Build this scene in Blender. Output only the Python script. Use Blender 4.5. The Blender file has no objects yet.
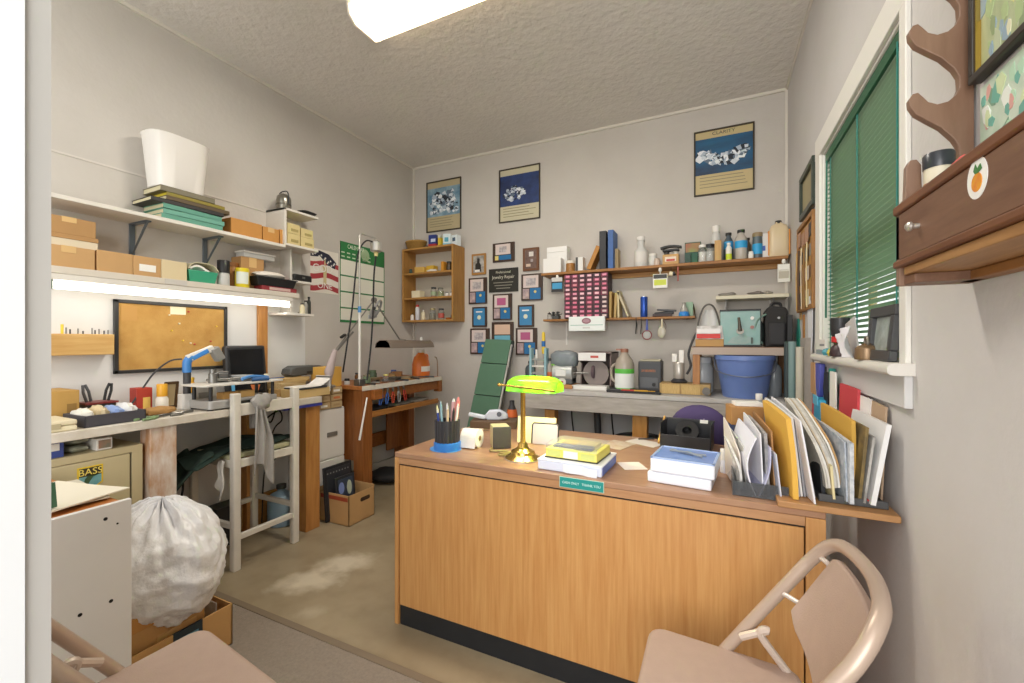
import bpy, bmesh, math, random
from mathutils import Vector, Matrix, Euler
R = random.Random(7)
PI = math.pi
SC = bpy.context.scene
COL = SC.collection
# ---------------------------------------------------------------- camera, measured from the photograph's vanishing points
F, CX, CY, EYE = 430.0, 512.0, 341.5, 1.25
YAW = math.radians(25.4)
CAM = Vector((0, 0, EYE))
FW = Vector((-math.sin(YAW), math.cos(YAW), 0)); RT = Vector((math.cos(YAW), math.sin(YAW), 0)); UP = Vector((0, 0, 1))
def ray(u, v): return FW + RT * ((u - CX) / F) + UP * ((CY - v) / F)
def pX(u, v, X): d = ray(u, v); return CAM + d * (X / d.x)
def pY(u, v, Y): d = ray(u, v); return CAM + d * (Y / d.y)
def pZ(u, v, Z): d = ray(u, v); return CAM + d * ((Z - EYE) / d.z)
XL, XR, YB, ZC = -2.855, 0.46, 3.62, 3.06
# ---------------------------------------------------------------- materials
MATS = {}
def srgb(c):
    if isinstance(c, str):
        c = c.lstrip('#'); c = [int(c[i:i+2], 16) / 255 for i in (0, 2, 4)]
    return tuple((x / 12.92 if x <= .04045 else ((x + .055) / 1.055) ** 2.4) for x in c) + (1,)
def mat(color, rough=.6, metal=0, var=.0, scale=8, stretch=(1, 1, 1), bump=0, bscale=60, emit=0, trans=0, alpha=1, color2=None, coat=0, ecol=None, kind='noise', sss=0):
    key = (str(color), rough, metal, var, scale, stretch, bump, bscale, emit, trans, alpha, str(color2), coat, str(ecol), kind)
    if key in MATS: return MATS[key]
    m = bpy.data.materials.new('mat_%03d' % len(MATS)); m.use_nodes = True
    nt = m.node_tree; b = nt.nodes['Principled BSDF']
    c = srgb(color)
    b.inputs['Base Color'].default_value = c
    b.inputs['Roughness'].default_value = rough; b.inputs['Metallic'].default_value = metal
    b.inputs['Transmission Weight'].default_value = trans; b.inputs['Alpha'].default_value = alpha
    b.inputs['Coat Weight'].default_value = coat
    if emit:
        b.inputs['Emission Color'].default_value = srgb(ecol or color); b.inputs['Emission Strength'].default_value = emit
    if var or color2 or bump:
        tc = nt.nodes.new('ShaderNodeTexCoord'); mp = nt.nodes.new('ShaderNodeMapping')
        mp.inputs['Scale'].default_value = stretch
        nt.links.new(tc.outputs['Object'], mp.inputs['Vector'])
        if var or color2:
            if kind == 'wave':
                n = nt.nodes.new('ShaderNodeTexWave'); n.inputs['Scale'].default_value = scale; n.inputs['Distortion'].default_value = 6; n.inputs['Detail'].default_value = 3
            else:
                n = nt.nodes.new('ShaderNodeTexNoise'); n.inputs['Scale'].default_value = scale; n.inputs['Detail'].default_value = 6; n.inputs['Roughness'].default_value = .6
            nt.links.new(mp.outputs['Vector'], n.inputs['Vector'])
            mx = nt.nodes.new('ShaderNodeMix'); mx.data_type = 'RGBA'
            c2 = srgb(color2) if color2 else tuple(x * (1 - var) for x in c[:3]) + (1,)
            mr = nt.nodes.new('ShaderNodeMapRange'); mr.inputs[1].default_value = .3; mr.inputs[2].default_value = .7
            nt.links.new(n.outputs[0], mr.inputs[0])
            nt.links.new(mr.outputs[0], mx.inputs[0]); mx.inputs[6].default_value = c; mx.inputs[7].default_value = c2
            nt.links.new(mx.outputs[2], b.inputs['Base Color'])
        if bump:
            n2 = nt.nodes.new('ShaderNodeTexNoise'); n2.inputs['Scale'].default_value = bscale; n2.inputs['Detail'].default_value = 4
            nt.links.new(mp.outputs['Vector'], n2.inputs['Vector'])
            bp = nt.nodes.new('ShaderNodeBump'); bp.inputs['Strength'].default_value = bump; bp.inputs['Distance'].default_value = .01
            nt.links.new(n2.outputs[0], bp.inputs['Height']); nt.links.new(bp.outputs[0], b.inputs['Normal'])
    MATS[key] = m
    return m
def wood(c, c2, scale=6, axis='z', rough=.5, coat=0):
    st = {'x': (1, 9, 9), 'y': (9, 1, 9), 'z': (9, 9, 1)}[axis]
    return mat(c, rough, color2=c2, scale=scale, stretch=st, coat=coat)
WHITE = mat('#e9e6e0', .5); WHITEP = mat('#e4dfd5', .55, var=.12, scale=5); BLACK = mat('#1d1d1e', .45); DGREY = mat('#3a3b3d', .5)
GREY = mat('#8b8b89', .5); LGREY = mat('#bdbcb8', .5); CREAM = mat('#e6dcbc', .6); CHROME = mat('#c9c9c7', .25, 1); STEEL = mat('#8f8e8a', .4, 1)
BRASS = mat('#cfab5c', .24, 1); CARD = mat('#c9a06c', .8, var=.12, scale=4); CARD2 = mat('#b98f5c', .8, var=.15, scale=4); KRAFT = mat('#a87a44', .8)
OAK = wood('#c08a4c', '#a87038', 5, 'z'); OAKX = wood('#b98749', '#9c6b34', 5, 'x'); OAKY = wood('#b98749', '#9c6b34', 5, 'y')
PINE = wood('#c9a468', '#b78d50', 5, 'z'); PINEX = wood('#c9a468', '#b78d50', 5, 'x'); PINEY = wood('#c9a468', '#b78d50', 5, 'y')
BENCHW = wood('#9a5f2c', '#7c4519', 5, 'y'); BENCHZ = wood('#9a5f2c', '#7c4519', 5, 'z')
PAPER = mat('#efede6', .8); BLUE = mat('#2f6fb4', .5); SKYB = mat('#3f9fd0', .5); GREEN = mat('#2f6b3f', .5); TEAL = mat('#2a8f86', .5)
RED = mat('#b3302a', .5); YEL = mat('#e3c23c', .5); ORANGE = mat('#d9822b', .5); PINK = mat('#d98ea0', .6); NAVY = mat('#25325c', .5); BROWN = mat('#5b3a24', .5)
GLASS = mat('#e8efee', .08, trans=.85, alpha=.55); CLEARP = mat('#dfe6ea', .15, trans=.5, alpha=.45); FROST = mat('#e2e2de', .35, trans=.2, alpha=.9)
# ---------------------------------------------------------------- mesh builder
class MB:
    def __init__(s): s.v = []; s.f = []; s.m = []
    def _add(s, vs, fs, mi):
        o = len(s.v); s.v += [tuple(p) for p in vs]; s.f += [tuple(i + o for i in f) for f in fs]; s.m += [mi] * len(fs); return s
    def box(s, x0, x1, y0, y1, z0, z1, mi=0, M=None):
        vs = [Vector((x, y, z)) for z in (z0, z1) for y in (y0, y1) for x in (x0, x1)]
        if M is not None: vs = [M @ p for p in vs]
        return s._add(vs, [(0, 2, 3, 1), (4, 5, 7, 6), (0, 1, 5, 4), (2, 6, 7, 3), (0, 4, 6, 2), (1, 3, 7, 5)], mi)
    def hexa(s, b, t, mi=0):      # four bottom and four top corners, both counter-clockwise
        return s._add(list(b) + list(t), [(3, 2, 1, 0), (4, 5, 6, 7), (0, 1, 5, 4), (1, 2, 6, 5), (2, 3, 7, 6), (3, 0, 4, 7)], mi)
    def bar(s, p0, p1, w, h, mi=0, up=(0, 0, 1)):
        p0, p1 = Vector(p0), Vector(p1); d = (p1 - p0).normalized(); u = Vector(up)
        if abs(d.dot(u)) > .98: u = Vector((1, 0, 0))
        sd = d.cross(u).normalized(); u = sd.cross(d)
        q = [sd * (-w / 2) + u * (-h / 2), sd * (w / 2) + u * (-h / 2), sd * (w / 2) + u * (h / 2), sd * (-w / 2) + u * (h / 2)]
        return s._add([p0 + a for a in q] + [p1 + a for a in q], [(0, 1, 2, 3), (7, 6, 5, 4), (0, 4, 5, 1), (1, 5, 6, 2), (2, 6, 7, 3), (3, 7, 4, 0)], mi)
    def lathe(s, prof, c=(0, 0, 0), n=20, sx=1, sy=1, mi=0, M=None, sq=0):
        vs = []; fs = []
        for r, z in prof:
            for k in range(n):
                a = 2 * PI * k / n; ca, sa = math.cos(a), math.sin(a)
                if sq:
                    e = (abs(ca) ** sq + abs(sa) ** sq) ** (-1 / sq); ca *= e; sa *= e
                p = Vector((r * ca * sx, r * sa * sy, z))
                vs.append((M @ p if M is not None else p) + Vector(c))
        for i in range(len(prof) - 1):
            for k in range(n):
                k2 = (k + 1) % n
                fs.append((i * n + k, i * n + k2, (i + 1) * n + k2, (i + 1) * n + k))
        if prof[0][0] > 1e-5: fs.append(tuple(range(n - 1, -1, -1)))
        if prof[-1][0] > 1e-5: fs.append(tuple((len(prof) - 1) * n + k for k in range(n)))
        return s._add(vs, fs, mi)
    def cyl(s, p0, p1, r0, r1=None, n=14, mi=0):
        r1 = r0 if r1 is None else r1
        p0, p1 = Vector(p0), Vector(p1); d = p1 - p0
        M = d.to_track_quat('Z', 'Y').to_matrix()
        return s.lathe([(r0, 0), (r1, d.length)], p0, n, mi=mi, M=M)
    def tube(s, pts, r, n=8, mi=0, closed=False, cat=False):
        pts = [Vector(p) for p in pts]
        if cat: pts = smooth_path(pts, closed=closed)
        rs = r if isinstance(r, (list, tuple)) else [r] * len(pts)
        if len(rs) != len(pts): rs = [rs[0] + (rs[-1] - rs[0]) * i / (len(pts) - 1) for i in range(len(pts))]
        vs = []; fs = []; L = len(pts); prev = None
        for i, p in enumerate(pts):
            a = pts[i - 1] if (i > 0 or closed) else p; b = pts[(i + 1) % L] if (i < L - 1 or closed) else p
            t = (b - a).normalized()
            if prev is None:
                ref = Vector((0, 0, 1)) if abs(t.z) < .9 else Vector((1, 0, 0)); nrm = t.cross(ref).normalized()
            else:
                nrm = (prev - t * prev.dot(t)).normalized()
            prev = nrm; bi = t.cross(nrm)
            for k in range(n):
                q = 2 * PI * k / n; vs.append(p + (nrm * math.cos(q) + bi * math.sin(q)) * rs[i])
        for i in range(L if closed else L - 1):
            j = (i + 1) % L
            for k in range(n):
                k2 = (k + 1) % n; fs.append((i * n + k, i * n + k2, j * n + k2, j * n + k))
        if not closed: fs += [tuple(range(n - 1, -1, -1)), tuple((L - 1) * n + k for k in range(n))]
        return s._add(vs, fs, mi)
    def prism(s, poly, a0, a1, ax='y', mi=0):
        def P(p, a): return (p[0], a, p[1]) if ax == 'y' else ((a, p[0], p[1]) if ax == 'x' else (p[0], p[1], a))
        n = len(poly); vs = [P(p, a0) for p in poly] + [P(p, a1) for p in poly]
        fs = [tuple(range(n)), tuple(range(2 * n - 1, n - 1, -1))] + [(i, i + n, (i + 1) % n + n, (i + 1) % n) for i in range(n)]
        return s._add(vs, fs, mi)
    def ell(s, c, r, n=16, m=10, mi=0, M=None, f=None):
        prof = [(math.sin(PI * i / m), -math.cos(PI * i / m)) for i in range(m + 1)]
        vs = []; fs = []
        for pr, z in prof:
            for k in range(n):
                a = 2 * PI * k / n; d = Vector((pr * math.cos(a), pr * math.sin(a), z)); g = f(d) if f else 1
                p = Vector((d.x * r[0], d.y * r[1], d.z * r[2])) * g
                vs.append((M @ p if M is not None else p) + Vector(c))
        for i in range(m):
            for k in range(n):
                k2 = (k + 1) % n; fs.append((i * n + k, i * n + k2, (i + 1) * n + k2, (i + 1) * n + k))
        return s._add(vs, fs, mi)
    def sheet(s, fn, nu, nv, th=.002, mi=0):     # fn(a,b) -> point; a thin closed skin with real thickness along its normals
        g = [[Vector(fn(i / nu, j / nv)) for j in range(nv + 1)] for i in range(nu + 1)]
        top = []; bot = []
        for i in range(nu + 1):
            for j in range(nv + 1):
                a = g[min(i + 1, nu)][j] - g[max(i - 1, 0)][j]; b = g[i][min(j + 1, nv)] - g[i][max(j - 1, 0)]
                nm = a.cross(b); nm = nm.normalized() if nm.length > 1e-9 else Vector((0, 0, 1))
                top.append(g[i][j] + nm * th / 2); bot.append(g[i][j] - nm * th / 2)
        N = (nu + 1) * (nv + 1); fs = []
        I = lambda i, j: i * (nv + 1) + j
        for i in range(nu):
            for j in range(nv):
                fs.append((I(i, j), I(i + 1, j), I(i + 1, j + 1), I(i, j + 1)))
                fs.append((N + I(i, j), N + I(i, j + 1), N + I(i + 1, j + 1), N + I(i + 1, j)))
        for i in range(nu):
            fs.append((I(i, 0), N + I(i, 0), N + I(i + 1, 0), I(i + 1, 0))); fs.append((I(i, nv), I(i + 1, nv), N + I(i + 1, nv), N + I(i, nv)))
        for j in range(nv):
            fs.append((I(0, j), I(0, j + 1), N + I(0, j + 1), N + I(0, j))); fs.append((I(nu, j), N + I(nu, j), N + I(nu, j + 1), I(nu, j + 1)))
        return s._add(top + bot, fs, mi)
def smooth_path(P, k=6, closed=False):
    out = []; n = len(P)
    rng = range(n) if closed else range(n - 1)
    for i in rng:
        g = (lambda j: P[j % n]) if closed else (lambda j: P[max(0, min(n - 1, j))])
        a, b, c, d = g(i - 1), g(i), g(i + 1), g(i + 2)
        for q in range(k):
            t = q / k
            out.append(.5 * ((2 * b) + (c - a) * t + (2 * a - 5 * b + 4 * c - d) * t * t + (3 * b - a - 3 * c + d) * t ** 3))
    if not closed: out.append(P[-1])
    return out
def rrect(w, h, r, n=5, cx=0, cy=0):
    pts = []
    for sx, sy, a0 in ((1, 1, 0), (-1, 1, 90), (-1, -1, 180), (1, -1, 270)):
        for k in range(n + 1):
            a = math.radians(a0 + 90 * k / n); pts.append((cx + sx * (w / 2 - r) + r * math.cos(a), cy + sy * (h / 2 - r) + r * math.sin(a)))
    return pts
def mk(name, mb, mats, parent=None, bev=0, ang=40, loc=None, rot=None, subd=0, seg=2):
    me = bpy.data.meshes.new(name); me.from_pydata(mb.v, [], mb.f); me.update()
    bm = bmesh.new(); bm.from_mesh(me); bmesh.ops.recalc_face_normals(bm, faces=bm.faces); bm.to_mesh(me); bm.free()
    mats = mats if isinstance(mats, (list, tuple)) else [mats]
    for m in mats: me.materials.append(m)
    for p, i in zip(me.polygons, mb.m): p.material_index = min(i, len(mats) - 1); p.use_smooth = True
    me.set_sharp_from_angle(angle=math.radians(ang))
    o = bpy.data.objects.new(name, me); COL.objects.link(o)
    if parent: o.parent = parent
    if loc: o.location = loc
    if rot: o.rotation_euler = rot
    if bev:
        b = o.modifiers.new('bev', 'BEVEL'); b.width = bev; b.segments = seg; b.limit_method = 'ANGLE'; b.angle_limit = math.radians(50)
    if subd:
        b = o.modifiers.new('sub', 'SUBSURF'); b.levels = subd; b.render_levels = subd
    return o
def tag(o, label, cat, group=None, kind=None):
    o['label'] = label; o['category'] = cat
    if group: o['group'] = group
    if kind: o['kind'] = kind
    return o
def thing(name, label, cat, loc, rz=0, group=None, rot=None):
    o = bpy.data.objects.new(name, None); o.empty_display_size = .05; COL.objects.link(o)
    o.location = loc; o.rotation_euler = rot or (0, 0, rz)
    return tag(o, label, cat, group)
def leafmat(color, k=.5, rough=.45):      # thin plastic that lets light through: diffuse mixed with translucent
    m = bpy.data.materials.new('translucent_%s' % color.strip('#')); m.use_nodes = True; nt = m.node_tree; nt.nodes.remove(nt.nodes['Principled BSDF'])
    o = nt.nodes['Material Output']; d = nt.nodes.new('ShaderNodeBsdfDiffuse'); t = nt.nodes.new('ShaderNodeBsdfTranslucent'); g = nt.nodes.new('ShaderNodeBsdfGlossy'); x = nt.nodes.new('ShaderNodeMixShader'); y = nt.nodes.new('ShaderNodeMixShader')
    d.inputs[0].default_value = srgb(color); t.inputs[0].default_value = srgb(color); g.inputs['Roughness'].default_value = rough; x.inputs[0].default_value = k; y.inputs[0].default_value = .06
    nt.links.new(d.outputs[0], x.inputs[1]); nt.links.new(t.outputs[0], x.inputs[2]); nt.links.new(x.outputs[0], y.inputs[1]); nt.links.new(g.outputs[0], y.inputs[2]); nt.links.new(y.outputs[0], o.inputs[0])
    return m
def solo(name, label, cat, mb, mats, loc=(0, 0, 0), rz=0, group=None, rot=None, **k):
    o = mk(name, mb, mats, loc=loc, rot=rot or (0, 0, rz), **k); return tag(o, label, cat, group)
def struct(name, mb, mats, parent=None, **k):
    o = mk(name, mb, mats, parent, **k); o['kind'] = 'structure'; return o
def text(name, s, size, mt, parent, loc, rot=(PI / 2, 0, 0), align='CENTER', ext=.0006, sx=1):
    cu = bpy.data.curves.new(name, 'FONT'); cu.body = s; cu.size = size; cu.align_x = align; cu.align_y = 'CENTER'; cu.extrude = ext
    cu.resolution_u = 3; cu.materials.append(mt)
    tmp = bpy.data.objects.new('tmp_text', cu); COL.objects.link(tmp)
    bpy.context.view_layer.update()
    me = bpy.data.meshes.new_from_object(tmp.evaluated_get(bpy.context.evaluated_depsgraph_get())); me.name = name
    bpy.data.objects.remove(tmp); bpy.data.curves.remove(cu)
    o = bpy.data.objects.new(name, me); COL.objects.link(o); o.parent = parent; o.location = loc; o.rotation_euler = rot; o.scale = (sx, 1, 1)
    return o
# world anchors for things seen front-on: on a plane parallel to the back wall (B), to the left wall (L)
def SB(u0, u1, vt, y, z0):
    a, b = pY(u0, CY, y).x, pY(u1, CY, y).x; return (a + b) / 2, b - a, pY((u0 + u1) / 2, vt, y).z - z0
def SL(u0, u1, vt, x, z0):
    a, b = pX(u0, CY, x).y, pX(u1, CY, x).y; return (a + b) / 2, b - a, pX((u0 + u1) / 2, vt, x).z - z0
# ---------------------------------------------------------------- small object makers (front faces local -Y)
def carton(name, label, cat, loc, w, d, h, rz=0, m=CARD, group=None, tape=True, lid=0, lm=None, stick=None):
    t = thing(name, label, cat, loc, rz, group)
    b = MB().box(-w/2, w/2, -d/2, d/2, 0, h - (lid or 0)); mk('body', b, m, t, bev=.002)
    if lid: mk('lid', MB().box(-w/2-.002, w/2+.002, -d/2-.002, d/2+.002, h - lid, h), lm or m, t, bev=.0015)
    if tape:
        q = MB().box(-min(.025, w*.2), min(.025, w*.2), -d/2-.0012, d/2+.0012, h-.001, h+.0012); q.box(-min(.025, w*.2), min(.025, w*.2), -d/2-.0014, -d/2, h*.7, h); mk('tape', q, mat('#d6b27a', .3), t)
    if stick:
        x0, x1, z0, z1, sm = stick; mk('label', MB().box(x0*w, x1*w, -d/2-.0025, -d/2, z0*h, z1*h), sm, t)
    return t
def jar(name, label, cat, loc, r, h, glass=GLASS, lidm=BLACK, fill=None, lab=None, group=None, fh=.7, neck=.8, lh=.16):
    t = thing(name, label, cat, loc, 0, group)
    hb = h * (1 - lh)
    mk('body', MB().lathe([(r*.9, 0), (r, h*.04), (r, hb*.82), (r*neck, hb*.95), (r*neck, hb)], n=18), glass, t)
    mk('lid', MB().lathe([(r*neck*1.06, hb), (r*neck*1.08, hb + .004), (r*neck*1.08, h-.003), (r*neck, h)], n=18), lidm, t)
    if fill: mk('contents', MB().lathe([(r*.86, .004), (r*.9, .008), (r*.9, hb*fh)], n=14), fill, t)
    if lab:
        mk('label', MB().lathe([(r*1.012, hb*.2), (r*1.015, hb*.21), (r*1.015, hb*.66), (r*1.012, hb*.67)], n=18), lab, t)
    return t
def bottle(name, label, cat, loc, r, h, m, cap=WHITE, lab=None, group=None, neck=.35, sh=.68, caph=.1, sx=1, sy=1, rz=0, l0=.15, l1=.5):
    t = thing(name, label, cat, loc, rz, group)
    mk('body', MB().lathe([(r*.92, 0), (r, h*.02), (r, h*sh), (r*.8, h*(sh+.08)), (r*neck, h*(sh+.16)), (r*neck, h*(1-caph*.7))], n=18, sx=sx, sy=sy), m, t)
    mk('cap', MB().lathe([(r*neck*1.25, h*(1-caph)), (r*neck*1.25, h*.995), (r*neck*1.1, h)], n=14, sx=min(1, sx*1.3), sy=min(1, sy*1.3)), cap, t)
    if lab: mk('label', MB().lathe([(r*1.01, h*l0), (r*1.015, h*(l0+.005)), (r*1.015, h*(l1-.005)), (r*1.01, h*l1)], n=18, sx=sx, sy=sy), lab, t)
    return t
def leanbook(name, label, cat, loc, w, d, h, m, pages=PAPER, tilt=0, rz=0, group=None):   # w = spine thickness
    t = thing(name, label, cat, loc, rz, group, rot=(0, tilt, rz))
    b = MB().box(-w/2, -w/2+.003, -d/2, d/2, 0, h).box(w/2-.003, w/2, -d/2, d/2, 0, h).box(-w/2, w/2, -d/2, -d/2+.003, 0, h)
    mk('cover', b, m, t, bev=.001); mk('pages', MB().box(-w/2+.003, w/2-.003, -d/2+.003, d/2-.005, .004, h-.004), pages, t)
    return t
# ================================================================ THE SETTING
def wallmat(c, c2, bump=.15):
    m = mat(c, .75, color2=c2, scale=1.3, bump=bump, bscale=35); return m
WM = wallmat('#cbc6bf', '#c0bab2'); WMR = wallmat('#d3d1d0', '#c9c6c3')
def floor_mat():
    m = bpy.data.materials.new('concrete'); m.use_nodes = True; nt = m.node_tree; b = nt.nodes['Principled BSDF']
    tc = nt.nodes.new('ShaderNodeTexCoord')
    def noise(sc, det=6):
        n = nt.nodes.new('ShaderNodeTexNoise'); n.inputs['Scale'].default_value = sc; n.inputs['Detail'].default_value = det
        nt.links.new(tc.outputs['Object'], n.inputs['Vector']); return n
    def mix(fac, a, c):
        x = nt.nodes.new('ShaderNodeMix'); x.data_type = 'RGBA'
        nt.links.new(fac, x.inputs[0])
        for k, q in ((6, a), (7, c)):
            if isinstance(q, tuple): x.inputs[k].default_value = q
            else: nt.links.new(q, x.inputs[k])
        return x.outputs[2]
    def rng(o, lo, hi, a=0, c=1):
        x = nt.nodes.new('ShaderNodeMapRange'); x.inputs[1].default_value = lo; x.inputs[2].default_value = hi; x.inputs[3].default_value = a; x.inputs[4].default_value = c
        nt.links.new(o, x.inputs[0]); return x.outputs[0]
    base = mix(rng(noise(1.6).outputs[0], .35, .65), srgb('#93846a'), srgb('#a5967b'))
    base = mix(rng(noise(9).outputs[0], .45, .8, 0, .5), base, srgb('#7f7058'))
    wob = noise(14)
    for (u, v, rx, ry, s) in ((345, 563, .17, .115, .7), (309, 581, .18, .115, .7), (312, 612, .07, .05, .25)):    # soft-edged pale ovals mixed into the concrete colour
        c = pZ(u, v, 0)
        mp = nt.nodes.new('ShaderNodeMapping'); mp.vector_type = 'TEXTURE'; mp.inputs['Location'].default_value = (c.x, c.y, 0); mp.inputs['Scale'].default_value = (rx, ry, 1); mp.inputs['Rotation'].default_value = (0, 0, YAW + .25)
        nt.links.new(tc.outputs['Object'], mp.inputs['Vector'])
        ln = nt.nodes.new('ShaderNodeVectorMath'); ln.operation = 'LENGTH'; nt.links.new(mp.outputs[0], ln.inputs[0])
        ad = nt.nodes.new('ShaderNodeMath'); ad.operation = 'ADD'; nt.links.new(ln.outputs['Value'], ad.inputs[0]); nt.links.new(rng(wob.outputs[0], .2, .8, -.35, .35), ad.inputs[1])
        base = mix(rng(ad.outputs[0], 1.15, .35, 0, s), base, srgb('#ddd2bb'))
    nt.links.new(base, b.inputs['Base Color'])
    nt.links.new(rng(noise(5).outputs[0], .3, .7, .28, .5), b.inputs['Roughness'])
    bp = nt.nodes.new('ShaderNodeBump'); bp.inputs['Strength'].default_value = .12; nt.links.new(noise(60).outputs[0], bp.inputs['Height']); nt.links.new(bp.outputs[0], b.inputs['Normal'])
    return m
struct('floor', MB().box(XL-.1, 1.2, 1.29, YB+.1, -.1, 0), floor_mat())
struct('floor_carpet', MB().box(XL-.1, 1.2, -1.6, 1.29, -.1, .006), mat('#968a7c', .95, var=.2, scale=90, bump=.4, bscale=240))
struct('trim_1', MB().box(XL, XR, 1.275, 1.305, .0, .009), mat('#7e6f5c', .5))
struct('wall_left', MB().box(XL-.1, XL, -.3, YB+.1, 0, ZC), WM)
struct('wall_back', MB().box(XL, XR+.12, YB, YB+.1, 0, ZC), WM)
struct('ceiling', MB().box(XL-.1, XR+.12, -.3, YB+.1, ZC, ZC+.1), mat('#dedad4', .85, bump=.9, bscale=26, var=.06, scale=3))
WY0, WY1, WZ0, WZ1 = 1.503, 2.495, 1.165, 2.145
w = MB().box(XR, XR+.12, -.3, WY0, 0, ZC).box(XR, XR+.12, WY1, YB, 0, ZC).box(XR, XR+.12, WY0, WY1, 0, WZ0).box(XR, XR+.12, WY0, WY1, WZ1, ZC)
struct('wall_right', w, WMR)
# front wall stub with the door jamb the camera looks past
struct('wall_front', MB().box(-1.5, -.69, .09, .17, 0, ZC), WM)
struct('door_1', MB().box(-.69, -.600, .1716, .1906, 0, ZC).box(-.72, -.69, .17, .2, 0, ZC), mat('#b5b2ae', .6, var=.05, scale=6))
struct('trim_2', MB().box(-.69, -.597, .06, .1716, 0, ZC), mat('#dfe1e4', .4))
# thin trims where walls meet ceiling and each other
tm = mat('#d8d3c8', .6)
struct('trim_3', MB().box(XL, XL+.014, 0, YB, ZC-.02, ZC).box(XL, XR, YB-.014, YB, ZC-.02, ZC).box(XR-.012, XR, 0, YB, ZC-.018, ZC), tm)
struct('trim_4', MB().box(XL, XL+.018, YB-.018, YB, 0, ZC).box(XR-.016, XR, YB-.016, YB, 0, ZC), tm)
# faint panel joints in the left wall
struct('trim_5', MB().box(XL, XL+.004, .3, 2.0, 2.155, 2.165).box(XL, XL+.003, 1.78, 1.79, .9, 1.55), mat('#cfc9c1', .7))
struct('baseboard_back', MB().box(XL+.02, XR, YB-.015, YB, 0, .09), mat('#a9a7a4', .6))
# the bluish-painted lower walls behind the benches
struct('wall_back_panel', MB().box(-1.3, XR-.001, YB-.006, YB, .09, .88), mat('#c9cbce', .6, bump=.05))
struct('wall_left_panel', MB().box(XL, XL+.006, .5, 2.3, .0, 1.5), mat('#dad9d6', .55, var=.05, scale=3))
# ---- window
wt = mat('#eceae3', .45)
cas = MB()
cas.box(XR-.013, XR, WY0-.047, WY0, 1.08, WZ1+.1).box(XR-.013, XR, WY1, WY1+.098, WZ0, WZ1+.1).box(XR-.014, XR, WY0-.047, WY1+.098, WZ1, WZ1+.1)
cas.box(XR, XR+.11, WY0-.001, WY0+.008, WZ0, WZ1).box(XR, XR+.11, WY1-.008, WY1+.001, WZ0, WZ1).box(XR, XR+.11, WY0, WY1, WZ1-.008, WZ1+.001)
win = struct('window_1', cas, wt, bev=.003)
struct('window_sill', MB().prism(rrect(.175, .032, .014, 4, XR+.03, 1.177), WY0-.07, 2.45, ax='y'), mat('#dedad2', .45), win)
struct('window_apron', MB().box(XR-.018, XR, WY0-.055, 2.44, 1.075, 1.165), mat('#d2d1d0', .5), win, bev=.002)
sash = mat('#c7b27f', .5)
fr = MB()
fr.box(XR+.055, XR+.085, WY0, WY0+.05, WZ0, WZ1).box(XR+.055, XR+.085, WY1-.05, WY1, WZ0, WZ1).box(XR+.055, XR+.085, WY0, WY1, WZ1-.05, WZ1).box(XR+.055, XR+.085, WY0, WY1, WZ0, WZ0+.06).box(XR+.05, XR+.095, WY0, WY1, 1.60, 1.65)
fr.box(XR+.06, XR+.08, 2.02, 2.05, WZ0, WZ1)
struct('window_sash', fr, sash, win, bev=.002)
struct('window_pane', MB().box(XR+.068, XR+.071, WY0+.05, WY1-.05, WZ0+.06, WZ1-.05), mat('#eef5f2', .02, trans=1, alpha=.25), win)
# ---- outside: lawn and a neighbouring white clapboard house
struct('ground', MB().box(XR+.13, 30, -12, 30, -.35, -.3), mat('#6f8f4e', .9, var=.3, scale=4))
hs = thing('neighbouring_house', 'white clapboard house seen outside through the green window blind', 'house', (7.4, 6.5, -.3))
hb = MB(); hb.box(0, 6, -7, 7, 0, 3)
for k in range(22): hb.prism([(-.02, .1+k*.13), (0, .1+k*.13), (0, .23+k*.13)], -7, 7, ax='y')
mk('wall', hb, mat('#eef0f2', .6), hs)
mk('roof', MB().prism([(-.5, 2.95), (3, 4.9), (6.5, 2.95), (3, 3.1)], -7.4, 7.4, ax='y'), mat('#6d6f73', .8, var=.2), hs)
for yy in (-4, -.8, 2.5):
    f_ = mk('window', MB().box(-.06, 0, yy-.5, yy+.5, 1.0, 2.4), mat('#dfe3e6', .4), hs); mk('pane', MB().box(-.065, -.06, yy-.42, yy+.42, 1.08, 2.32), mat('#55636b', .1), f_)
for (x, y, s) in ((5.2, 10.5, 1.3), (5.5, 4.4, .8), (10, 17, 2.6)):
    tr = thing('garden_shrub', {10.5: 'tall green shrub outside beside the white house', 4.4: 'low green shrub outside in front of the white house', 17: 'large tree outside beyond the white house'}[y], 'shrub', (x, y, -.3))
    fb = MB(); rr = random.Random(int(y))
    for k in range(26):
        a = rr.uniform(0, 6.28); q = rr.uniform(0, .75) * s
        fb.ell((q*math.cos(a), q*math.sin(a), s*(.55+rr.uniform(0, 1.1))), (.36*s, .36*s, .32*s), 8, 6, f=lambda d: 1+rr.uniform(-.15, .15))
    mk('foliage', fb, mat('#4f7a3a', .8, var=.4, scale=6), tr, ang=10)
    mk('trunk', MB().cyl((0, 0, 0), (0, 0, s*.9), .09*s, .05*s), BROWN, tr)
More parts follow.
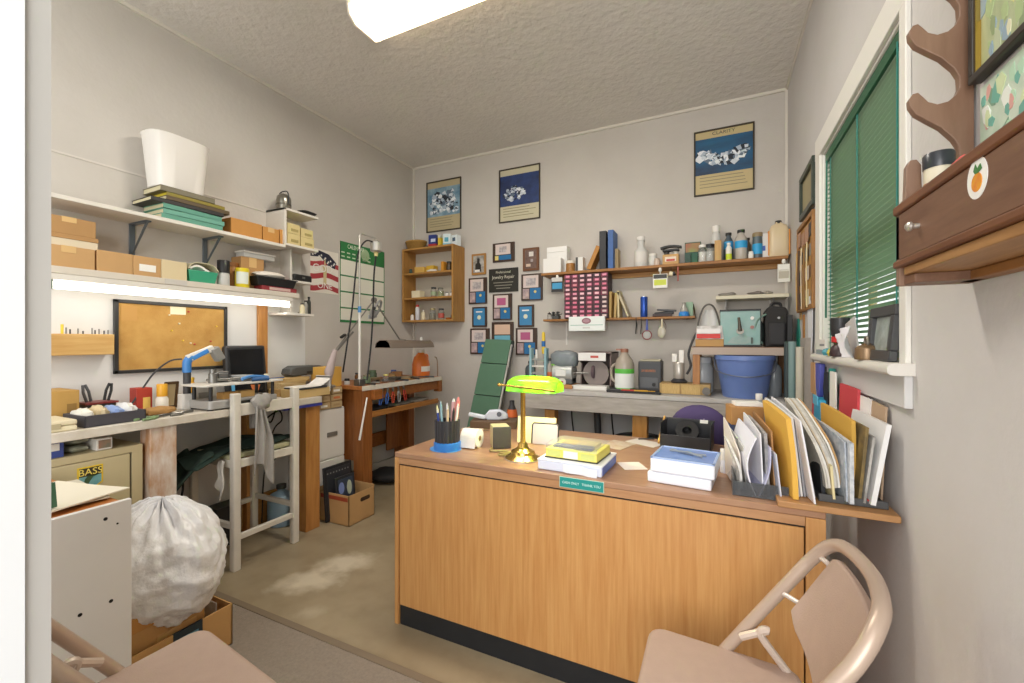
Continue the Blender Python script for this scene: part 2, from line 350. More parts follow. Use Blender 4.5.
# ---- green venetian blind hung inside the casing
bl = thing('window_blind', 'green venetian blind covering the window in the right wall', 'blind', (XR+.028, WY0+.012, 0))
BG = leafmat('#b9d0bb', .5); TG = mat('#2b8a80', .5); L = WY1 - WY0 - .024
mk('headrail', MB().box(-.02, .02, 0, L, 2.095, 2.137), mat('#1f5a3c', .45), bl, bev=.002)
sl = MB(); z = 2.085; k = 0
while z > 1.228:
    t_ = math.radians(-18)
    c, s_ = math.cos(t_) * .0125, math.sin(t_) * .0125
    sl.hexa([(-c, .004, z-s_), (c, .004, z+s_), (c, L-.004, z+s_), (-c, L-.004, z-s_)], [(-c-.0004, .004, z-s_+.0009), (c-.0004, .004, z+s_+.0009), (c-.0004, L-.004, z+s_+.0009), (-c-.0004, L-.004, z-s_+.0009)])
    z -= .0205; k += 1
o = mk('slats', sl, BG, bl); o['kind'] = 'stuff'
mk('bottom_rail', MB().box(-.013, .013, .004, L-.004, 1.202, 1.216), BG, bl, bev=.002)
for yy in (.07, L*.5, L-.07):
    mk('ladder_tape', MB().box(-.0145, -.0135, yy-.008, yy+.008, 1.205, 2.1), TG, bl)
mk('lift_cord', MB().tube([(-.024, .055, 2.1), (-.026, .05, 1.7), (-.028, .047, 1.33)], .0022, 6), TG, bl)
mk('cord_knob', MB().lathe([(.003, 0), (.011, .004), (.012, .02), (.006, .034), (.003, .04)], (-.028, .047, 1.292), 12), mat('#3fa79a', .4), bl)
mk('tilt_wand', MB().cyl((-.024, L-.05, 2.09), (-.026, L-.045, 1.36), .004, n=8), mat('#1f6f57', .4), bl)
# ---- ceiling light
cl = thing('ceiling_light', 'long white fluorescent ceiling light with a wraparound lens', 'ceiling light', (-1.17, 1.82, ZC))
mk('housing', MB().box(-.61, .61, -.11, .11, -.03, 0), WHITE, cl, bev=.003)
lens = [(-.125, -.012), (-.118, -.055), (-.075, -.088), (.075, -.088), (.118, -.055), (.125, -.012)]
mk('diffuser', MB().prism(lens, -.598, .598, ax='x'), mat('#fff3df', .3, emit=3.4, ecol='#ffe9c8'), cl)
for x in (-.61, .598):
    e = MB(); e.prism([(-.128, 0), (-.128, -.014), (-.121, -.058), (-.077, -.092), (.077, -.092), (.121, -.058), (.128, -.014), (.128, 0)], x, x+.012, ax='x'); mk('end_cap', e, mat('#efe9dc', .4), cl)
# ================================================================ LEFT WALL: shelves, tube light, boards
HP = PI / 2          # local -Y faces into the room (+X)
SF = -2.632          # front edge of both long shelves
US, LS = 1.905, 1.585  # their top surfaces
sh = thing('wall_shelf', 'long white upper shelf on grey steel brackets, left wall', 'shelf', (XL, 1.35, US))
mk('board', MB().box(0, SF-XL, -.75, .622, -.02, 0), WHITEP, sh, bev=.002)
for u in (133, 206):
    y = pX(u, 240, -2.84).y - 1.35
    b = MB().box(0, .008, y-.013, y+.013, -.19, -.02).box(0, .17, y-.013, y+.013, -.028, -.02)
    b.prism([(.006, -.185), (.012, -.185), (.165, -.03), (.145, -.03)], y-.004, y+.004, ax='y'); mk('bracket', b, mat('#6f7a84', .4, .6), sh, bev=.001)
sh2 = thing('wall_shelf', 'long white lower shelf above the glowing tube, left wall', 'shelf', (XL, 1.35, LS))
mk('board', MB().box(0, SF-XL, -.75, .73, -.032, 0), mat('#d9d1c3', .6, var=.1, scale=6), sh2, bev=.002)
tl = thing('tube_light', 'glowing fluorescent tube light under the lower left shelf', 'light', (-2.665, 1.43, LS-.032))
mk('housing', MB().box(-.045, .03, -.6, .6, -.028, 0), WHITEP, tl, bev=.003)
mk('tube', MB().cyl((0, -.585, -.05), (0, .585, -.05), .0175, n=16), mat('#fffdf8', .3, emit=5, ecol='#fff9ee'), tl)
for y, m in ((-.605, mat('#57705f', .5)), (.585, WHITE)): mk('end_cap', MB().box(-.018, .018, y, y+.022, -.07, -.02), m, tl, bev=.002)
# --- upper shelf contents
ZS = US
def stackbox(name, label, cat, u0, u1, vt, x, z0, d, m, **k):
    yc, w, h = SL(u0, u1, vt, x, z0); return carton(name, label, cat, (x - d/2, yc, z0), w, d, h, HP, m, **k)
y0, y1 = pX(150, 200, -2.65).y, pX(231, 200, -2.65).y
yc = (y0 + y1) / 2; z = US
bk = [('teal hardback book, lowest of the pile on the upper shelf', '#5f9c88', .31, .20, .028, 0),
      ('teal hardback book, second from the bottom of the pile on the upper shelf', '#69a592', .31, .20, .027, .01),
      ('teal hardback book, third from the bottom of the pile on the upper shelf', '#5f9c88', .30, .20, .026, 0),
      ('wide black portfolio case on top of the three teal books', '#2c2a28', .36, .205, .022, -.02),
      ('brown album with dark edges, on the wide black portfolio', '#5d4d33', .33, .2, .022, .03),
      ('olive album with a yellow edge, second from the top of the pile', '#8b7d2c', .30, .19, .02, .02),
      ('dull olive grey album, topmost of the pile under the white bin', '#77705a', .27, .19, .03, -.02)]
for i, (lb, c, w, d, h, off) in enumerate(bk):
    t = thing('book' if i < 3 else 'album', lb, 'book', (-2.745 + .0 * i, yc + off, z), HP + R.uniform(-.03, .03), 'pile of books and albums on the upper shelf')
    cv = MB().box(-w/2, w/2, -d/2, d/2, 0, .003).box(-w/2, w/2, -d/2, d/2, h-.003, h).box(-w/2, w/2, -d/2, -d/2+.003, 0, h)
    mk('cover', cv, mat(c, .55), t, bev=.001)
    mk('pages', MB().box(-w/2+.004, w/2-.004, -d/2+.003, d/2-.004, .003, h-.003), mat('#d7cda9' if i != 5 else '#d9c33a', .8), t); z += h + .0005
TOPB = z
# white tapered bin with rounded corners resting on the pile
wb = thing('waste_bin', 'white tapered plastic bin standing on the pile of albums', 'bin', (-2.752, yc - .035, TOPB))
mb = MB(); mb.lathe([(.104, 0), (.109, .004), (.132, .285), (.137, .291), (.132, .293), (.126, .285), (.104, .008), (.0, .008)], sx=.74, sy=1.12, sq=3.2, n=40)
mk('body', mb, mat('#eeeae4', .35), wb)
for u0, u1, vt, lb in ((231, 262, 221, 'amber brown box beside the pile of albums on the upper shelf'), (263, 279, 228, 'small amber box, middle of three on the upper shelf end'), (280, 286.5, 230, 'small amber box at the far end of the upper shelf')):
    stackbox('cardboard_box', lb, 'box', u0, u1, vt, -2.68, US, .13, mat('#c98f48', .7, var=.1), tape=(u0 != 231), group=None)
# --- lower shelf contents
xb = -2.65
stackbox('cardboard_box', 'brown cardboard box, lowest of the stack at the near end of the lower left shelf', 'box', 40, 95, 246, xb, LS, .18, CARD)
z1 = LS + SL(40, 95, 246, xb, LS)[2]
yc_, w_, h_ = SL(40, 98, 234.5, xb-.01, z1)
carton('shallow_box', 'shallow cream box in the middle of the near cardboard stack', 'box', (xb-.1, yc_, z1), w_, .18, h_, HP, mat('#d9cbb0', .7), lid=.02, lm=CARD2, tape=False)
stackbox('cardboard_box', 'brown cardboard box, topmost of the stack at the near end', 'box', 40, 96, 217, xb-.01, z1+h_, .17, CARD2)
stackbox('cardboard_box', 'long low brown cardboard box beside the near stack', 'box', 97, 133, 252, xb, LS, .17, CARD, tape=False)
yl, wl, hl = SL(133.5, 161, 257, xb, LS)
t = carton('cardboard_box', 'low brown cardboard box with a small white label', 'box', (xb-.085, yl, LS), wl, .17, hl, HP, CARD, tape=False, stick=(-.3, .3, .25, .6, PAPER))
stackbox('carton', 'pale cream carton beside the low labelled cardboard box', 'box', 161.5, 187, 261, xb, LS, .15, mat('#d8c7a0', .7), tape=False)
yg, wg, hg = SL(189, 219, 267, xb, LS)
tb = thing('plastic_tub', 'green plastic tub heaped with papers under a clear lid', 'tub', (xb-.075, yg, LS), HP)
q = MB(); w, d, h = wg, .14, hg*.75
q.hexa([(-w*.42, -d*.42, 0), (w*.42, -d*.42, 0), (w*.42, d*.42, 0), (-w*.42, d*.42, 0)], [(-w/2, -d/2, h), (w/2, -d/2, h), (w/2, d/2, h), (-w/2, d/2, h)]); mk('body', q, mat('#3fa37f', .4), tb, bev=.004)
mk('papers', MB().sheet(lambda a, b: ((a-.5)*w*.85, (b-.5)*d*.85, h+.008+.02*math.sin(a*5)*math.cos(b*4)), 8, 6, .012), PAPER, tb)
mk('lid', MB().sheet(lambda a, b: ((a-.5)*w*1.02, (b-.5)*d*1.02, h+.045-.04*(2*a-1)**4), 10, 4, .004), mat('#c9c1a2', .4), tb)
yj, wj, hj = SL(222, 233, 260, xb, LS)
jar('jar', 'frosted jar with a tall black lid on the lower left shelf', 'jar', (xb-.04, yj, LS), wj/2, hj, FROST, BLACK, lh=.5, neck=.95)
yj, wj, hj = SL(233, 246, 262, xb-.06, LS)
jar('jar', 'round brown canister behind the yellow tin on the lower left shelf', 'jar', (xb-.13, yj, LS), wj/2, hj, mat('#a8743a', .5), mat('#8c5a2a', .5))
yj, wj, hj = SL(238, 255, 268, xb, LS)
t = thing('tin_can', 'bright yellow tin with a printed white label', 'tin', (xb-.045, yj, LS))
mk('body', MB().lathe([(.038, 0), (.04, .003), (.04, hj-.004), (.037, hj-.002), (.037, hj), (0, hj-.004)], n=22), mat('#e3cf2a', .35), t)
mk('label', MB().prism([(.0405*math.cos(a), .0405*math.sin(a)) for a in [(-80+8*k)*PI/180 for k in range(14)]] + [(.0412*math.cos(a), .0412*math.sin(a)) for a in [(-80+8*k)*PI/180 for k in range(13, -1, -1)]], hj*.2, hj*.8, ax='z'), mat('#dfe6dc', .5), t)
stackbox('cardboard_box', 'open brown box behind the tray on the lower left shelf', 'box', 241, 264, 258, xb-.08, LS, .1, CARD2)
yt, wt_, ht = SL(244, 276, 252.5, xb-.07, LS+.10)
pc = thing('food_container', 'clear plastic container with a white lid, on the open brown box', 'container', (xb-.12, yt, LS + SL(241, 264, 258, xb-.08, LS)[2]), HP)
mk('body', MB().box(-wt_/2+.005, wt_/2-.005, -.045, .045, 0, .03), FROST, pc, bev=.006); mk('lid', MB().box(-wt_/2, wt_/2, -.05, .05, .03, .042), WHITE, pc, bev=.004)
yt, wt_, ht = SL(257, 296, 268, xb, LS)
rb = carton('storage_box', 'dark red box with white edges under the black tray', 'box', (xb-.07, yt + .02, LS), wt_*.9, .14, .03, HP, mat('#8c2f35', .6), tape=False, stick=(-.3, .3, .2, .8, mat('#c9a9a4', .6)))
tr = thing('plastic_tray', 'black plastic tray holding white bags at the end of the lower shelf', 'tray', (xb-.07, yt, LS+.0305), HP)
w, d, h = wt_*1.02, .15, .055
q = MB().hexa([(-w*.44, -d*.44, 0), (w*.44, -d*.44, 0), (w*.44, d*.44, 0), (-w*.44, d*.44, 0)], [(-w/2, -d/2, h), (w/2, -d/2, h), (w/2, d/2, h), (-w/2, d/2, h)])
mk('body', q, BLACK, tr, bev=.003); q = MB().box(-w/2-.006, w/2+.006, -d/2-.006, d/2+.006, h-.004, h+.002); mk('rim', q, mat('#2c2f31', .4), tr, bev=.002)
pb = thing('plastic_bag', 'crumpled white plastic bag lying in the black shelf tray', 'bag', (xb-.07, yt-.01, LS+.0305+h+.002), HP)
mk('bag', MB().ell((0, 0, .022), (w*.4, d*.38, .026), 18, 10, f=lambda v: 1+.12*math.sin(9*v.x+5*v.y)*math.cos(7*v.z+4*v.x)), mat('#e5ddd2', .5), pb)
rw = carton('blade_box', 'small red and white box behind the tray, beside the shelf unit', 'box', (-2.81, 2.075, LS+.001), .036, .05, .10, HP, mat('#c4332b', .5), tape=False, stick=(-.1, .15, .0, 1, WHITE))
mk('sticker', MB().box(SF-XL, SF-XL+.0015, pX(165, 280, SF).y-1.35, pX(187, 280, SF).y-1.35, -.028, -.002), mat('#c9c4bd', .8), sh2)
# --- white wall shelf unit beyond the long shelves
UX = -2.66; ya, yb_, yc2 = 1.985, 2.262, 2.095
su = thing('shelf_unit', 'narrow white four-tier shelf unit beyond the long left shelves', 'shelf', (XL, 0, 0))
dx = UX - XL
def su_z(v, u=296): return pX(u, v, UX).z
tz = [su_z(207, 285), su_z(244, 292), su_z(280, 302), su_z(312.5, 290)]
pan = MB().box(0, dx, ya, ya+.016, tz[1], tz[0]+.0); mk('side_panel', pan, WHITEP, su, bev=.0015)
mk('side_panel', MB().box(0, dx*.55, yc2, yc2+.016, tz[3], tz[1]-.016), WHITEP, su, bev=.0015)
mk('back_panel', MB().box(.0065, .012, yc2+.016, yb_, tz[3], tz[1]-.016).box(.0065, .012, ya+.016, yb_, tz[1], tz[0]-.016), mat('#d9d6cf', .6), su)
for i, zz in enumerate(tz): mk('shelf_board', MB().box(0, dx*(1, 1, .72, .95)[i], (ya, ya, yc2, 2.0)[i], yb_ - (0, .0, .0, .03)[i], zz-.016, zz), WHITEP, su, bev=.0015)
# lantern on top
y = pX(283, 200, -2.74).y + .005
ln = thing('lantern', 'silver domed metal canister on top of the narrow white shelf unit', 'canister', (-2.74, y+.0, tz[0]))
mk('body', MB().lathe([(.045, 0), (.048, .004), (.048, .07), (.042, .095), (.025, .112), (.0, .118)], n=22), mat('#8f8b80', .3, .8), ln)
mk('band', MB().lathe([(.0495, .03), (.0495, .042)], n=22), mat('#6a665c', .4, .7), ln)
mk('handle', MB().tube([(-.05, 0, .04), (-.05, 0, .1), (-.03, 0, .13), (.03, 0, .13), (.05, 0, .1), (.05, 0, .04)], .004, 6, cat=True), DGREY, ln)
y = pX(306, 208, -2.7).y
st = thing('black_tray', 'black plastic tray lying on top of the narrow white shelf unit', 'tray', (-2.735, y+.03, tz[0]), HP+.15)
mk('body', MB().lathe([(.05, 0), (.075, .028), (.08, .03), (.072, .024), (.048, .006), (0, .006)], n=24, sx=.85, sy=.7, sq=4), BLACK, st)
mk('contents', MB().ell((0, 0, .018), (.045, .032, .018), 12, 8, f=lambda v: 1+.2*math.sin(9*v.x)), mat('#3b4238', .6), st)
cy = ya + .03; i = 0
for (dy, w, h, z0, lb) in ((.062, .10, .075, 0, 'cream carton lying flat at the bottom of the white shelf unit stack'), (.175, .11, .07, 0, 'cream carton at the far side of the white shelf unit'), (.062, .10, .07, .0755, 'cream carton on top, near side of the white shelf unit'), (.172, .10, .062, .0705, 'cream carton stacked on the far carton in the white shelf unit')):
    carton('small_carton', lb, 'box', (-2.745, ya+.016+dy-.0, tz[1]+z0), w, .15, h, HP, mat('#d9c78f', .65, var=.08), tape=False, group='cream cartons in the white shelf unit', stick=(-.2, .35, .25, .5, mat('#a89860', .7)))
    i += 1
bs = thing('black_case', 'small black case on the third tier of the white shelf unit', 'case', (-2.775, 2.185, tz[2]), HP)
mk('body', MB().box(-.075, .075, -.05, .05, 0, .05), BLACK, bs, bev=.008); mk('latch', MB().box(-.012, .012, -.054, -.049, .02, .034), STEEL, bs)
cg = [('small silver spray bottle on the bottom tier of the white shelf unit', -2.72, 2.20, .016, .1, mat('#b7b6b0', .3, .6)), ('slim dark bottle on the bottom tier of the white shelf unit', -2.72, 2.228, .014, .13, mat('#33362f', .3)), ('small cream bottle on the bottom tier of the white shelf unit', -2.70, 2.155, .018, .075, CREAM)]
for lb, x, y, r, h, m in cg: bottle('small_bottle', lb, 'bottle', (x, y, tz[3]), r, h, m, cap=BLACK, neck=.5, group='bottles on the bottom tier')
hk = solo('hacksaw', 'flat black hacksaw lying on the bottom tier of the white shelf unit', 'saw', MB().box(-.11, .04, -.006, .006, 0, .006).box(.04, .10, -.009, .009, 0, .014).box(-.11, -.104, -.03, .006, 0, .006), mat('#3a3a38', .4, .3), (-2.76, 2.13, tz[3]), HP, bev=.001)
# --- flag poster
def wallsheet(name, label, cat, u0, u1, vt, vb, X=XL, th=.004):
    a, b = pX(u0, vt, X), pX(u1, vt, X); z0, z1 = pX(u0, vb, X).z, a.z
    t = thing(name, label, cat, (X + .0004, (a.y + b.y)/2, (z0 + z1)/2), HP); return t, b.y - a.y, z1 - z0
fp, w, h = wallsheet('flag_poster', 'stars and stripes poster on the left wall beside the shelf unit', 'poster', 310, 338, 247, 291.5)
mk('sheet', MB().box(-w/2, w/2, -.003, 0, -h/2, h/2), mat('#e3ddd2', .6), fp)
st = MB()
def wavy(z0, hh, mi, x0=-.5, x1=.5):
    n = 12; top = []; bo = []
    for k in range(n+1):
        x = x0 + (x1-x0)*k/n; wv = .035*math.sin(6*x+1.2); top.append((x*w, (z0+hh+wv)*h)); bo.append((x*w, (z0+wv)*h))
    st.prism(bo + top[::-1], -.0036, -.003, ax='y', mi=mi)
wavy(.12, .11, 0); wavy(-.17, .12, 0); wavy(-.44, .12, 0)
mk('stripes', st, mat('#a83a40', .6), fp)
st = MB(); st.prism([(-.5*w, .30*h), (-.5*w, .45*h), (-.2*w, .47*h), (.15*w, .42*h), (.42*w, .25*h), (.36*w, .10*h), (.1*w, .16*h), (-.15*w, .33*h)], -.0042, -.0036, ax='y'); mk('canton', st, mat('#24263a', .6), fp)
st = MB()
for k in range(15):
    x, zz = -.42+.055*k + .02*(k % 2), .40-.016*k+.05*(k % 3-1)*.9
    if zz > .44: zz = .42
    st.prism([(x*w+.011*math.cos(PI/2+a*PI/5)*(1 if a % 2 == 0 else .42), zz*h+.011*math.sin(PI/2+a*PI/5)*(1 if a % 2 == 0 else .42)) for a in range(10)], -.0047, -.0042, ax='y')
mk('stars', st, mat('#e9e6df', .6), fp)
mk('statue', MB().prism([(-.06*w, -.3*h), (-.05*w, .05*h), (-.09*w, .12*h), (-.03*w, .12*h), (-.01*w, .3*h), (.02*w, .3*h), (.02*w, .12*h), (.07*w, .1*h), (.05*w, -.3*h)], -.0047, -.0042, ax='y'), mat('#c9b98f', .6), fp)
text('lettering', 'GOD', .085, WHITE, fp, (-.02, -.0052, .02)); text('lettering', 'ONE', .07, WHITE, fp, (0, -.0052, -.115))
# --- green wall planner
gp, w, h = wallsheet('wall_planner', 'green and white wall planner hung behind the pole lamp stand', 'calendar', 339.5, 384, 240.5, 322)
mk('sheet', MB().box(-w/2, w/2, -.004, 0, -h/2, h/2), mat('#e8e6d8', .6), gp)
q = MB().box(-w/2, w/2, -.0048, -.004, h*.28, h/2)
for k in range(1, 4): q.box(-w/2, w/2, -.0048, -.004, h*(.28-.20*k)-.006, h*(.28-.20*k)+.006)
q.box(-w/2, w/2, -.0048, -.004, -h/2, -h*.47).box(-w/2, -w/2+.008, -.0048, -.004, -h/2, h/2).box(w/2-.008, w/2, -.0048, -.004, -h/2, h/2); mk('green_print', q, mat('#2f7d45', .6), gp)
mk('emblem', MB().prism([(.05*math.cos(a*PI/10)+.02, .055*math.sin(a*PI/10)+h*.39) for a in range(20)], -.0054, -.0048, ax='y'), mat('#a9c29a', .6), gp)
q = MB()
for k in range(12):
    q.box(-w*.47+.06*(k % 6), -w*.47+.06*(k % 6)+.035, -.0054, -.0048, h*(.31+.05*(k//6)), h*(.325+.05*(k//6)))
mk('print_lines', q, mat('#cfe0c4', .6), gp)
text('lettering', 'CALENDAR', .05, mat('#dfe8d2', .6), gp, (-.09, -.0054, h*.45), sx=.75)
# --- corkboard, rail of bits, wood strip
cb, w, h = wallsheet('corkboard', 'black framed corkboard hung on the left wall above the bench', 'board', 113, 226, 299, 374, -2.845)
cb.location.x = XL + .007
mk('cork', MB().box(-w/2+.01, w/2-.01, -.01, 0, -h/2+.01, h/2-.01), mat('#c39a55', .85, color2='#ab7f3e', scale=9, bump=.3, bscale=200), cb)
f_ = MB()
for a, b, c, d in ((-w/2, w/2, h/2-.018, h/2), (-w/2, w/2, -h/2, -h/2+.018), (-w/2, -w/2+.018, -h/2, h/2), (w/2-.018, w/2, -h/2, h/2)): f_.box(a, b, -.02, 0, c, d)
mk('frame', f_, mat('#2c2b2a', .45), cb, bev=.002)
mk('note', MB().box(-.03, .05, -.0125, -.0105, h/2-.065, h/2-.02), CREAM, cb)
mk('note', MB().box(-w/2+.03, -w/2+.1, -.0125, -.0105, h/2-.11, h/2-.03), mat('#b98d4d', .8), cb)
for k in range(9):
    x, zz = R.uniform(-.05, w/2-.05), R.uniform(-.05, h/2-.04); mk('push_pin', MB().lathe([(.004, -.0), (.005, .008), (.0, .01)], (0, 0, 0), 8, M=Matrix.Rotation(PI/2, 3, 'X')), (RED, CREAM, YEL)[k % 3], cb, loc=(x, -.0105, zz))
y0, y1 = pX(45, 340, -2.77).y, pX(114, 340, -2.77).y
zb, zt = pX(90, 355, -2.77).z, pX(90, 334, -2.77).z
rl = thing('bit_rail', 'pine rail holding a row of small drill bits, left of the corkboard', 'rail', (XL+.006, 0, 0))
mk('rail', MB().box(0, .085, y0-.1, y1, zb, zt), PINEY, rl, bev=.003)
for k, u in enumerate((62, 66, 70, 78, 83, 92, 95, 99, 104, 108)):
    y = pX(u, 330, -2.79).y; hh = (.045, .03, .022, .026, .015, .03, .02, .026, .018, .022)[k]; m = YEL if k == 0 else (DGREY, STEEL)[k % 2]
    mk('drill_bit', MB().cyl((.06, y, zt), (.06, y, zt+hh), .0055 if k == 0 else .003, n=8), m, rl)
y0, y1 = pX(256, 320, XL).y, pX(265, 320, XL).y
solo('wood_strip', 'upright wood strip on the wall behind the black monitor', 'strip', MB().box(XL+.006, XL+.03, y0, y1, .885, 1.535), OAK, bev=.002)
# ================================================================ LEFT BENCH AND WHAT STANDS ON IT
BZ = .88; BX = -2.40
bw = thing('workbench', 'white topped workbench along the left wall on scuffed wooden posts', 'workbench', (XL+.006, 0, 0))
bd = BX - XL - .006; y1 = pX(322, 400, BX).y
mk('worktop', MB().box(0, bd, .55, y1, BZ-.04, BZ), mat('#d9d3c8', .55, color2='#c2b8a6', scale=9, bump=.1), bw, bev=.003)
mk('edge_band', MB().box(.25, bd+.002, y1-.28, y1+.002, BZ-.058, BZ-.041), mat('#3b3f8e', .4), bw, bev=.001)
PW = mat('#b0763a', .6, color2='#e3dfd8', scale=7, stretch=(2, 2, .7))
for u0, u1, m in ((150, 177, PW), (306, 320, OAK)):
    a, b = pX(u0, 450, BX-.02).y, pX(u1, 450, BX-.02).y
    mk('post', MB().box(bd-.11, bd-.02, a, b, 0, BZ-.042), m, bw, bev=.004)
a = pX(235, 480, XL).y; mk('post', MB().box(.0, .07, 1.80, 1.88, 0, BZ-.04), OAK, bw, bev=.003)
mk('foot_rail', MB().box(.0, .03, 1.1, 2.05, 0, .2), OAKY, bw, bev=.003)
# white stool pushed up to the bench
sx0, sx1, sy0, sy1 = -2.375, -2.765, 1.475, 1.84
so = thing('bar_stool', 'white painted wooden stool with a backrest pushed up to the left bench', 'stool', ((sx0+sx1)/2, (sy0+sy1)/2, 0), HP)
WS = mat('#e2dccf', .5, var=.12, scale=10)
hw, hd = (sy1-sy0)/2, (sx0-sx1)/2          # local: x along world y, -y towards the room (back of the stool)
ph = .965; q = .021
for s_ in (-1, 1):
    mk('leg', MB().prism(rrect(.042, .042, .008, 3, s_*hw, -hd), 0, ph, ax='z'), WS, so, bev=.003)
    mk('leg', MB().prism(rrect(.038, .038, .008, 3, s_*hw, hd), 0, .60, ax='z'), WS, so, bev=.003)
mk('seat', MB().prism(rrect(2*hw+.03, 2*hd-.03, .03, 4, 0, .01), .60, .625, ax='z'), mat('#b3b08c', .6), so, bev=.004)
for z0, z1, yy in ((.555, .60, -hd), (.84, .905, -hd), (.16, .19, -hd), (.20, .23, hd), (.555, .60, hd)):
    mk('backrest' if z0 == .84 else 'stretcher', MB().box(-hw+q, hw-q, yy-.012, yy+.012, z0, z1), WS, so, bev=.003)
for s_ in (-1, 1):
    mk('stretcher', MB().box(s_*hw-.011, s_*hw+.011, -hd+q, hd-q, .22, .25), WS, so, bev=.003)
    mk('stretcher', MB().box(s_*hw-.011, s_*hw+.011, -hd+q, hd-q, .555, .60), WS, so, bev=.003)
# dark green garment over the stool seat
def cloth(a, b):
    y = 1.40 + .52*a; x = -2.42 - .32*b
    z = .636 + .012*math.sin(9*a+3*b) + .01*math.sin(14*b)
    e = max(0, .16 - a)/.16; z -= .06*e + .015*math.sin(8*b)*e
    if a < .16: y -= .10*e
    return (x, y, z)
gm = MB().sheet(cloth, 22, 12, .014)
gm.sheet(lambda a, b: (-2.43 - .27*b - .04*a, 1.40 - .17*a + .02*math.sin(7*b), .635 - .16*a**1.3 + .018*math.sin(9*b+2*a)), 10, 10, .016)
gm.sheet(lambda a, b: (-2.415 + .03*a, 1.62 + .2*b, .62 - .15*a + .01*math.sin(11*b)) if False else (-2.455 - .005*math.sin(9*b), 1.70 + .10*b + .01*a, .625 - .13*a*(.6+.4*math.sin(3*b+1))), 8, 8, .008)
solo('garment', 'dark green garment draped over the seat of the white stool', 'clothing', gm, mat('#24382f', .9, var=.3, scale=12), subd=1)
# grey rag knotted on the stool back
x = sx0 + .028; yk = pX(261, 400, x).y
rg = MB().ell((x+.002, yk, .905), (.03, .058, .05), 18, 12, f=lambda d: 1+.14*math.sin(7*d.y+5*d.z)+.08*math.sin(11*d.x+6*d.z))
rg.sheet(lambda a, b: (x + .010 + .012*math.sin(14*b+2*a) + .012*a, yk - .034 + (.028+.05*min(1, a*2.2))*(b*1.35 - .15) - .015*a + .02*a*b, .89 - (.40 - .07*math.sin(5*b))*a), 14, 16, .006)
rg.sheet(lambda a, b: (sx0 - .030 - .006*math.sin(9*b), yk - .03 + .06*b, .89 - .14*a), 6, 6, .004)
rg.sheet(lambda a, b: (sx0 - .03 + .058*a, yk - .03 + .06*b, .918 + .012*math.sin(PI*a)), 6, 6, .004)
solo('rag', 'pale grey rag knotted over the back of the white stool', 'cloth', rg, mat('#a9a5a0', .9, var=.15, scale=14), subd=1)
wr = MB().sheet(lambda a, b: (sx0 - .035 - .05*b - .012*math.sin(8*a), sy0 - .03 - .012*math.sin(7*b+a) - .012*a, .60 - .22*a*(1-.35*b)), 10, 6, .005)
solo('rag', 'off-white rag hanging off the near side of the stool seat', 'cloth', wr, mat('#d4cfc6', .9, var=.12, scale=14), subd=1)
# --- bench contents, near to far
z = BZ
def L(u, v, X): return pX(u, v, X).y
fl = thing('flat_case', 'flat cream plastic case at the near end of the left bench', 'case', (-2.52, (.6+L(81, 420, -2.42))/2, z), HP)
w = L(81, 420, -2.42) - .62; mk('body', MB().box(-w/2, w/2, -.1, .1, 0, .022), CREAM, fl, bev=.006); mk('lid', MB().box(-w/2, w/2, -.1, .1, .023, .045), mat('#dfd3b4', .5), fl, bev=.006)
mk('latch', MB().box(-.02+w*.2, .02+w*.2, -.104, -.098, .012, .034), mat('#b5a988', .5), fl)
yc_, w_, h_ = SL(48, 80, 391, -2.63, z)
bx = carton('cardboard_box', 'tan cardboard box with printed marks behind the flat cream case', 'box', (-2.735, yc_, z), w_, .2, h_, HP, mat('#b9924f', .8, var=.15), tape=False, stick=(.1, .4, .15, .6, mat('#8a6a35', .7)))
yc_, w_, h_ = SL(85, 147, 413, -2.43, z)
dt = thing('drawer_tray', 'charcoal drawer tray heaped with small parts on the left bench', 'tray', (-2.435, yc_, z), HP+.03)
d = .19; h_ = .05
q_ = MB().box(-w_/2, w_/2, 0, .008, 0, h_).box(-w_/2, w_/2, d-.008, d, 0, h_).box(-w_/2, -w_/2+.008, 0, d, 0, h_).box(w_/2-.008, w_/2, 0, d, 0, h_).box(-w_/2, w_/2, 0, d, 0, .006)
mk('body', q_, mat('#45434a', .5), dt, bev=.001)
rr = random.Random(3)
names = [('crumpled white paper bag', mat('#e0dccf', .8)), ('beige fabric pouch', mat('#cbb994', .8)), ('pale blue plastic pouch', mat('#8fa7d8', .4)), ('white plastic pouch', mat('#e9e7e2', .5))]
for i, (nm, m) in enumerate(names):
    cx_ = -w_/2 + w_*(.15+.23*i); th = dt.matrix_basis
    p = Matrix.Translation(dt.location) @ Matrix.Rotation(HP+.03, 4, 'Z') @ Vector((cx_, .1, .006))
    solo('pouch', nm + ' heaped in the charcoal drawer tray', 'pouch', MB().ell((0, 0, .035), (w_*.135, .072, .032+.006*(i % 2)), 16, 10, f=lambda dd: 1+.12*math.sin(8*dd.x+i)+.1*math.sin(9*dd.y+3*dd.z)), m, p, HP, group='pouches in the charcoal drawer tray')
ph_ = thing('tool_caddy', 'dark caddy with red trim holding two upright pliers by the wall', 'tool holder', (-2.73, L(97, 400, -2.73), z), HP)
mk('body', MB().box(-.055, .055, -.05, .05, 0, .07), mat('#3a3330', .5), ph_, bev=.003); mk('trim', MB().box(-.062, .062, -.056, .056, .07, .078).box(-.058, .058, -.054, -.05, .02, .03), mat('#7b2d2a', .4), ph_)
mk('pocket', MB().box(-.05, .05, -.062, -.05, .025, .058), mat('#5d6b52', .5), ph_, bev=.002)
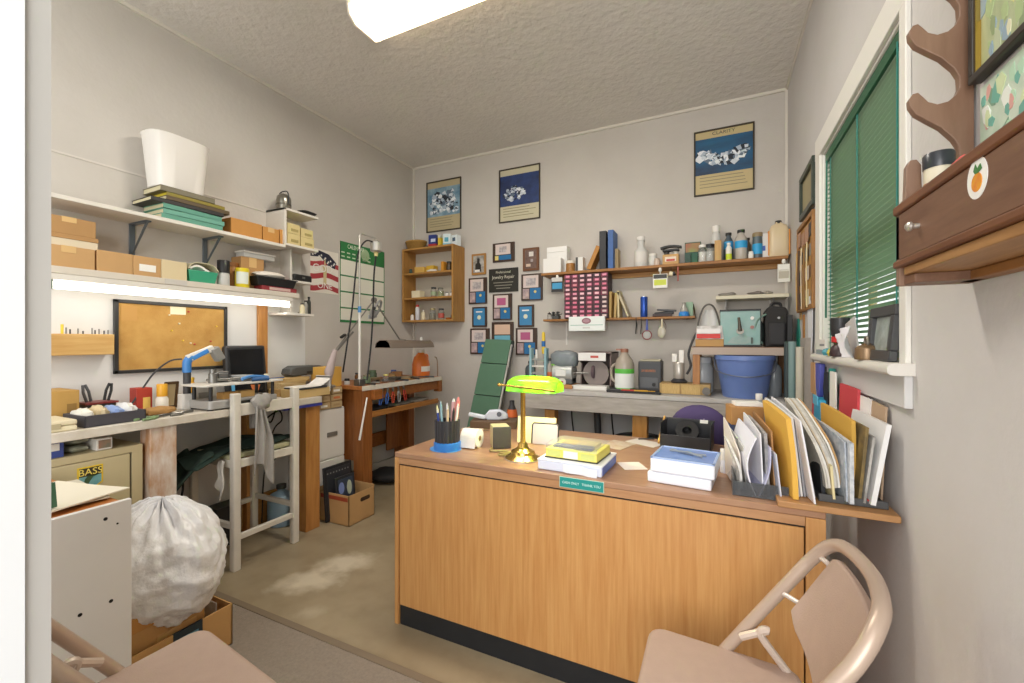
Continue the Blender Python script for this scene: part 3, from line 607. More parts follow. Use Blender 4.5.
for x_, rt, lb in ((-.03, -.22, 'grey handled pliers leaning left in the dark tool caddy'), (.035, .2, 'dark handled pliers leaning right in the dark tool caddy')):
    pt = thing('pliers', lb, 'pliers', (-2.73, L(97, 400, -2.73)+x_, z+.079), 0, rot=(-rt, 0, 0))
    mk('handle', MB().tube([(0, -.008, 0), (0, -.01, .05), (0, -.004, .085)], .006, 8), mat('#55575a' if x_ < 0 else '#222222', .4), pt); mk('handle', MB().tube([(0, .008, 0), (0, .01, .05), (0, .004, .085)], .006, 8), mat('#55575a' if x_ < 0 else '#222222', .4), pt)
yc_, w_, h_ = SL(138, 154, 388, -2.70, z)
carton('parts_box', 'red box with a yellow label standing by the wall under the corkboard', 'box', (-2.75, yc_, z), w_, .07, h_, HP, mat('#a8382a', .6), tape=False, stick=(-.1, .35, .1, .6, mat('#e0bd62', .6)))
yc_, w_, h_ = SL(156, 168, 384, -2.66, z)
jar('jar', 'small white jar with an orange yellow lid under the corkboard', 'jar', (-2.66, yc_, z), w_/2, h_, mat('#e8e2d5', .5), mat('#e0a52c', .4), lh=.45)
yc_, w_, h_ = SL(163, 177, 381, -2.75, z)
pf = thing('standing_photo', 'small brown photo frame leaning on the wall under the corkboard', 'picture frame', (-2.76, yc_, z), rot=(.15, 0, HP))
f_ = MB()
for a, b, c, d in ((-w_/2, w_/2, h_-.014, h_), (-w_/2, w_/2, 0, .014), (-w_/2, -w_/2+.014, 0, h_), (w_/2-.014, w_/2, 0, h_)): f_.box(a, b, -.012, 0, c, d)
mk('frame', f_, mat('#5f4a33', .5), pf, bev=.002); mk('picture', MB().box(-w_/2+.012, w_/2-.012, -.006, -.001, .012, h_-.012), mat('#cdbf98', .6), pf)
# tan rag and pliers lying on bench
solo('chamois', 'small tan chamois lying beside the charcoal drawer tray', 'cloth', MB().ell((0, 0, .018), (.05, .075, .02), 18, 8, f=lambda dd: 1+.15*math.sin(7*dd.x+3)+.12*math.sin(9*dd.y)), mat('#b58a52', .9, var=.2), (-2.56, L(157, 405, -2.56), z))
for u, x_, lb, m in ((158, -2.45, 'green handled pliers lying near the bench edge', mat('#7f9a6b', .5)), (184, -2.47, 'steel pliers lying open near the blue lamp', STEEL)):
    pt = thing('pliers', lb, 'pliers', (x_, L(u, 410, x_), z), .5)
    mk('handle', MB().tube([(0, 0, .007), (.02, -.05, .007), (.005, -.10, .007)], .006, 6, cat=True), m, pt); mk('handle', MB().tube([(0, 0, .007), (-.03, -.045, .007), (-.03, -.10, .007)], .006, 6, cat=True), m, pt)
    mk('jaw', MB().bar((0, 0, .008), (.01, .05, .008), .014, .012), STEEL, pt, bev=.002)
# blue and white clamp-arm lamp
y = L(187, 400, -2.62); lm = thing('bench_lamp', 'blue and white jointed arm lamp with a black sleeve on the left bench', 'lamp', (-2.62, y, z))
def rel(u, v, X=-2.62): p = pX(u, v, X); return (p.x + 2.62, p.y - y, p.z - z)
mk('base', MB().prism(rrect(.06, .07, .012, 4), 0, .085, ax='z'), mat('#d9d7d2', .45), lm, bev=.003)
mk('sleeve', MB().cyl((0, 0, .085), (0, 0, rel(187, 372)[2]), .018, n=16), mat('#39393b', .45), lm)
e0 = rel(187, 372); e1 = rel(185, 361); e2 = rel(213, 348, -2.60)
mk('elbow', MB().tube([(0, 0, e0[2]-.002), (0, 0, e1[2]-.01), (.0, .012, e1[2]+.012), (e2[0]*.15, e2[1]*.2, e1[2]+.022)], .021, 12, cat=True), mat('#3f7fc4', .35), lm)
mk('arm', MB().bar((0, .0, e1[2]+.012), e2, .034, .036), mat('#dbd8d1', .4), lm, bev=.005)
mk('arm_cover', MB().bar(Vector((.012, .02, e1[2]+.012)), Vector(e2)*.75 + Vector((.012, 0, e1[2]*.25+.004)), .022, .024), mat('#3f86cf', .35), lm, bev=.004)
mk('head', MB().bar(Vector(e2), Vector(e2)+Vector((.0, .04, -.07)), .05, .045), mat('#8d8c88', .4), lm, bev=.006)
mk('cord', MB().tube([rel(182, 359), rel(170, 361, -2.66), rel(155, 372, -2.70), rel(143, 388, -2.72), rel(131, 405, -2.72)], .0045, 8, cat=True), DGREY, lm)
bottle('glue_bottle', 'yellow bottle standing behind the blue arm lamp', 'bottle', (-2.70, L(192, 380, -2.70), z), .028, .165, mat('#e0a528', .4), cap=mat('#d9b23a', .4))
carton('control_box', 'pale grey control box behind the blue arm lamp', 'box', (-2.72, L(200, 390, -2.72), z), .12, .1, .11, HP, mat('#c9c6bf', .5), tape=False, stick=(-.3, .3, .3, .7, mat('#9a9994', .5)))
# pantograph engraving machine
ya_, yb_ = L(206, 410, -2.44), L(275, 400, -2.44); ym = (ya_+yb_)/2; w_ = yb_ - ya_
em = thing('engraving_machine', 'grey engraving machine with a raised plate and scattered parts on the left bench', 'machine', (-2.51, ym, z), HP)
GM = mat('#aeadaa', .4, .3)
mk('base', MB().prism(rrect(w_, .2, .02, 4), .008, .052, ax='z'), GM, em, bev=.004)
mk('nameplate', MB().box(-.035, .02, -.1025, -.0995, .022, .038), mat('#33342f', .5), em)
for i, (px, py) in enumerate(((-w_/2+.02, -.075), (w_/2-.02, -.075), (-w_/2+.02, .075), (w_/2-.02, .075))):
    mk('post', MB().cyl((px, py, .05), (px, py, .13), .0095, n=12), mat('#29292a', .4), em); mk('foot', MB().cyl((px, py, 0), (px, py, .009), .014, n=12), BLACK, em)
mk('plate', MB().prism(rrect(w_*1.18, .23, .03, 5, .0, 0), .13, .139, ax='z'), mat('#d8d5cd', .4), em, bev=.001)
pb_ = MB(); pb_.bar((-w_*.35, .03, .156), (w_*.2, -.04, .156), .026, .014).bar((w_*.2, -.04, .170), (-w_*.05, .08, .170), .024, .012)
mk('linkage', pb_, STEEL, em, bev=.002)
mk('spindle', MB().lathe([(.022, .139), (.022, .19), (.016, .195), (.016, .215), (0, .217)], (-w_*.28, .02, 0), 16), STEEL, em)
mk('slide', MB().box(w_*.02, w_*.34, -.02, .05, .139, .165), mat('#99968f', .4, .4), em, bev=.004)
mk('vise', MB().box(-w_*.22, -w_*.05, .03, .09, .139, .20).box(-w_*.2, -w_*.07, .02, .03, .15, .19), mat('#7f7e7b', .4, .5), em, bev=.003)
ez = z + .139
def onplate(lx, ly, dz=0): return Vector((-2.51 - ly, ym + lx, ez + dz))
solo('wrench', 'blue handled tool lying on top of the engraving machine', 'tool', MB().tube([(0, -.07, .018), (0, -.02, .03), (0, .05, .026), (0, .10, .02)], [.010, .014, .013, .006], 10, cat=True), mat('#4f8ac9', .4), onplate(.05, -.085), .1)
solo('screwdriver', 'dark blue screwdriver in front of the engraving plate', 'tool', MB().cyl((0, -.06, .012), (0, .03, .012), .0115, n=10).cyl((0, .03, .012), (0, .12, .012), .0035, n=6), mat('#28598f', .4), onplate(.10, -.10+.0, .0), -.2)
for i, (lx, c, lb) in enumerate(((-.07, '#b58a4c', 'tan wooden block under the engraving plate, near end'), (.03, '#c9a263', 'tan wooden block under the engraving plate, middle'))):
    solo('wood_block', lb, 'block', MB().box(-.04, .04, -.03, .03, 0, .035), mat(c, .7), Vector((-2.47, ym+lx, z+.0525)), HP, bev=.002)
jar('small_pot', 'small white pot at the far end of the engraving plate', 'jar', onplate(.155, -.05), .016, .035, WHITE, CREAM)
# black case / monitor leaning
yc_, w_, h_ = SL(231, 271, 345, -2.70, z)
mo = thing('monitor', 'black monitor tilted back behind the engraving machine', 'monitor', (-2.72, yc_, z), rot=(-.12, 0, HP))
mk('body', MB().box(-w_/2, w_/2, 0, .045, .0, h_), mat('#242527', .45), mo, bev=.012)
mk('screen', MB().box(-w_/2+.022, w_/2-.022, -.002, .001, .03, h_-.025), mat('#0f1216', .15), mo, bev=.001)
mk('tag', MB().box(-w_/2+.02, -w_/2+.04, -.004, -.0022, .06, .10), mat('#5fb0dc', .5), mo)
mk('sticker', MB().prism([(.02, .05), (.055, .04), (.075, .085), (.01, .09)], -.004, -.0022, ax='y'), mat('#c9713f', .5), mo)
# far end: boards, dark case, yellow bottle, white folded tray
pl_y0, pl_y1 = L(274, 365, -2.68), 2.10
zz = z
for i, (lb, h, c) in enumerate((('light wooden board, lowest in the stack at the far end of the bench', .05, '#c2a06a'), ('cream wooden board, middle of the stack under the dark case', .04, '#d8c497'), ('tan wooden board, top of the stack under the dark case', .03, '#c7aa74'))):
    solo('board', lb, 'board', MB().box(-.13+.01*i, .09, pl_y0+.02*i-.0, pl_y1+.03*i, 0, h-.001), wood(c, '#a98752', 6, 'y'), (-2.72, 0, zz), bev=.002, group='boards stacked at the far end of the bench'); zz += h
gc = thing('tool_case', 'charcoal moulded tool case lying on the stacked boards', 'case', (-2.74, (L(287, 355, -2.72)+L(324, 355, -2.72))/2, zz), HP)
w_ = L(324, 355, -2.72) - L(287, 355, -2.72)
mk('body', MB().prism([(-w_/2, .015), (-w_/2+.01, .055), (-w_/2+.05, .075), (w_*.3, .072), (w_/2-.01, .06), (w_/2, .01), (w_*.3, 0), (0, .008), (-w_*.4, 0)], -.05, .05, ax='y'), mat('#4d4e4c', .6, bump=.2, bscale=120), gc, bev=.01); mk('hinge', MB().box(-.02, .02, -.053, -.049, .02, .035), BLACK, gc)
wt2 = thing('paper_tray', 'curved white paper tray at the far end of the left bench', 'tray', (-2.50, (L(290, 385, -2.5)+L(324, 385, -2.5))/2, z), HP)
w_ = L(324, 385, -2.5) - L(290, 385, -2.5)
mk('base', MB().box(-w_/2, w_/2, -.06, .09, 0, .055), mat('#c8ab74', .7), wt2, bev=.003)
mk('gasket', MB().prism(rrect(w_*.9, .16, .03, 4, 0, .015), .055, .063, ax='z'), DGREY, wt2)
mk('panel', MB().sheet(lambda a, b: (-w_*.5+w_*(.05+.95*min(1, a*1.35)), -.06+.14*b, .068 + (.0 if a < .6 else .0) + .075*max(0, (a-.55)/.45)**.8 if a < .93 else .143 - .12*(a-.93)/.07), 16, 4, .004), WHITE, wt2)
# --- filing cabinet, drawer chest, box in the corner between the benches
fx = -2.538; ya_, yb_ = L(318, 440, fx), 2.398; zf = .76
fc = thing('filing_cabinet', 'white filing cabinet between the left bench and the jeweller bench', 'cabinet', (XL+.01, (ya_+yb_)/2, 0), HP)
w_ = yb_-ya_; dd = fx - XL - .01
mk('body', MB().box(-w_/2, w_/2, -dd+.012, 0, 0, zf), mat('#dcd9d2', .45), fc, bev=.003)
for a, b in ((.40, .755), (.03, .39)):
    dr = mk('drawer', MB().box(-w_/2+.006, w_/2-.006, -dd, -dd+.014, a, b), mat('#e2dfd9', .45), fc, bev=.003)
    mk('label_holder', MB().box(-.045, .045, -dd-.006, -dd, (a+b)/2-.02, (a+b)/2+.012), mat('#8f8d86', .4, .5), dr, bev=.001)
ch = thing('drawer_chest', 'small wooden chest of parts drawers on the white filing cabinet', 'drawers', (XL+.02, (ya_-.01+2.37)/2, zf), HP)
w_ = 2.37-ya_+.01; h_ = .155; dd = -2.53 - XL - .02
mk('body', MB().box(-w_/2, w_/2, -dd+.01, 0, 0, h_), mat('#a98c60', .6), ch, bev=.002)
for c in range(2):
    for r_ in range(3):
        x0 = -w_/2+.006 + c*w_/2; z0 = .006 + r_*h_/3
        dr = mk('drawer', MB().box(x0, x0+w_/2-.012, -dd, -dd+.012, z0, z0+h_/3-.009), mat('#c3aa80', .6, var=.12, scale=20), ch, bev=.002)
        mk('drawer_label', MB().box(x0+.02, x0+w_/2-.035, -dd-.001, -dd, z0+.012, z0+.028), (PAPER, mat('#b0956a', .6), mat('#cc7a4a', .6))[(r_+c) % 3], dr)
yc_, w_, h_ = SL(326, 343, 367, -2.55, zf+.155)
carton('parts_carton', 'open yellow carton on top of the small drawer chest', 'box', (-2.635, yc_, zf+.155), w_*.95, .15, h_, HP, mat('#d8a850', .6), tape=False)
jar('jar', 'small black and white jar on the far end of the drawer chest', 'jar', (-2.57, L(347, 378, -2.57), zf+.155), .022, .05, FROST, BLACK, lh=.35)
bottle('small_bottle', 'yellow bottle with a red cap beside the dark tool case', 'bottle', (-2.75, 2.155, zf+.155), .024, .155, mat('#e2b636', .4), cap=RED, neck=.5)
# cardboard box on the floor with black framed panels
bx0, bx1, by0, by1, bh = -2.51, -2.235, 2.145, 2.384, .205
ob = thing('cardboard_box', 'open brown cardboard box on the floor beside the bench post', 'box', ((bx0+bx1)/2, (by0+by1)/2, 0), HP)
w_, dd = by1-by0, bx1-bx0; th = .006
q_ = MB().box(-w_/2, w_/2, -dd/2, -dd/2+th, 0, bh).box(-w_/2, w_/2, dd/2-th, dd/2, 0, bh+.03).box(-w_/2, -w_/2+th, -dd/2, dd/2, 0, bh).box(w_/2-th, w_/2, -dd/2, dd/2, 0, bh+.015).box(-w_/2, w_/2, -dd/2, dd/2, 0, th)
mk('body', q_, mat('#c79d68', .8, var=.12, scale=5), ob, bev=.001)
mk('handle_hole', MB().prism(rrect(.09, .028, .012, 4, .03, bh*.72), -dd/2-.0008, -dd/2+.0, ax='y'), mat('#3d2712', .9), ob)
mk('print_stripe', MB().box(-w_/2-.0008, -w_/2, -dd/2+.01, dd/2-.01, bh*.80, bh*.93), mat('#a5462a', .7), ob)
for i, (lb, y, x, h, m) in enumerate((('large black framed panel standing in the open cardboard box', .045, -2.41, .37, mat('#26272a', .4)), ('smaller dark framed picture with a pale emblem in the open cardboard box', .03, -2.345, .30, mat('#2b2d33', .4)))):
    t = thing('leaning_picture', lb, 'panel', (x, (by0+by1)/2-.025, .007), rot=(-.08, 0, HP))
    w2 = (.25, .17)[i]; mk('frame', MB().box(-w2/2, w2/2, 0, .014, 0, h), m, t, bev=.003)
    mk('panel', MB().box(-w2/2+.02, w2/2-.02, -.002, .0, .02, h-.02), mat('#34353a' if i == 0 else '#3a4353', .35), t)
    if i: mk('emblem', MB().prism([(.03+.022*math.cos(a*PI/8), h-.09+.05*math.sin(a*PI/8)) for a in range(16)], -.003, -.002, ax='y'), mat('#b9c3ae', .5), t); mk('emblem', MB().prism([(-.04+.025*math.cos(a*PI/8), h-.08+.04*math.sin(a*PI/8)) for a in range(16)], -.003, -.002, ax='y'), mat('#7d8fc4', .5), t)
    else:
        rr = random.Random(2)
        for k in range(8): mk('stud', MB().box(-.1+.026*k, -.09+.026*k, -.003, -.002, h-.05, h-.042), GREY, t)
# --- beige metal cabinet under the bench with boxes on top
cx0 = -2.45; yy0, yy1 = .62, L(143, 450, cx0); ch_ = .767
mc = thing('metal_cabinet', 'beige metal cabinet with a fishing sticker under the near end of the bench', 'cabinet', (XL+.02, (yy0+yy1)/2, 0), HP)
w_ = yy1-yy0; dd = cx0-XL-.02
BM = mat('#c3b58f', .45, var=.06, scale=3)
mk('body', MB().box(-w_/2, w_/2, -dd+.014, 0, 0, ch_), BM, mc, bev=.003)
dr = mk('door', MB().box(-w_/2+.02, w_/2-.05, -dd, -dd+.016, .03, ch_-.035), BM, mc, bev=.003)
mk('door_edge', MB().box(w_/2-.049, w_/2-.044, -dd+.006, -dd+.0145, .03, ch_-.035), mat('#5d5440', .6), dr)
f_ = MB().box(-w_/2, w_/2, -dd+.002, -dd+.016, ch_-.032, ch_).box(w_/2-.042, w_/2, -dd+.002, -dd+.016, 0, ch_-.032); mk('face_frame', f_, BM, mc, bev=.002)
a, b = L(77, 480, cx0)-(yy0+yy1)/2, L(103, 475, cx0)-(yy0+yy1)/2; zs1, zs0 = pX(90, 466, cx0).z, pX(90, 491, cx0).z
def shield(m_): return [(a+m_, zs1-m_), (a+m_, zs0+.03+m_*.6), ((a+b)/2, zs0+m_), (b-m_, zs0+.03+m_*.6), (b-m_, zs1-m_)]
sk = mk('sticker', MB().prism(shield(0), -dd-.001, -dd, ax='y'), mat('#e0bf2e', .45), dr)
mk('sticker_picture', MB().prism(shield(.006), -dd-.0016, -dd-.001, ax='y'), mat('#86b9b4', .45, color2='#4f8f9f', scale=30), sk)
mk('sticker_band', MB().prism([(a+.006, zs1-.006), (a+.006, zs1-.042), (b-.006, zs1-.042), (b-.006, zs1-.006)], -dd-.0022, -dd-.0016, ax='y'), mat('#3a3324', .45), sk)
text('lettering', 'BASS', .040, mat('#ead66a', .5), sk, ((a+b)/2, -dd-.0026, zs1-.025), sx=.95)
mk('fish', MB().prism([((a+b)/2+x_*(b-a), zs0+.045+z_*.06) for x_, z_ in ((-.3, -.3), (-.2, .2), (0, .55), (.22, .6), (.3, .35), (.1, .25), (-.05, -.1), (-.12, -.45), (-.22, -.2))], -dd-.0022, -dd-.0016, ax='y'), mat('#3f5a3a', .5), sk)
yc_, w_, h_ = SL(40, 64, 441, -2.47, ch_); h_ = min(h_, .066)
carton('small_carton', 'blue and white carton on top of the beige metal cabinet', 'box', (-2.52, yc_, ch_), w_, .1, h_, HP, mat('#3f4f94', .6), tape=False, stick=(-.1, .3, .45, .9, WHITE))
yc_, w_, h_ = SL(66, 95, 441, -2.47, ch_)
for i in range(2): solo('plastic_bag', ('clear crinkled parts bag lying flat on the beige metal cabinet', 'clear crinkled parts bag lying on the other bag, top of the beige cabinet')[i], 'bag', MB().ell((0, 0, .016), (.09, w_/2, .0165), 18, 8, f=lambda d: 1+.07*math.sin(11*d.x+i)+.07*math.sin(13*d.y)), mat('#a8ab98', .35, var=.25, scale=25), (-2.57, yc_, ch_+.036*i), .05*i)
yc_, w_, h_ = SL(96.5, 112.5, 438, -2.47, ch_); h_ = min(h_, .068)
carton('photo_box', 'white box printed with a photo of a hand on the beige cabinet', 'box', (-2.54, yc_, ch_), w_, .14, h_, HP, WHITE, tape=False, stick=(-.38, .38, .15, .85, mat('#a9806a', .6, color2='#6f7a6a', scale=25)))
# under the bench, in the shade
jg = bottle('jug', 'grey blue plastic jug on the floor under the left bench', 'jug', (-2.70, 1.99, 0), .085, .27, mat('#7d95a6', .4), cap=DGREY, neck=.3)
for i, (yy, lb) in enumerate(((1.64, 'small black speaker box on the floor under the bench'), (1.42, 'black power supply box on the floor under the bench'))):
    t = carton('electrical_box', lb, 'box', (-2.76, yy, 0), .15, .12, (.24, .12)[i], HP, mat('#27282b', .5), tape=False)
solo('power_cord', 'black cord hanging down the wall under the left bench', 'cord', MB().tube([(-2.80, 1.30, .80), (-2.79, 1.34, .6), (-2.77, 1.42, .45), (-2.76, 1.38, .30), (-2.74, 1.25, .25), (-2.76, 1.1, .12), (-2.75, 1.0, .008)], .006, 8, cat=True), BLACK)
solo('power_cord', 'black looped cord hanging behind the stool rag under the bench', 'cord', MB().tube([(-2.80, 2.03, .80), (-2.76, 1.96, .70), (-2.72, 1.90, .735), (-2.71, 1.98, .775), (-2.75, 2.03, .70), (-2.8, 2.0, .62), (-2.82, 1.95, .35), (-2.82, 1.93, .006)], .005, 8, cat=True), BLACK)
# ================================================================ NEAR LEFT: white cabinet, boxes, white bag
wc = thing('low_cabinet', 'white painted low cabinet end panel nearest the doorway on the left', 'cabinet', (-2.05, .64, 0))
px0, px1, py0, py1, pz = -.35, .34, -.105, .09, .742
mk('side_panel', MB().box(px1-.018, px1, py0, py1, 0, pz), mat('#e4e2df', .5, var=.05, scale=4), wc, bev=.002)
mk('side_panel', MB().box(px0, px0+.018, py0, py1, 0, pz-.02), WHITEP, wc, bev=.002)
mk('top', MB().box(px0, px1-.0185, py0, py1-.004, pz-.035, pz-.015), mat('#b06a2e', .5), wc, bev=.002)
mk('back', MB().box(px0+.018, px1-.018, py1-.012, py1-.004, .03, pz-.035), WHITEP, wc)
mk('shelf', MB().box(px0+.018, px1-.018, py0+.01, py1-.012, .36, .378), WHITEP, wc)
for u, v in ((105.5, 519), (117.5, 523.5), (111, 601), (80, 615)):
    p = pX(u, v, -1.71); mk('screw_hole', MB().lathe([(.0055 if u != 117.5 else .003, 0), (.0055 if u != 117.5 else .003, .001)], (0, 0, 0), 12, M=Matrix.Rotation(PI/2, 3, 'Y')), mat('#15110e', .9), wc, loc=(px1-.0004, p.y-.64, p.z))
zc_ = pz - .0148
for i, (dx, dy, rz, c, lb) in enumerate(((-.14, -.03, .15, '#d9d2bd', 'cream paper sheet, bottom of the pile on the white low cabinet'), (-.12, -.01, -.1, '#c9c2ac', 'grey cream folder, middle of the pile on the white low cabinet'), (-.10, .0, .25, '#e6dfcb', 'cream folder, top of the pile on the white low cabinet'))):
    solo('paper_folder', lb, 'folder', MB().sheet(lambda a, b: ((a-.5)*.32, (b-.5)*.22, .004+.002*math.sin(4*a+i)), 8, 6, .004), mat(c, .75), (-2.05+dx+.19, .64+dy-.01, zc_+.007*i), rz, group='papers piled on the white low cabinet')
leanbook('binder', 'green binder standing on the white low cabinet beside the door jamb', 'binder', (-1.80, .555, zc_+.022), .012, .06, .075, mat('#3f6b52', .5), tilt=-.12, rz=.2)
# open delivery box, taller box inside, white bag
b1 = thing('cardboard_box', 'low open cardboard tray box with a dark tape strip on the carpet', 'box', (-1.955, .922, .007), HP)
w_, dd, bh = .37, .31, .165; th = .006
q_ = MB().box(-w_/2, w_/2, -dd/2, -dd/2+th, 0, bh).box(-w_/2, w_/2, dd/2-th, dd/2, 0, bh).box(-w_/2, -w_/2+th, -dd/2, dd/2, 0, bh).box(w_/2-th, w_/2, -dd/2, dd/2, 0, bh).box(-w_/2, w_/2, -dd/2, dd/2, 0, th)
mk('body', q_, mat('#c99c62', .8, var=.1, scale=4), b1, bev=.001)
mk('tape_strip', MB().box(-.03, .07, -dd/2-.0012, -dd/2, bh-.06, bh+.001).box(-.03, .07, -dd/2, -dd/2+th+.001, bh, bh+.0012), mat('#22303a', .35), b1)
mk('tape_mark', MB().box(-.015, .055, -dd/2-.0018, -dd/2-.0012, bh-.036, bh-.026), mat('#5f93ab', .4), b1)
for z0 in (bh-.05, bh-.13): mk('slot', MB().box(w_/2-.0005, w_/2+.0008, -dd/2+.035, -dd/2+.06, z0, z0+.03), mat('#5b3c1a', .9), b1)
mk('shipping_label', MB().box(w_/2-.012, w_/2-.0065, -.06, .05, bh-.10, bh-.02), PAPER, b1)
b2 = thing('cardboard_box', 'taller brown cardboard box with packing tape set inside the low tray box', 'box', (-1.955, .885, .0135), HP)
w2, d2, h2 = .26, .255, .27
mk('body', MB().box(-w2/2, w2/2, -d2/2, d2/2, 0, h2), mat('#bd9159', .8, var=.12, scale=4), b2, bev=.002)
mk('tape', MB().box(-.03, .10, -d2/2-.001, -d2/2, .05, .17), mat('#c9a06a', .35), b2); mk('flap', MB().box(-w2/2, w2/2, -d2/2-.003, -d2/2, h2-.05, h2+.0), mat('#bd8848', .8), b2, bev=.001)
def bagf(d):
    a = math.atan2(d.y, d.x); pin = max(0, d.z) ** 2
    return (1 + .05*math.sin(5*a+1)*(1-abs(d.z)) + pin*.07*math.sin(17*a+3*d.z) + .022*math.sin(29*a+2*math.sin(5*d.z))*(.25+.75*max(0, d.z))
            + .025*math.sin(14*d.z+3*d.x+2*math.sin(4*a)) + .012*math.sin(33*d.z+9*d.y+3*math.sin(7*a)) + .01*math.sin(41*d.x+23*d.z) - .05*max(0, -d.z-.5))
bgm = MB().ell((0, 0, 0), (.25, .195, .235), 110, 60, f=bagf)
bag = thing('rubbish_bag', 'full white plastic bag slumped over the brown cardboard boxes', 'bag', (-1.965, .935, .0135+h2+.10))
mk('bag', bgm, mat('#e8e8ea', .3, bump=.5, bscale=38), bag, ang=180)
mk('knot', MB().ell((.03, .02, .225), (.03, .028, .022), 24, 12, f=lambda d: 1+.2*math.sin(9*math.atan2(d.y, d.x))), mat('#e8e8ea', .3), bag, ang=180)
# ================================================================ JEWELLER'S BENCH IN THE CORNER
JX, JY0, JY1, JZ = -2.35, 2.50, 3.40, .92
def J(u, v, X=JX): return pX(u, v, X)
jb = thing('jeweller_bench', 'brown wooden jeweller bench with a lower tray in the far left corner', 'workbench', (JX, (JY0+JY1)/2, 0), HP)
w, d = JY1-JY0+.13, JX-XL-.012; x0 = -w/2-.06; x1 = (JY1-JY0)/2+.0
x0 = J(362, 390).y-.005-(JY0+JY1)/2; x1 = J(442, 380).y-(JY0+JY1)/2
def jbox(nm, a, b, c, e, f, g, m=BENCHW, bev=.003): return mk(nm, MB().box(a, b, c, e, f, g), m, jb, bev=bev)
jbox('top', x0, x1, 0, d, JZ-.03, JZ, wood('#b0713a', '#8c5326', 5, 'x'))
jbox('edge_strip', x0+.005, x1-.01, -.004, .0, JZ-.035, JZ+.002, mat('#e3ddcf', .5, var=.2, scale=30), .001)
jbox('apron', x0+.06, x1-.02, .01, .03, JZ-.115, JZ-.031, BENCHW)
l0 = J(363, 420).y-(JY0+JY1)/2; l1 = J(372.5, 420).y-(JY0+JY1)/2
for a, b, c, e in ((l0, l1, .0, .095), (x1-.115, x1-.03, d-.19, d-.1), (l0+.03, l1+.03, d-.09, d), (x1-.1, x1-.02, d-.09, d)): jbox('leg', a, b, c+.001, e, 0, JZ-.031, BENCHZ)
jbox('side_panel', l0+.03, l0+.05, .095, d-.09, .35, JZ-.03, BENCHZ)
jbox('bench_pin', x0+.10, x0+.19, -.03, .012, JZ-.11, JZ-.037, wood('#a5642c', '#86501f', 5, 'x'))
jbox('end_block', x1-.05, x1, -.003, .06, JZ-.14, JZ-.031)
tz_ = JZ-.235
jbox('tray', l1, x1-.03, .01, d-.1, tz_, tz_+.012, wood('#b67a3c', '#95602c', 5, 'x'))
jbox('tray_lip', l1, x1-.06, .0, .014, tz_-.01, tz_+.035, wood('#b67a3c', '#95602c', 5, 'x'))
jbox('back_rail', l1, x1-.1, d-.06, d-.035, .30, .42); jbox('foot_rail', l1, x1-.1, d-.05, d-.02, .03, .14, mat('#b9b4aa', .6))
jbox('lower_panel', x1-.33, x1-.10, d-.12, d-.10, .25, tz_-.01, BENCHZ)
def onj(ly, lx): return Vector((JX - lx, (JY0+JY1)/2 + ly, JZ))   # ly along bench, lx back from the front edge
rr = random.Random(11)
wj = x1-x0
items = [
 ('jar', 'squat green jar near the pole stand on the jeweller bench', .17, .12, .03, .07, mat('#6b7f5f', .4), '#8f8a70'),
 ('jar', 'small brown glass jar behind the squat green jar on the jeweller bench', .20, .24, .026, .08, mat('#6d4a28', .2), '#2a2a2a'),
 ('jar', 'clear jar with a pale yellow lid, front middle of the jeweller bench', .36, .10, .024, .06, GLASS, '#d9cf7a'),
 ('jar', 'dark green tin at the back middle of the jeweller bench', .42, .30, .035, .085, mat('#42533d', .5), '#566b4d'),
 ('jar', 'tan pot at the middle of the jeweller bench', .54, .2, .03, .055, mat('#b08a5b', .6), '#8a6a44'),
 ('jar', 'small blue capped jar at the back right of the jeweller bench', .70, .32, .028, .07, GLASS, '#4a66b0')]
for nm, lb, fy, lx, r, h, m, lc in items: jar(nm, lb, 'jar', onj(x0+fy*wj, lx), r, h, m, mat(lc, .5), group='jars on the jeweller bench')
for i, (fy, lx, c, lb) in enumerate(((.30, .18, '#7f6b4e', 'brown block of hand tools on the jeweller bench, left of the middle'), (.48, .12, '#4a4640', 'dark steel block on the jeweller bench, front middle'), (.62, .10, '#8c7a5c', 'tan flat block on the jeweller bench, right of the middle'), (.66, .24, '#a5703a', 'orange brown wooden box on the jeweller bench near the orange jug'))):
    t = carton('tool_block', lb, 'tool block', onj(x0+fy*wj, lx), .10, .08, (.035, .03, .025, .06)[i], HP+.2*i, mat(c, .6, var=.2, scale=30), tape=False)
    mk('slot', MB().box(-.03, .03, -.0412, -.04, .008, .018), BLACK, t)
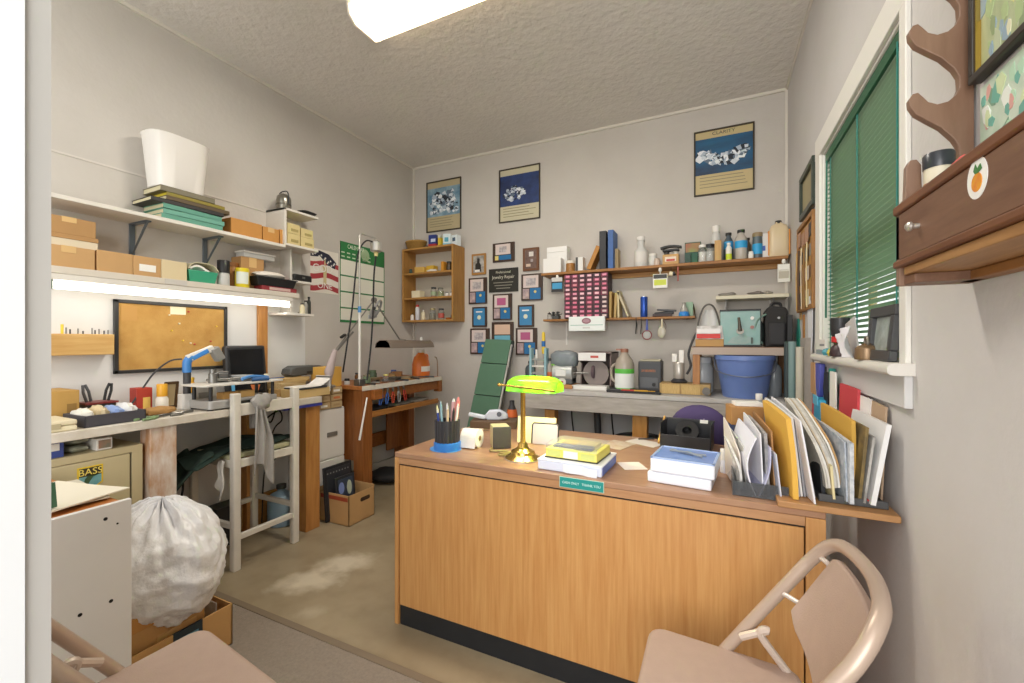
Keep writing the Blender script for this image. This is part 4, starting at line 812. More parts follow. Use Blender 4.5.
for i in range(9):
    fy, lx = .12+.09*i, (.05, .09, .06, .16, .045, .07, .05, .14, .06)[i]
    L_ = (.14, .12, .16, .13, .15, .11, .17, .12, .15)[i]; c = ('#3c3c3c', '#8d8d8a', '#5a4636', '#77777a', '#2f3a44', '#9a7a4a', '#444444', '#86745a', '#555a5c')[i]
    nm = ('file', 'tweezers', 'hammer', 'file', 'pliers', 'graver', 'file', 'graver', 'saw_frame')[i]
    lb = ('black needle file lying at the left front edge of the jeweller bench', 'steel tweezers lying near the left end of the jeweller bench', 'brown handled hammer lying on the jeweller bench behind the edge strip', 'grey file lying further back on the jeweller bench', 'dark blue pliers lying at the middle of the jeweller bench front', 'tan handled graver lying right of the middle of the jeweller bench', 'long dark file lying towards the far end of the jeweller bench', 'brown graver lying behind the long dark file', 'grey saw frame lying at the far end of the jeweller bench')[i]
    p = onj(x0+fy*wj, lx); b = MB().cyl((0, -L_/2, .008), (0, L_*.1, .008), .0075, .006, 8).cyl((0, L_*.1, .008), (0, L_/2, .007), .003, .002, 6)
    if i == 2: b.box(-.03, .03, L_*.42, L_*.5+.015, .001, .022)
    if i == 8: b.box(-.03, -.026, -.02, L_/2, .004, .01).box(-.03, 0, L_/2-.004, L_/2, .004, .01)
    solo(nm, lb, 'tool', b, mat(c, .45), p, PI*.5 + rr.uniform(-.7, .7), group='hand tools on the jeweller bench')
# orange jug
oj = thing('jug', 'orange plastic jug with a handle at the far end of the jeweller bench', 'jug', (-2.57, J(421, 360, -2.57).y, JZ))
hj = J(421, 350, -2.57).z - JZ
mk('body', MB().lathe([(.085, 0), (.095, .006), (.095, hj*.45), (.075, hj*.72), (.035, hj*.88), (.032, hj*.92)], n=24, sx=.8), mat('#e0762a', .4), oj)
mk('cap', MB().lathe([(.037, hj*.9), (.037, hj), (.03, hj*1.01)], n=16), mat('#d9d3c8', .5), oj); mk('handle', MB().tube([(0, .05, hj*.8), (0, .095, hj*.78), (0, .1, hj*.6), (0, .085, hj*.5)], .012, 8, cat=True), mat('#e0762a', .4), oj)
mk('label', MB().prism([(.0775*math.cos(a*PI/24), .0975*math.sin(a*PI/24)) for a in range(-6, 7)] + [(.0755*math.cos(a*PI/24), .095*math.sin(a*PI/24)) for a in range(6, -7, -1)], hj*.18, hj*.38, ax='z'), PAPER, oj)
# hooked wire at the far end, tools hung on the front
solo('wire_hook', 'thin bent wire hook standing at the far end of the jeweller bench', 'hook', MB().tube([(-.02, 0, 0), (-.02, 0, .04), (-.025, .005, .12), (-.03, .0, .17), (-.03, -.03, .185)], .005, 8, cat=True), mat('#7a6248', .5), onj(x1-.015, .02))
hung = [('#2f4f8f', 'blue handled pliers hanging at the front of the jeweller bench, leftmost'), ('#355a9c', 'blue handled pliers hanging second from the left on the jeweller bench'), ('#b2452f', 'red handled pliers hanging third from the left on the jeweller bench'), ('#8e8e8c', 'steel pliers hanging between the red pliers on the jeweller bench'), ('#a83a2e', 'red handled pliers hanging furthest right on the jeweller bench')]
for i, (c, lb) in enumerate(hung):
    y = J(381+5.2*i, 400).y; t = thing('pliers', lb, 'pliers', (JX+.016, y, JZ-.036), 0, 'pliers hung on the jeweller bench', rot=(.12*(i-2), 0, 0))
    mk('jaw', MB().bar((0, 0, 0), (0, 0, -.035), .014, .012), STEEL, t, bev=.002)
    for s_ in (-1, 1): mk('handle', MB().tube([(0, 0, -.03), (.002, s_*.014, -.07), (0, s_*.008, -.125)], .0055, 8, cat=True), mat(c, .4), t)
for i, (fy, c, lb) in enumerate(((.28, '#39393b', 'dark tool roll lying in the lower tray of the jeweller bench, left'), (.55, '#8a867e', 'grey parts tray lying in the lower tray of the jeweller bench, middle'), (.78, '#b3ada0', 'pale folded cloth lying in the lower tray of the jeweller bench, right'))):
    solo(('tool_roll', 'parts_tray', 'cloth')[i], lb, 'tool tray', MB().ell((0, 0, .02), (.09, .13, .02), 16, 8, f=lambda q: 1+.12*math.sin(8*q.y+i)+.1*math.sin(11*q.x)), mat(c, .7, var=.3, scale=40), (JX-.14, (JY0+JY1)/2+x0+fy*wj, tz_+.012))
solo('tool_bag', 'black tool bag on the floor beneath the jeweller bench', 'bag', MB().ell((0, 0, .06), (.16, .14, .06), 18, 10, f=lambda q: 1+.1*math.sin(6*q.y+2)*math.cos(4*q.x)), mat('#1e1f22', .7), (-2.66, 3.0, 0))
wrod = solo('dowel', 'slim white rod leaning on the left front leg of the jeweller bench', 'rod', MB().cyl((0, 0, 0), (-.0, .075, .30), .008, .006, 10), WHITE, (JX+.014, J(358, 436).y, J(358, 440).z)); 
# tall pole stand with hanging motor
PXX = -2.40; pb = J(355.5, 388, PXX); 
ps = thing('motor_stand', 'tall white pole with a bent hook top on the jeweller bench', 'stand', (PXX, pb.y+.04, JZ))
def rl_(u, v, X=PXX): p = pX(u, v, X); return (p.x-PXX, p.y-pb.y-.04, p.z-JZ)
zt = rl_(356, 232)[2]; yr = rl_(376, 232)[1]
mk('clamp', MB().box(-.03, .03, -.03, .03, 0, .05), STEEL, ps, bev=.004)
mk('pole', MB().cyl((0, 0, .03), (0, 0, zt*.5), .010, n=12), mat('#dad7d0', .35), ps); mk('upper_pole', MB().tube([(0, 0, zt*.5), (0, 0, zt-.02), (0, .015, zt), (0, yr-.02, zt), (0, yr, zt-.008), (0, yr, zt-.018)], .007, 10), mat('#b9b6ae', .3, .5), ps)
mk('clip', MB().cyl((0, 0, zt*.48), (0, 0, zt*.52), .013, n=12), mat('#4f86b8', .4), ps)
mp = rl_(376, 238); mb_ = rl_(376, 252)
mo2 = thing('hanging_motor', 'silver flexible shaft motor hanging from the hooked pole', 'motor', (PXX, pb.y+.04+yr, JZ+zt-.018))
hm = zt-.018-rl_(376, 251)[2]
mk('body', MB().lathe([(.0, 0), (.02, -.004), (.042, -.018), (.044, -hm), (.034, -hm-.008), (.0, -hm-.008)], n=22), mat('#c2c0b9', .3, .6), mo2); mk('collar', MB().lathe([(.014, -hm-.04), (.018, -hm-.005)], n=14), mat('#d8c98a', .4), mo2); mk('vent', MB().lathe([(.008, 0), (.008, .004), (0, .004)], (.03, .018, -hm*.55), 10, M=Matrix.Rotation(PI/2, 3, 'Y')), BLACK, mo2)
se = rl_(368, 385); s0 = Vector((0, 0, -hm-.04))
def m_(u, v, X=PXX): p = pX(u, v, X); return Vector((p.x-PXX, p.y-pb.y-.04-yr, p.z-JZ-zt+.018))
mk('shaft', MB().tube([s0, m_(374, 275), m_(373, 310), m_(371, 345, -2.38), m_(367, 380, -2.36)], .0065, 8, cat=True), BLACK, mo2)
mk('cord', MB().tube([Vector((0, -.03, -.02)), m_(366, 241), m_(358.5, 252), m_(355.5, 275, -2.41), m_(352, 310, -2.43), m_(347, 345, -2.46), m_(343, 372, -2.50)], .006, 8, cat=True), BLACK, mo2)
# articulated lamp over the bench
AX = -2.52; ab = pX(326, 384, AX)
al = thing('task_lamp', 'articulated grey lamp with a long taupe shade over the jeweller bench', 'lamp', (AX, ab.y, JZ))
def a_(u, v, X=AX): p = pX(u, v, X); return Vector((p.x-AX, p.y-ab.y, p.z-JZ))
j0, j1, j2 = a_(329, 372), a_(374, 300), a_(400, 340)
AM = mat('#8f8c86', .35, .5)
jk = a_(330, 384).y
mk('base', MB().lathe([(.045, 0), (.045, .012), (.018, .02), (.016, .05), (0, .05)], (0, j0.y, 0), 18), AM, al)
mk('base_cover', MB().tube([Vector((0, j0.y, .03)), j0, a_(335, 350)], [.012, .034, .016], 12), mat('#b3a3a0', .5), al)
for k in (-1, 1): mk('arm', MB().cyl(a_(334, 352)+Vector((0, .012*k, .012*k)), j1+Vector((0, .012*k, .012*k)), .0055, n=8), AM, al)
mk('spring', MB().tube([a_(336, 350)+Vector((.012, 0, 0)), a_(352, 332)+Vector((.012, 0, 0))], .008, 8), STEEL, al)
mk('collar', MB().bar(a_(343, 336)+Vector((0, -.02, -.012)), a_(343, 336)+Vector((0, .02, .012)), .022, .014), BLACK, al)
mk('joint', MB().lathe([(.02, -.014), (.022, 0), (.02, .014)], j1, 14, M=Matrix.Rotation(PI/2, 3, 'Y')), AM, al)
mk('forearm', MB().cyl(j1, j2, .0065, n=8), AM, al)
ls0, ls1 = a_(377, 350), a_(422, 348); SH = mat('#7f7266', .45)
c0 = Vector((.06, ls0.y, j2.z-.02)); L_ = ls1.y-ls0.y
prof = [(-.085, -.045), (-.07, -.005), (-.035, .018), (.035, .018), (.07, -.005), (.085, -.045)]
q_ = MB().prism([(a+c0.x, b+c0.z-.0) for a, b in prof] + [(a*.93+c0.x, b-.004+c0.z) for a, b in prof[::-1]], c0.y, c0.y+L_, ax='y')
mk('shade', q_, SH, al, bev=.003)
for yy in (c0.y, c0.y+L_-.004): mk('shade_end', MB().prism([(a*.96+c0.x, b+c0.z-.003) for a, b in prof], yy, yy+.005, ax='y'), mat('#b8a695', .5), al)
mk('tube', MB().cyl((c0.x, c0.y+.03, c0.z-.03), (c0.x, c0.y+L_-.03, c0.z-.03), .011, n=10), WHITE, al)
mk('swivel', MB().cyl(Vector((c0.x, j2.y, c0.z+.015)), j2, .012, n=10), AM, al)
mk('knob', MB().cyl((c0.x, c0.y+L_*.85, c0.z+.018), (c0.x, c0.y+L_*.85, c0.z+.045), .012, n=10), WHITE, al)
# magnifying visor hung on the lamp joint
vs = thing('magnifier_visor', 'grey jeweller head visor hung from the joint of the articulated lamp', 'visor', (AX+.03, ab.y+j1.y, JZ+j1.z-.005), HP+.45)
ring = [Vector((.062*math.cos(2*PI*k/20), -.03*math.sin(2*PI*k/20), -.07+.068*math.sin(2*PI*k/20))) for k in range(20)]
mk('band', MB().tube(ring, .0095, 8, closed=True), mat('#8d8d8b', .5), vs)
mk('hood', MB().sheet(lambda a, b: ((a-.5)*.13*(1-.15*b), .018+.035*math.sin(PI*a)-.0, -.075-.06*b-.012*math.sin(PI*a)), 10, 4, .008), mat('#a3a3a1', .4), vs)
mk('lens', MB().box(-.045, .045, .052, .056, -.15, -.122), mat('#d8dde0', .1), vs, bev=.001)
mk('knob', MB().cyl((-.07, 0, -.07), (-.082, 0, -.07), .014, n=12), BLACK, vs)
# ================================================================ BACK WALL: posters, plaques, wooden cabinet
def wb(u0, u1, vt, vb, Y=YB):     # rectangle on a plane parallel to the back wall -> centre x,z and size
    a = pY(u0, CY, Y).x; b = pY(u1, CY, Y).x; um = (u0+u1)/2
    zt = pY(um, vt, Y).z; zb = pY(um, vb, Y).z
    return (a+b)/2, (zt+zb)/2, b-a, zt-zb
def frame_part(t, w, h, fw, m, d=.02, bev=.002):
    f = MB()
    for a, b, c, e in ((-w/2, w/2, h/2-fw, h/2), (-w/2, w/2, -h/2, -h/2+fw), (-w/2, -w/2+fw, -h/2+fw, h/2-fw), (w/2-fw, w/2, -h/2+fw, h/2-fw)): f.box(a, b, -d, 0, c, e)
    return mk('frame', f, m, t, bev=bev)
def crystal(w, h, cx, cz, sd, n=34, mats=None, shape='pile'):
    """facets of a photographed gemstone, printed flat on the poster"""
    rr = random.Random(sd); mb = MB(); ms = mats or [mat(c, .5) for c in ('#e9eef2', '#aebccb', '#5f7184', '#1f2733', '#cfd8e0')]
    for k in range(n):
        if shape == 'cut':
            a = PI*(k+.5)/n; r = rr.uniform(.55, 1); x, z = cx+w*.5*math.cos(PI-a)*r, cz-h*.5*math.sin(a)*r*(1 if k % 2 else .55)
        elif shape == 'heart':
            a = rr.uniform(0, 2*PI); r = rr.random()**.5; x, z = cx+w*.5*r*math.cos(a), cz+h*.5*r*math.sin(a)*(1-.35*abs(math.cos(a)))
        else:
            x, z = cx+rr.uniform(-.5, .5)*w, cz+rr.uniform(-.5, .4)*h
            if z > cz+.1*h and abs(x-cx) > .36*w: x *= .7
        s = rr.uniform(.05, .12)*w; a0 = rr.uniform(0, 6.28); m = rr.choice((3, 4, 5))
        mb.prism([(x+s*math.cos(a0+2*PI*q/m)*rr.uniform(.6, 1.1), z+s*.8*math.sin(a0+2*PI*q/m)*rr.uniform(.6, 1.1)) for q in range(m)], -.0062-.00001*k, -.0052, ax='y', mi=k % 5)
    return mb, ms
def poster(lb, u0, u1, vt, vb, img, bg, sd, shape, caption=None, top=.12, bot=.34, paper='#c9c2a6', fr='#3d3424'):
    cx, cz, w, h = wb(u0, u1, vt, vb); t = thing('gemstone_poster', lb, 'poster', (cx, YB-.001, cz))
    mk('sheet', MB().box(-w/2+.006, w/2-.006, -.004, 0, -h/2+.006, h/2-.006), mat(paper, .5), t); frame_part(t, w, h, .011, mat(fr, .45), .014)
    z1, z0 = h/2-h*top, -h/2+h*bot
    ip = mk('picture', MB().box(-w/2+.011, w/2-.011, -.005, -.004, z0, z1), bg, t)
    mb, ms = img(w, z0, z1); mk('gemstone_print', mb, ms, ip)
    ln = MB(); rr = random.Random(sd)
    for k in range(4): ln.box(-w*.40, w*(.2+.2*rr.random()), -.0048, -.004, z0-h*(.05+.05*k), z0-h*(.045+.05*k)+.003)
    mk('print_lines', ln, mat('#8a8468', .6), t)
    if caption: text('lettering', caption, h*.07, mat('#4a4a44', .5), t, (0, -.0048, h/2-h*top*.52), sx=1.15)
    return t
DBL = mat('#3a6f8f', .4, color2='#9fb9c6', scale=7); DNV = mat('#1c2440', .4, color2='#2f4a86', scale=6); DCL = mat('#1f6f9c', .4, color2='#2a3048', scale=3.2, stretch=(.4, 1, 1.4))
poster('tall framed diamond crystal poster above the wooden wall cabinet, left of the three', 427, 461.5, 180, 231, lambda w, a, b: crystal(w*.78, (b-a)*.8, 0, (a+b)/2+.005, 4, 120), DBL, 4, 'pile', top=.14, bot=.30, paper='#b9ab88')
poster('framed dark blue gemstone poster, middle of the three high on the back wall', 499.5, 540.5, 167, 221, lambda w, a, b: crystal(w*.55, (b-a)*.5, -w*.12, (a+b)/2-.03, 8, 80, shape='heart'), DNV, 8, 'heart', top=.13, bot=.30)
poster('framed blue poster headed CLARITY, highest on the back wall at the right', 694, 754.5, 127.5, 193.5, lambda w, a, b: crystal(w*.86, (b-a)*.8, 0, (a+b)/2+.035, 5, 110, shape='cut'), DCL, 5, 'cut', caption='CLARITY', top=.13, bot=.32, paper='#c3b183')
# the wall of plaques
WDK = mat('#3f2c20', .4); WBR = mat('#6e4526', .45); WOK = mat('#a87a3e', .5)
CERT = mat('#d8c9c4', .5); BLU = mat('#1f6ea6', .4); BLU2 = mat('#3b86b8', .4); MAG = mat('#b65a86', .5); GLD = mat('#d9c878', .4); IMG = mat('#8a7f88', .5, color2='#d9d2d0', scale=40)
def plaque(lb, u0, u1, vt, vb, kind, fm=WDK):
    cx, cz, w, h = wb(u0, u1, vt, vb); t = thing('award_plaque', lb, 'plaque', (cx, YB-.001, cz), 0, 'award plaques on the back wall')
    mk('board', MB().box(-w/2, w/2, -.018, 0, -h/2, h/2), fm, t, bev=.003)
    def pl(nm, x0, x1, z0, z1, m, y=-.0195): return mk(nm, MB().box(x0*w, x1*w, y, -.018 if y > -.02 else y+.0006, z0*h, z1*h), m, t)
    if kind == 'photo':
        pl('photo', -.38, .38, -.40, .40, mat('#6d6a66', .5, color2='#c9c5bf', scale=22)); mk('figure', MB().prism([(x*w, z*h) for x, z in ((-.22, -.36), (.2, -.36), (.18, -.05), (.08, .08), (.1, .26), (-.08, .28), (-.1, .08), (-.22, -.02))], -.0201, -.0195, ax='y'), mat('#24211f', .5), t)
        pl('caption', -.25, .1, -.36, -.26, PAPER, -.0208)
    elif kind == 'brown':
        pl('plate', -.36, .36, -.40, .40, mat('#5b443c', .4, color2='#7a6258', scale=30)); pl('emblem', -.1, .18, .12, .32, mat('#d8d2cb', .4), -.0205); pl('emblem', .0, .16, -.12, .0, mat('#a59a98', .4), -.0205); pl('caption', -.28, .0, -.32, -.2, mat('#d0b9a5', .5), -.0205)
    elif kind == 'wide':
        pl('certificate', -.36, .33, -.12, .42, CERT); pl('emblem', -.18, .16, .0, .3, IMG, -.0205); pl('blue_plate', -.2, .36, -.40, -.16, BLU); pl('seal', -.38, -.22, -.40, -.18, GLD)
    elif kind == 'combo':
        pl('certificate', -.40, .32, -.02, .44, CERT); pl('print', -.26, .2, .06, .34, IMG if R.random() < .4 else MAG, -.0205); pl('small_card', -.42, -.12, -.44, -.06, mat('#cbb3b1', .5, color2='#8f7f86', scale=30)); pl('blue_plate', -.08, .42, -.46, -.04, BLU)
        mk('seal', MB().prism([(w*.17+.013*math.cos(a*PI/7), -h*.18+.013*math.sin(a*PI/7)) for a in range(14)], -.0202, -.0195, ax='y'), GLD, t)
    elif kind == 'blue':
        pl('blue_plate', -.38, .38, -.42, .42, BLU2); mk('seal', MB().prism([(.021*math.cos(a*PI/8), .021*math.sin(a*PI/8)-.005) for a in range(16)], -.0202, -.0195, ax='y'), mat('#dfe3c9', .4), t); pl('lettering_line', -.22, .22, .22, .28, PAPER, -.0203)
    elif kind == 'pink':
        pl('certificate', -.36, .36, .02, .40, mat('#d9b9a2', .5)); pl('blue_plate', -.36, .36, -.36, -.02, mat('#6fb3c9', .45))
    return t
plaque('light oak framed portrait photo, leftmost of the top row of plaques', 472.5, 486.5, 254, 275, 'photo', WOK)
plaque('wide dark plaque with a certificate, highest of the plaques', 493.5, 515, 243, 262, 'wide')
plaque('brown wooden plaque with small emblems, top right of the plaques', 523.5, 539.5, 248, 271, 'brown', WBR)
plaque('dark plaque with blue plate left of the jewellery repair sign', 469.5, 487.5, 278, 304, 'combo')
plaque('dark plaque with blue plate right of the jewellery repair sign', 522, 543, 274, 300.5, 'combo')
plaque('dark plaque with magenta print below the jewellery repair sign', 493.5, 512.5, 294, 320, 'combo')
plaque('narrow blue plaque with a round seal, left below the wooden cabinet side', 473, 487.5, 307, 327, 'blue')
plaque('narrow bright blue plaque with a round seal, right of the magenta plaque', 518.5, 534.5, 305, 327, 'blue')
plaque('dark plaque with pink and blue plates, lowest at the left', 471, 490, 328.5, 354, 'combo')
plaque('plaque with a peach and pale blue print behind the green folded panel top', 492.5, 514, 322, 348, 'pink')
plaque('dark plaque with a pink certificate, lowest at the right', 516.5, 537.5, 328, 355, 'combo')
cx, cz, w, h = wb(489.5, 518.5, 268.5, 292)
sg = thing('repair_sign', 'black sign with pale lettering for jewelry repair among the plaques', 'sign', (cx, YB-.001, cz))
mk('board', MB().box(-w/2, w/2, -.012, 0, -h/2, h/2), mat('#26241d', .4), sg, bev=.001); LT = mat('#cfcbb8', .5)
text('lettering', 'Professional', .032, LT, sg, (0, -.0126, h*.34)); text('lettering', 'Jewelry Repair', .044, LT, sg, (0, -.0126, h*.13), sx=.9)
pl_ = MB()
for k, (a_, z_) in enumerate(((.34, -.10), (.30, -.22), (.24, -.34))): pl_.box(-a_*w, a_*w, -.0128, -.012, z_*h-.0035, z_*h+.0035)
mk('print', pl_, mat('#8f8c7e', .5), sg)
# wooden wall cabinet
CYF = YB-.21
def cabx(u): return pY(u, CY, CYF).x
x0, x1 = cabx(402), cabx(453); zt, zb = pY(453, 243.5, CYF).z, pY(453, 321, CYF).z
wc2 = thing('wall_cabinet', 'open wooden wall cabinet with three shelves of jars in the corner', 'cabinet', ((x0+x1)/2, CYF, zb))
w, d, h = x1-x0, .208, zt-zb
CW = wood('#b98a48', '#9d7036', 5, 'z'); CWX = wood('#b98a48', '#9d7036', 5, 'x')
mk('side_panel', MB().box(-w/2, -w/2+.018, 0, d, 0, h), CW, wc2, bev=.002); mk('side_panel', MB().box(w/2-.018, w/2, 0, d, 0, h), CW, wc2, bev=.002)
mk('back_panel', MB().box(-w/2+.018, w/2-.018, d-.012, d-.002, 0, h), mat('#c9c2b3', .6), wc2)
zs = [0, h*.305, h*.64, h-.018]
for z_ in zs: mk('shelf_board', MB().box(-w/2+.018, w/2-.018, .002, d-.012, z_, z_+.018), CWX, wc2, bev=.0015)
def inc(fx, fy, lev): return Vector(((x0+x1)/2 - w/2 + fx*w, CYF+fy, zb+zs[lev]+.0185 if lev < 3 else zt+.0005))
bottle('spray_can', 'white spray can with a red cap on the lowest shelf of the wooden wall cabinet', 'bottle', inc(.24, .06, 0), .021, .155, mat('#d3d4dc', .35), cap=RED, neck=.6, caph=.16, sh=.75)
bottle('small_bottle', 'small white bottle at the left end of the lowest wooden cabinet shelf', 'bottle', inc(.12, .07, 0), .017, .07, WHITE, cap=BLACK)
bottle('small_bottle', 'white bottle right of the red capped spray can in the wooden cabinet', 'bottle', inc(.37, .05, 0), .02, .10, CREAM, cap=WHITE)
jar('jar', 'clear jar with a yellowish lid on the lowest wooden cabinet shelf', 'jar', inc(.52, .08, 0), .032, .115, GLASS, mat('#b5a67a', .4, .4), fill=mat('#8c8877', .7))
jar('jar', 'clear jar with a red label and dark lid on the lowest wooden cabinet shelf', 'jar', inc(.70, .07, 0), .03, .11, GLASS, DGREY, lab=mat('#b8574a', .5))
t = thing('dish', 'small orange dish at the right end of the lowest wooden cabinet shelf', 'dish', inc(.85, .06, 0)); mk('body', MB().lathe([(.02, 0), (.035, .018), (.032, .018), (.018, .004), (0, .004)], n=18), mat('#c2702c', .5), t)
solo('leather_pouch', 'black pouch behind the orange dish in the wooden wall cabinet', 'pouch', MB().ell((0, 0, .03), (.04, .025, .03), 14, 8, f=lambda q: 1+.08*math.sin(7*q.x)), BLACK, inc(.87, .14, 0))
carton('small_carton', 'cream carton at the left end of the middle wooden cabinet shelf', 'box', inc(.24, .07, 1), .10, .08, .07, 0, CREAM, tape=False)
jar('jar', 'glass jar with pink contents on the middle wooden cabinet shelf', 'jar', inc(.54, .08, 1), .03, .10, GLASS, DGREY, fill=mat('#b5837c', .6), lab=mat('#9fb08f', .5))
jar('jar', 'glass jar with pale green contents on the middle wooden cabinet shelf', 'jar', inc(.69, .07, 1), .031, .09, GLASS, mat('#6a6a60', .4), fill=mat('#a3ab77', .6))
for i, fx in enumerate((.83, .92)): jar('small_pot', ('small white pot with a black lid beside the green jar', 'small white pot with a black lid at the right end of the middle shelf')[i], 'jar', inc(fx-.01, .06, 1), .0165, .042, WHITE, BLACK)
carton('small_carton', 'tan carton at the left of the top wooden cabinet shelf', 'box', inc(.30, .08, 2), .11, .09, .06, .1, mat('#cfa553', .6), tape=False)
carton('small_carton', 'yellow carton at the middle of the top wooden cabinet shelf', 'box', inc(.46, .12, 2), .09, .07, .075, -.1, mat('#d9b23c', .6), tape=False)
carton('small_carton', 'tall orange carton at the right of the top wooden cabinet shelf', 'box', inc(.70, .12, 2), .03, .07, .105, 0, mat('#d4922c', .6), tape=False)
jar('jar', 'dark jar at the right end of the top wooden cabinet shelf', 'jar', inc(.81, .11, 2), .03, .10, mat('#4d3b26', .25), BLACK)
jar('small_pot', 'dark green pot at the left end of the top wooden cabinet shelf', 'jar', inc(.105, .06, 2), .017, .05, mat('#26463c', .4), mat('#26463c', .4))
solo('cloth', 'white crumpled cloth at the front of the top wooden cabinet shelf', 'cloth', MB().ell((0, 0, .014), (.055, .03, .0145), 16, 8, f=lambda q: 1+.15*math.sin(8*q.x+2)), PAPER, inc(.55, .045, 2))
bk_ = thing('woven_basket', 'woven tan basket on top of the wooden wall cabinet', 'basket', inc(.16, .1, 3))
q_ = MB()
for k in range(7):
    r = .085+.004*k; q_.tube([Vector((r*1.0*math.cos(2*PI*a/24), r*.72*math.sin(2*PI*a/24), .007+.0105*k)) for a in range(24)], .0065, 6, closed=True)
mk('wall', q_, mat('#a8813f', .7, var=.25, scale=60), bk_); mk('bottom', MB().lathe([(.085, 0), (.085, .006)], n=24, sy=.72), mat('#9a7336', .8), bk_); mk('rim', MB().tube([Vector((.112*math.cos(2*PI*a/24), .081*math.sin(2*PI*a/24), .081)) for a in range(24)], .008, 6, closed=True), mat('#b28d4a', .7), bk_)
for i, fx in enumerate((.375, .425)): jar('small_pot', ('small black pot nearest the basket on top of the wooden cabinet', 'small black pot beside the blue carton on top of the wooden cabinet')[i], 'jar', inc(fx-.004, .07, 3), .0135, .025, BLACK, BLACK)
t = carton('product_box', 'blue box with a red base band on top of the wooden wall cabinet', 'box', inc(.53, .09, 3), .085, .06, .125, .12, mat('#24387f', .4), tape=False); mk('band', MB().box(-.0435, .0435, -.0312, .0312, 0, .035), RED, t); mk('label', MB().box(-.015, .035, -.0318, -.0312, .055, .085), mat('#cdd5e8', .4), t)
t = carton('product_box', 'narrow yellow box between the blue and white boxes on the wooden cabinet', 'box', inc(.665, .09, 3), .03, .05, .115, 0, YEL, tape=False); mk('band', MB().box(-.0156, .0156, -.0258, .0258, .09, .115), mat('#cfd2ca', .4), t)
t = carton('product_box', 'white and pale blue box on top of the wooden cabinet', 'box', inc(.79, .1, 3), .075, .07, .12, .35, mat('#d7e6ea', .4), tape=False, stick=(-.3, .2, .35, .7, mat('#4f9fb8', .4))); mk('band', MB().box(-.0385, .0385, -.0358, .0358, 0, .03), mat('#8cc3d2', .4), t)
t = carton('product_box', 'white box with a dark print at the right end of the wooden cabinet top', 'box', inc(.95, .1, 3), .07, .06, .10, -.2, mat('#e1ebee', .4), tape=False, stick=(-.25, .25, .4, .75, mat('#4a5f74', .4)))
# ================================================================ BACK WALL SHELVES
SY = YB-.2                                   # front edge of the shelves
def bx(u, Y): return pY(u, CY, Y).x
S1 = 1.832; xa, xb2 = bx(541, SY), XR-.02
s1 = thing('wall_shelf', 'long upper wooden shelf of jars across the back wall', 'shelf', (0, SY, S1))
SW = wood('#a8763c', '#8d5c29', 5, 'x')
mk('board', MB().box(xa, xb2, 0, .199, -.022, 0), SW, s1, bev=.003); mk('cleat', MB().box(xa+.1, xb2, .175, .199, -.06, -.023), wood('#b98a4c', '#a07138', 5, 'x'), s1, bev=.002)
S2 = 1.44; ya2, yb2 = bx(543, SY+.03), bx(695, SY+.03)
s2 = thing('wall_shelf', 'short lower wooden shelf with hanging tools on the back wall', 'shelf', (0, SY+.03, S2))
mk('board', MB().box(ya2, yb2, 0, .169, -.018, 0), SW, s2, bev=.003)
mk('bracket', MB().tube([(yb2-.02, .165, .10), (yb2-.005, .12, .02), (yb2-.005, .02, -.012), (yb2-.06, .02, -.022)], .005, 6, cat=True), mat('#4d3a22', .5), s2)
mk('standard', MB().box(bx(567, YB)-.006, bx(567, YB)+.006, .16, .169, -.22, -.019), WHITE, s2)
S3 = 1.575; a3, b3 = bx(716, SY-.02), bx(789, SY-.02)
s3 = thing('wall_shelf', 'small cream shelf above the teal box in the right corner', 'shelf', (0, SY-.02, S3))
mk('board', MB().box(a3, b3, 0, .219, -.026, 0), mat('#d9d2b8', .5), s3, bev=.003)
for x in (a3+.06, b3-.09): mk('bracket', MB().box(x, x+.014, .205, .219, -.16, -.026).prism([(.03, -.026), (.205, -.026), (.205, -.14), (.19, -.14)], x+.003, x+.011, ax='x'), mat('#c9c8c4', .4, .4), s3)
def onS(u, lev, dy=.08):
    z = (S1, S2, S3)[lev]; yf = (SY, SY+.03, SY-.02)[lev]; Y = yf+dy
    return Vector((bx(u, Y), Y, z+.0004))
def H(u, v, lev, dy=.08): p = onS(u, lev, dy); return pY(u, v, p.y).z - p.z
def W(u0, u1, lev, dy=.08): Y = onS(600, lev, dy).y; return bx(u1, Y)-bx(u0, Y)
# upper shelf, left to right
for i, (u0, u1, vt, z0, lb) in enumerate(((545, 562, 259, 0, 'white carton at the left end of the upper back shelf'), (548.5, 567, 252, 0, 'white carton behind, second layer of the stack'), (549, 567, 246, 0, 'white carton on top of the stack at the left end of the shelf'))):
    pass
p = onS(553.5, 0, .05); w = W(545, 562.5, 0, .05); h = H(553, 259, 0, .05)
carton('white_carton', 'white carton in front at the left end of the upper back shelf', 'box', p, w, .08, h, 0, mat('#e8e7e4', .5), tape=False)
p = onS(558.5, 0, .145); w = W(549, 569, 0, .145); h = H(558, 253, 0, .145)
carton('white_carton', 'white carton behind the front one at the left end of the upper back shelf', 'box', p, w, .09, h, 0, mat('#e8e7e4', .5), tape=False)
carton('white_carton', 'white carton on top of the stack at the left end of the upper back shelf', 'box', p+Vector((0, 0, h+.001)), w, .09, .045, 0, mat('#ecebe8', .5), tape=False)
jar('jar', 'squat jar of brown beads beside the white cartons', 'jar', onS(570.5, 0, .05), .038, H(570, 261, 0, .05), mat('#b07a3a', .4, var=.4, scale=60), mat('#e6e0d2', .5), lh=.25, neck=.95)
carton('white_carton', 'small white carton between the bead jar and the leaning orange book', 'box', onS(580.5, 0, .07), W(578, 585, 0), .07, H(582, 258, 0), 0, mat('#e3e1dc', .5), tape=False, stick=(-.5, -.2, 0, 1, mat('#3a3a3c', .5)))
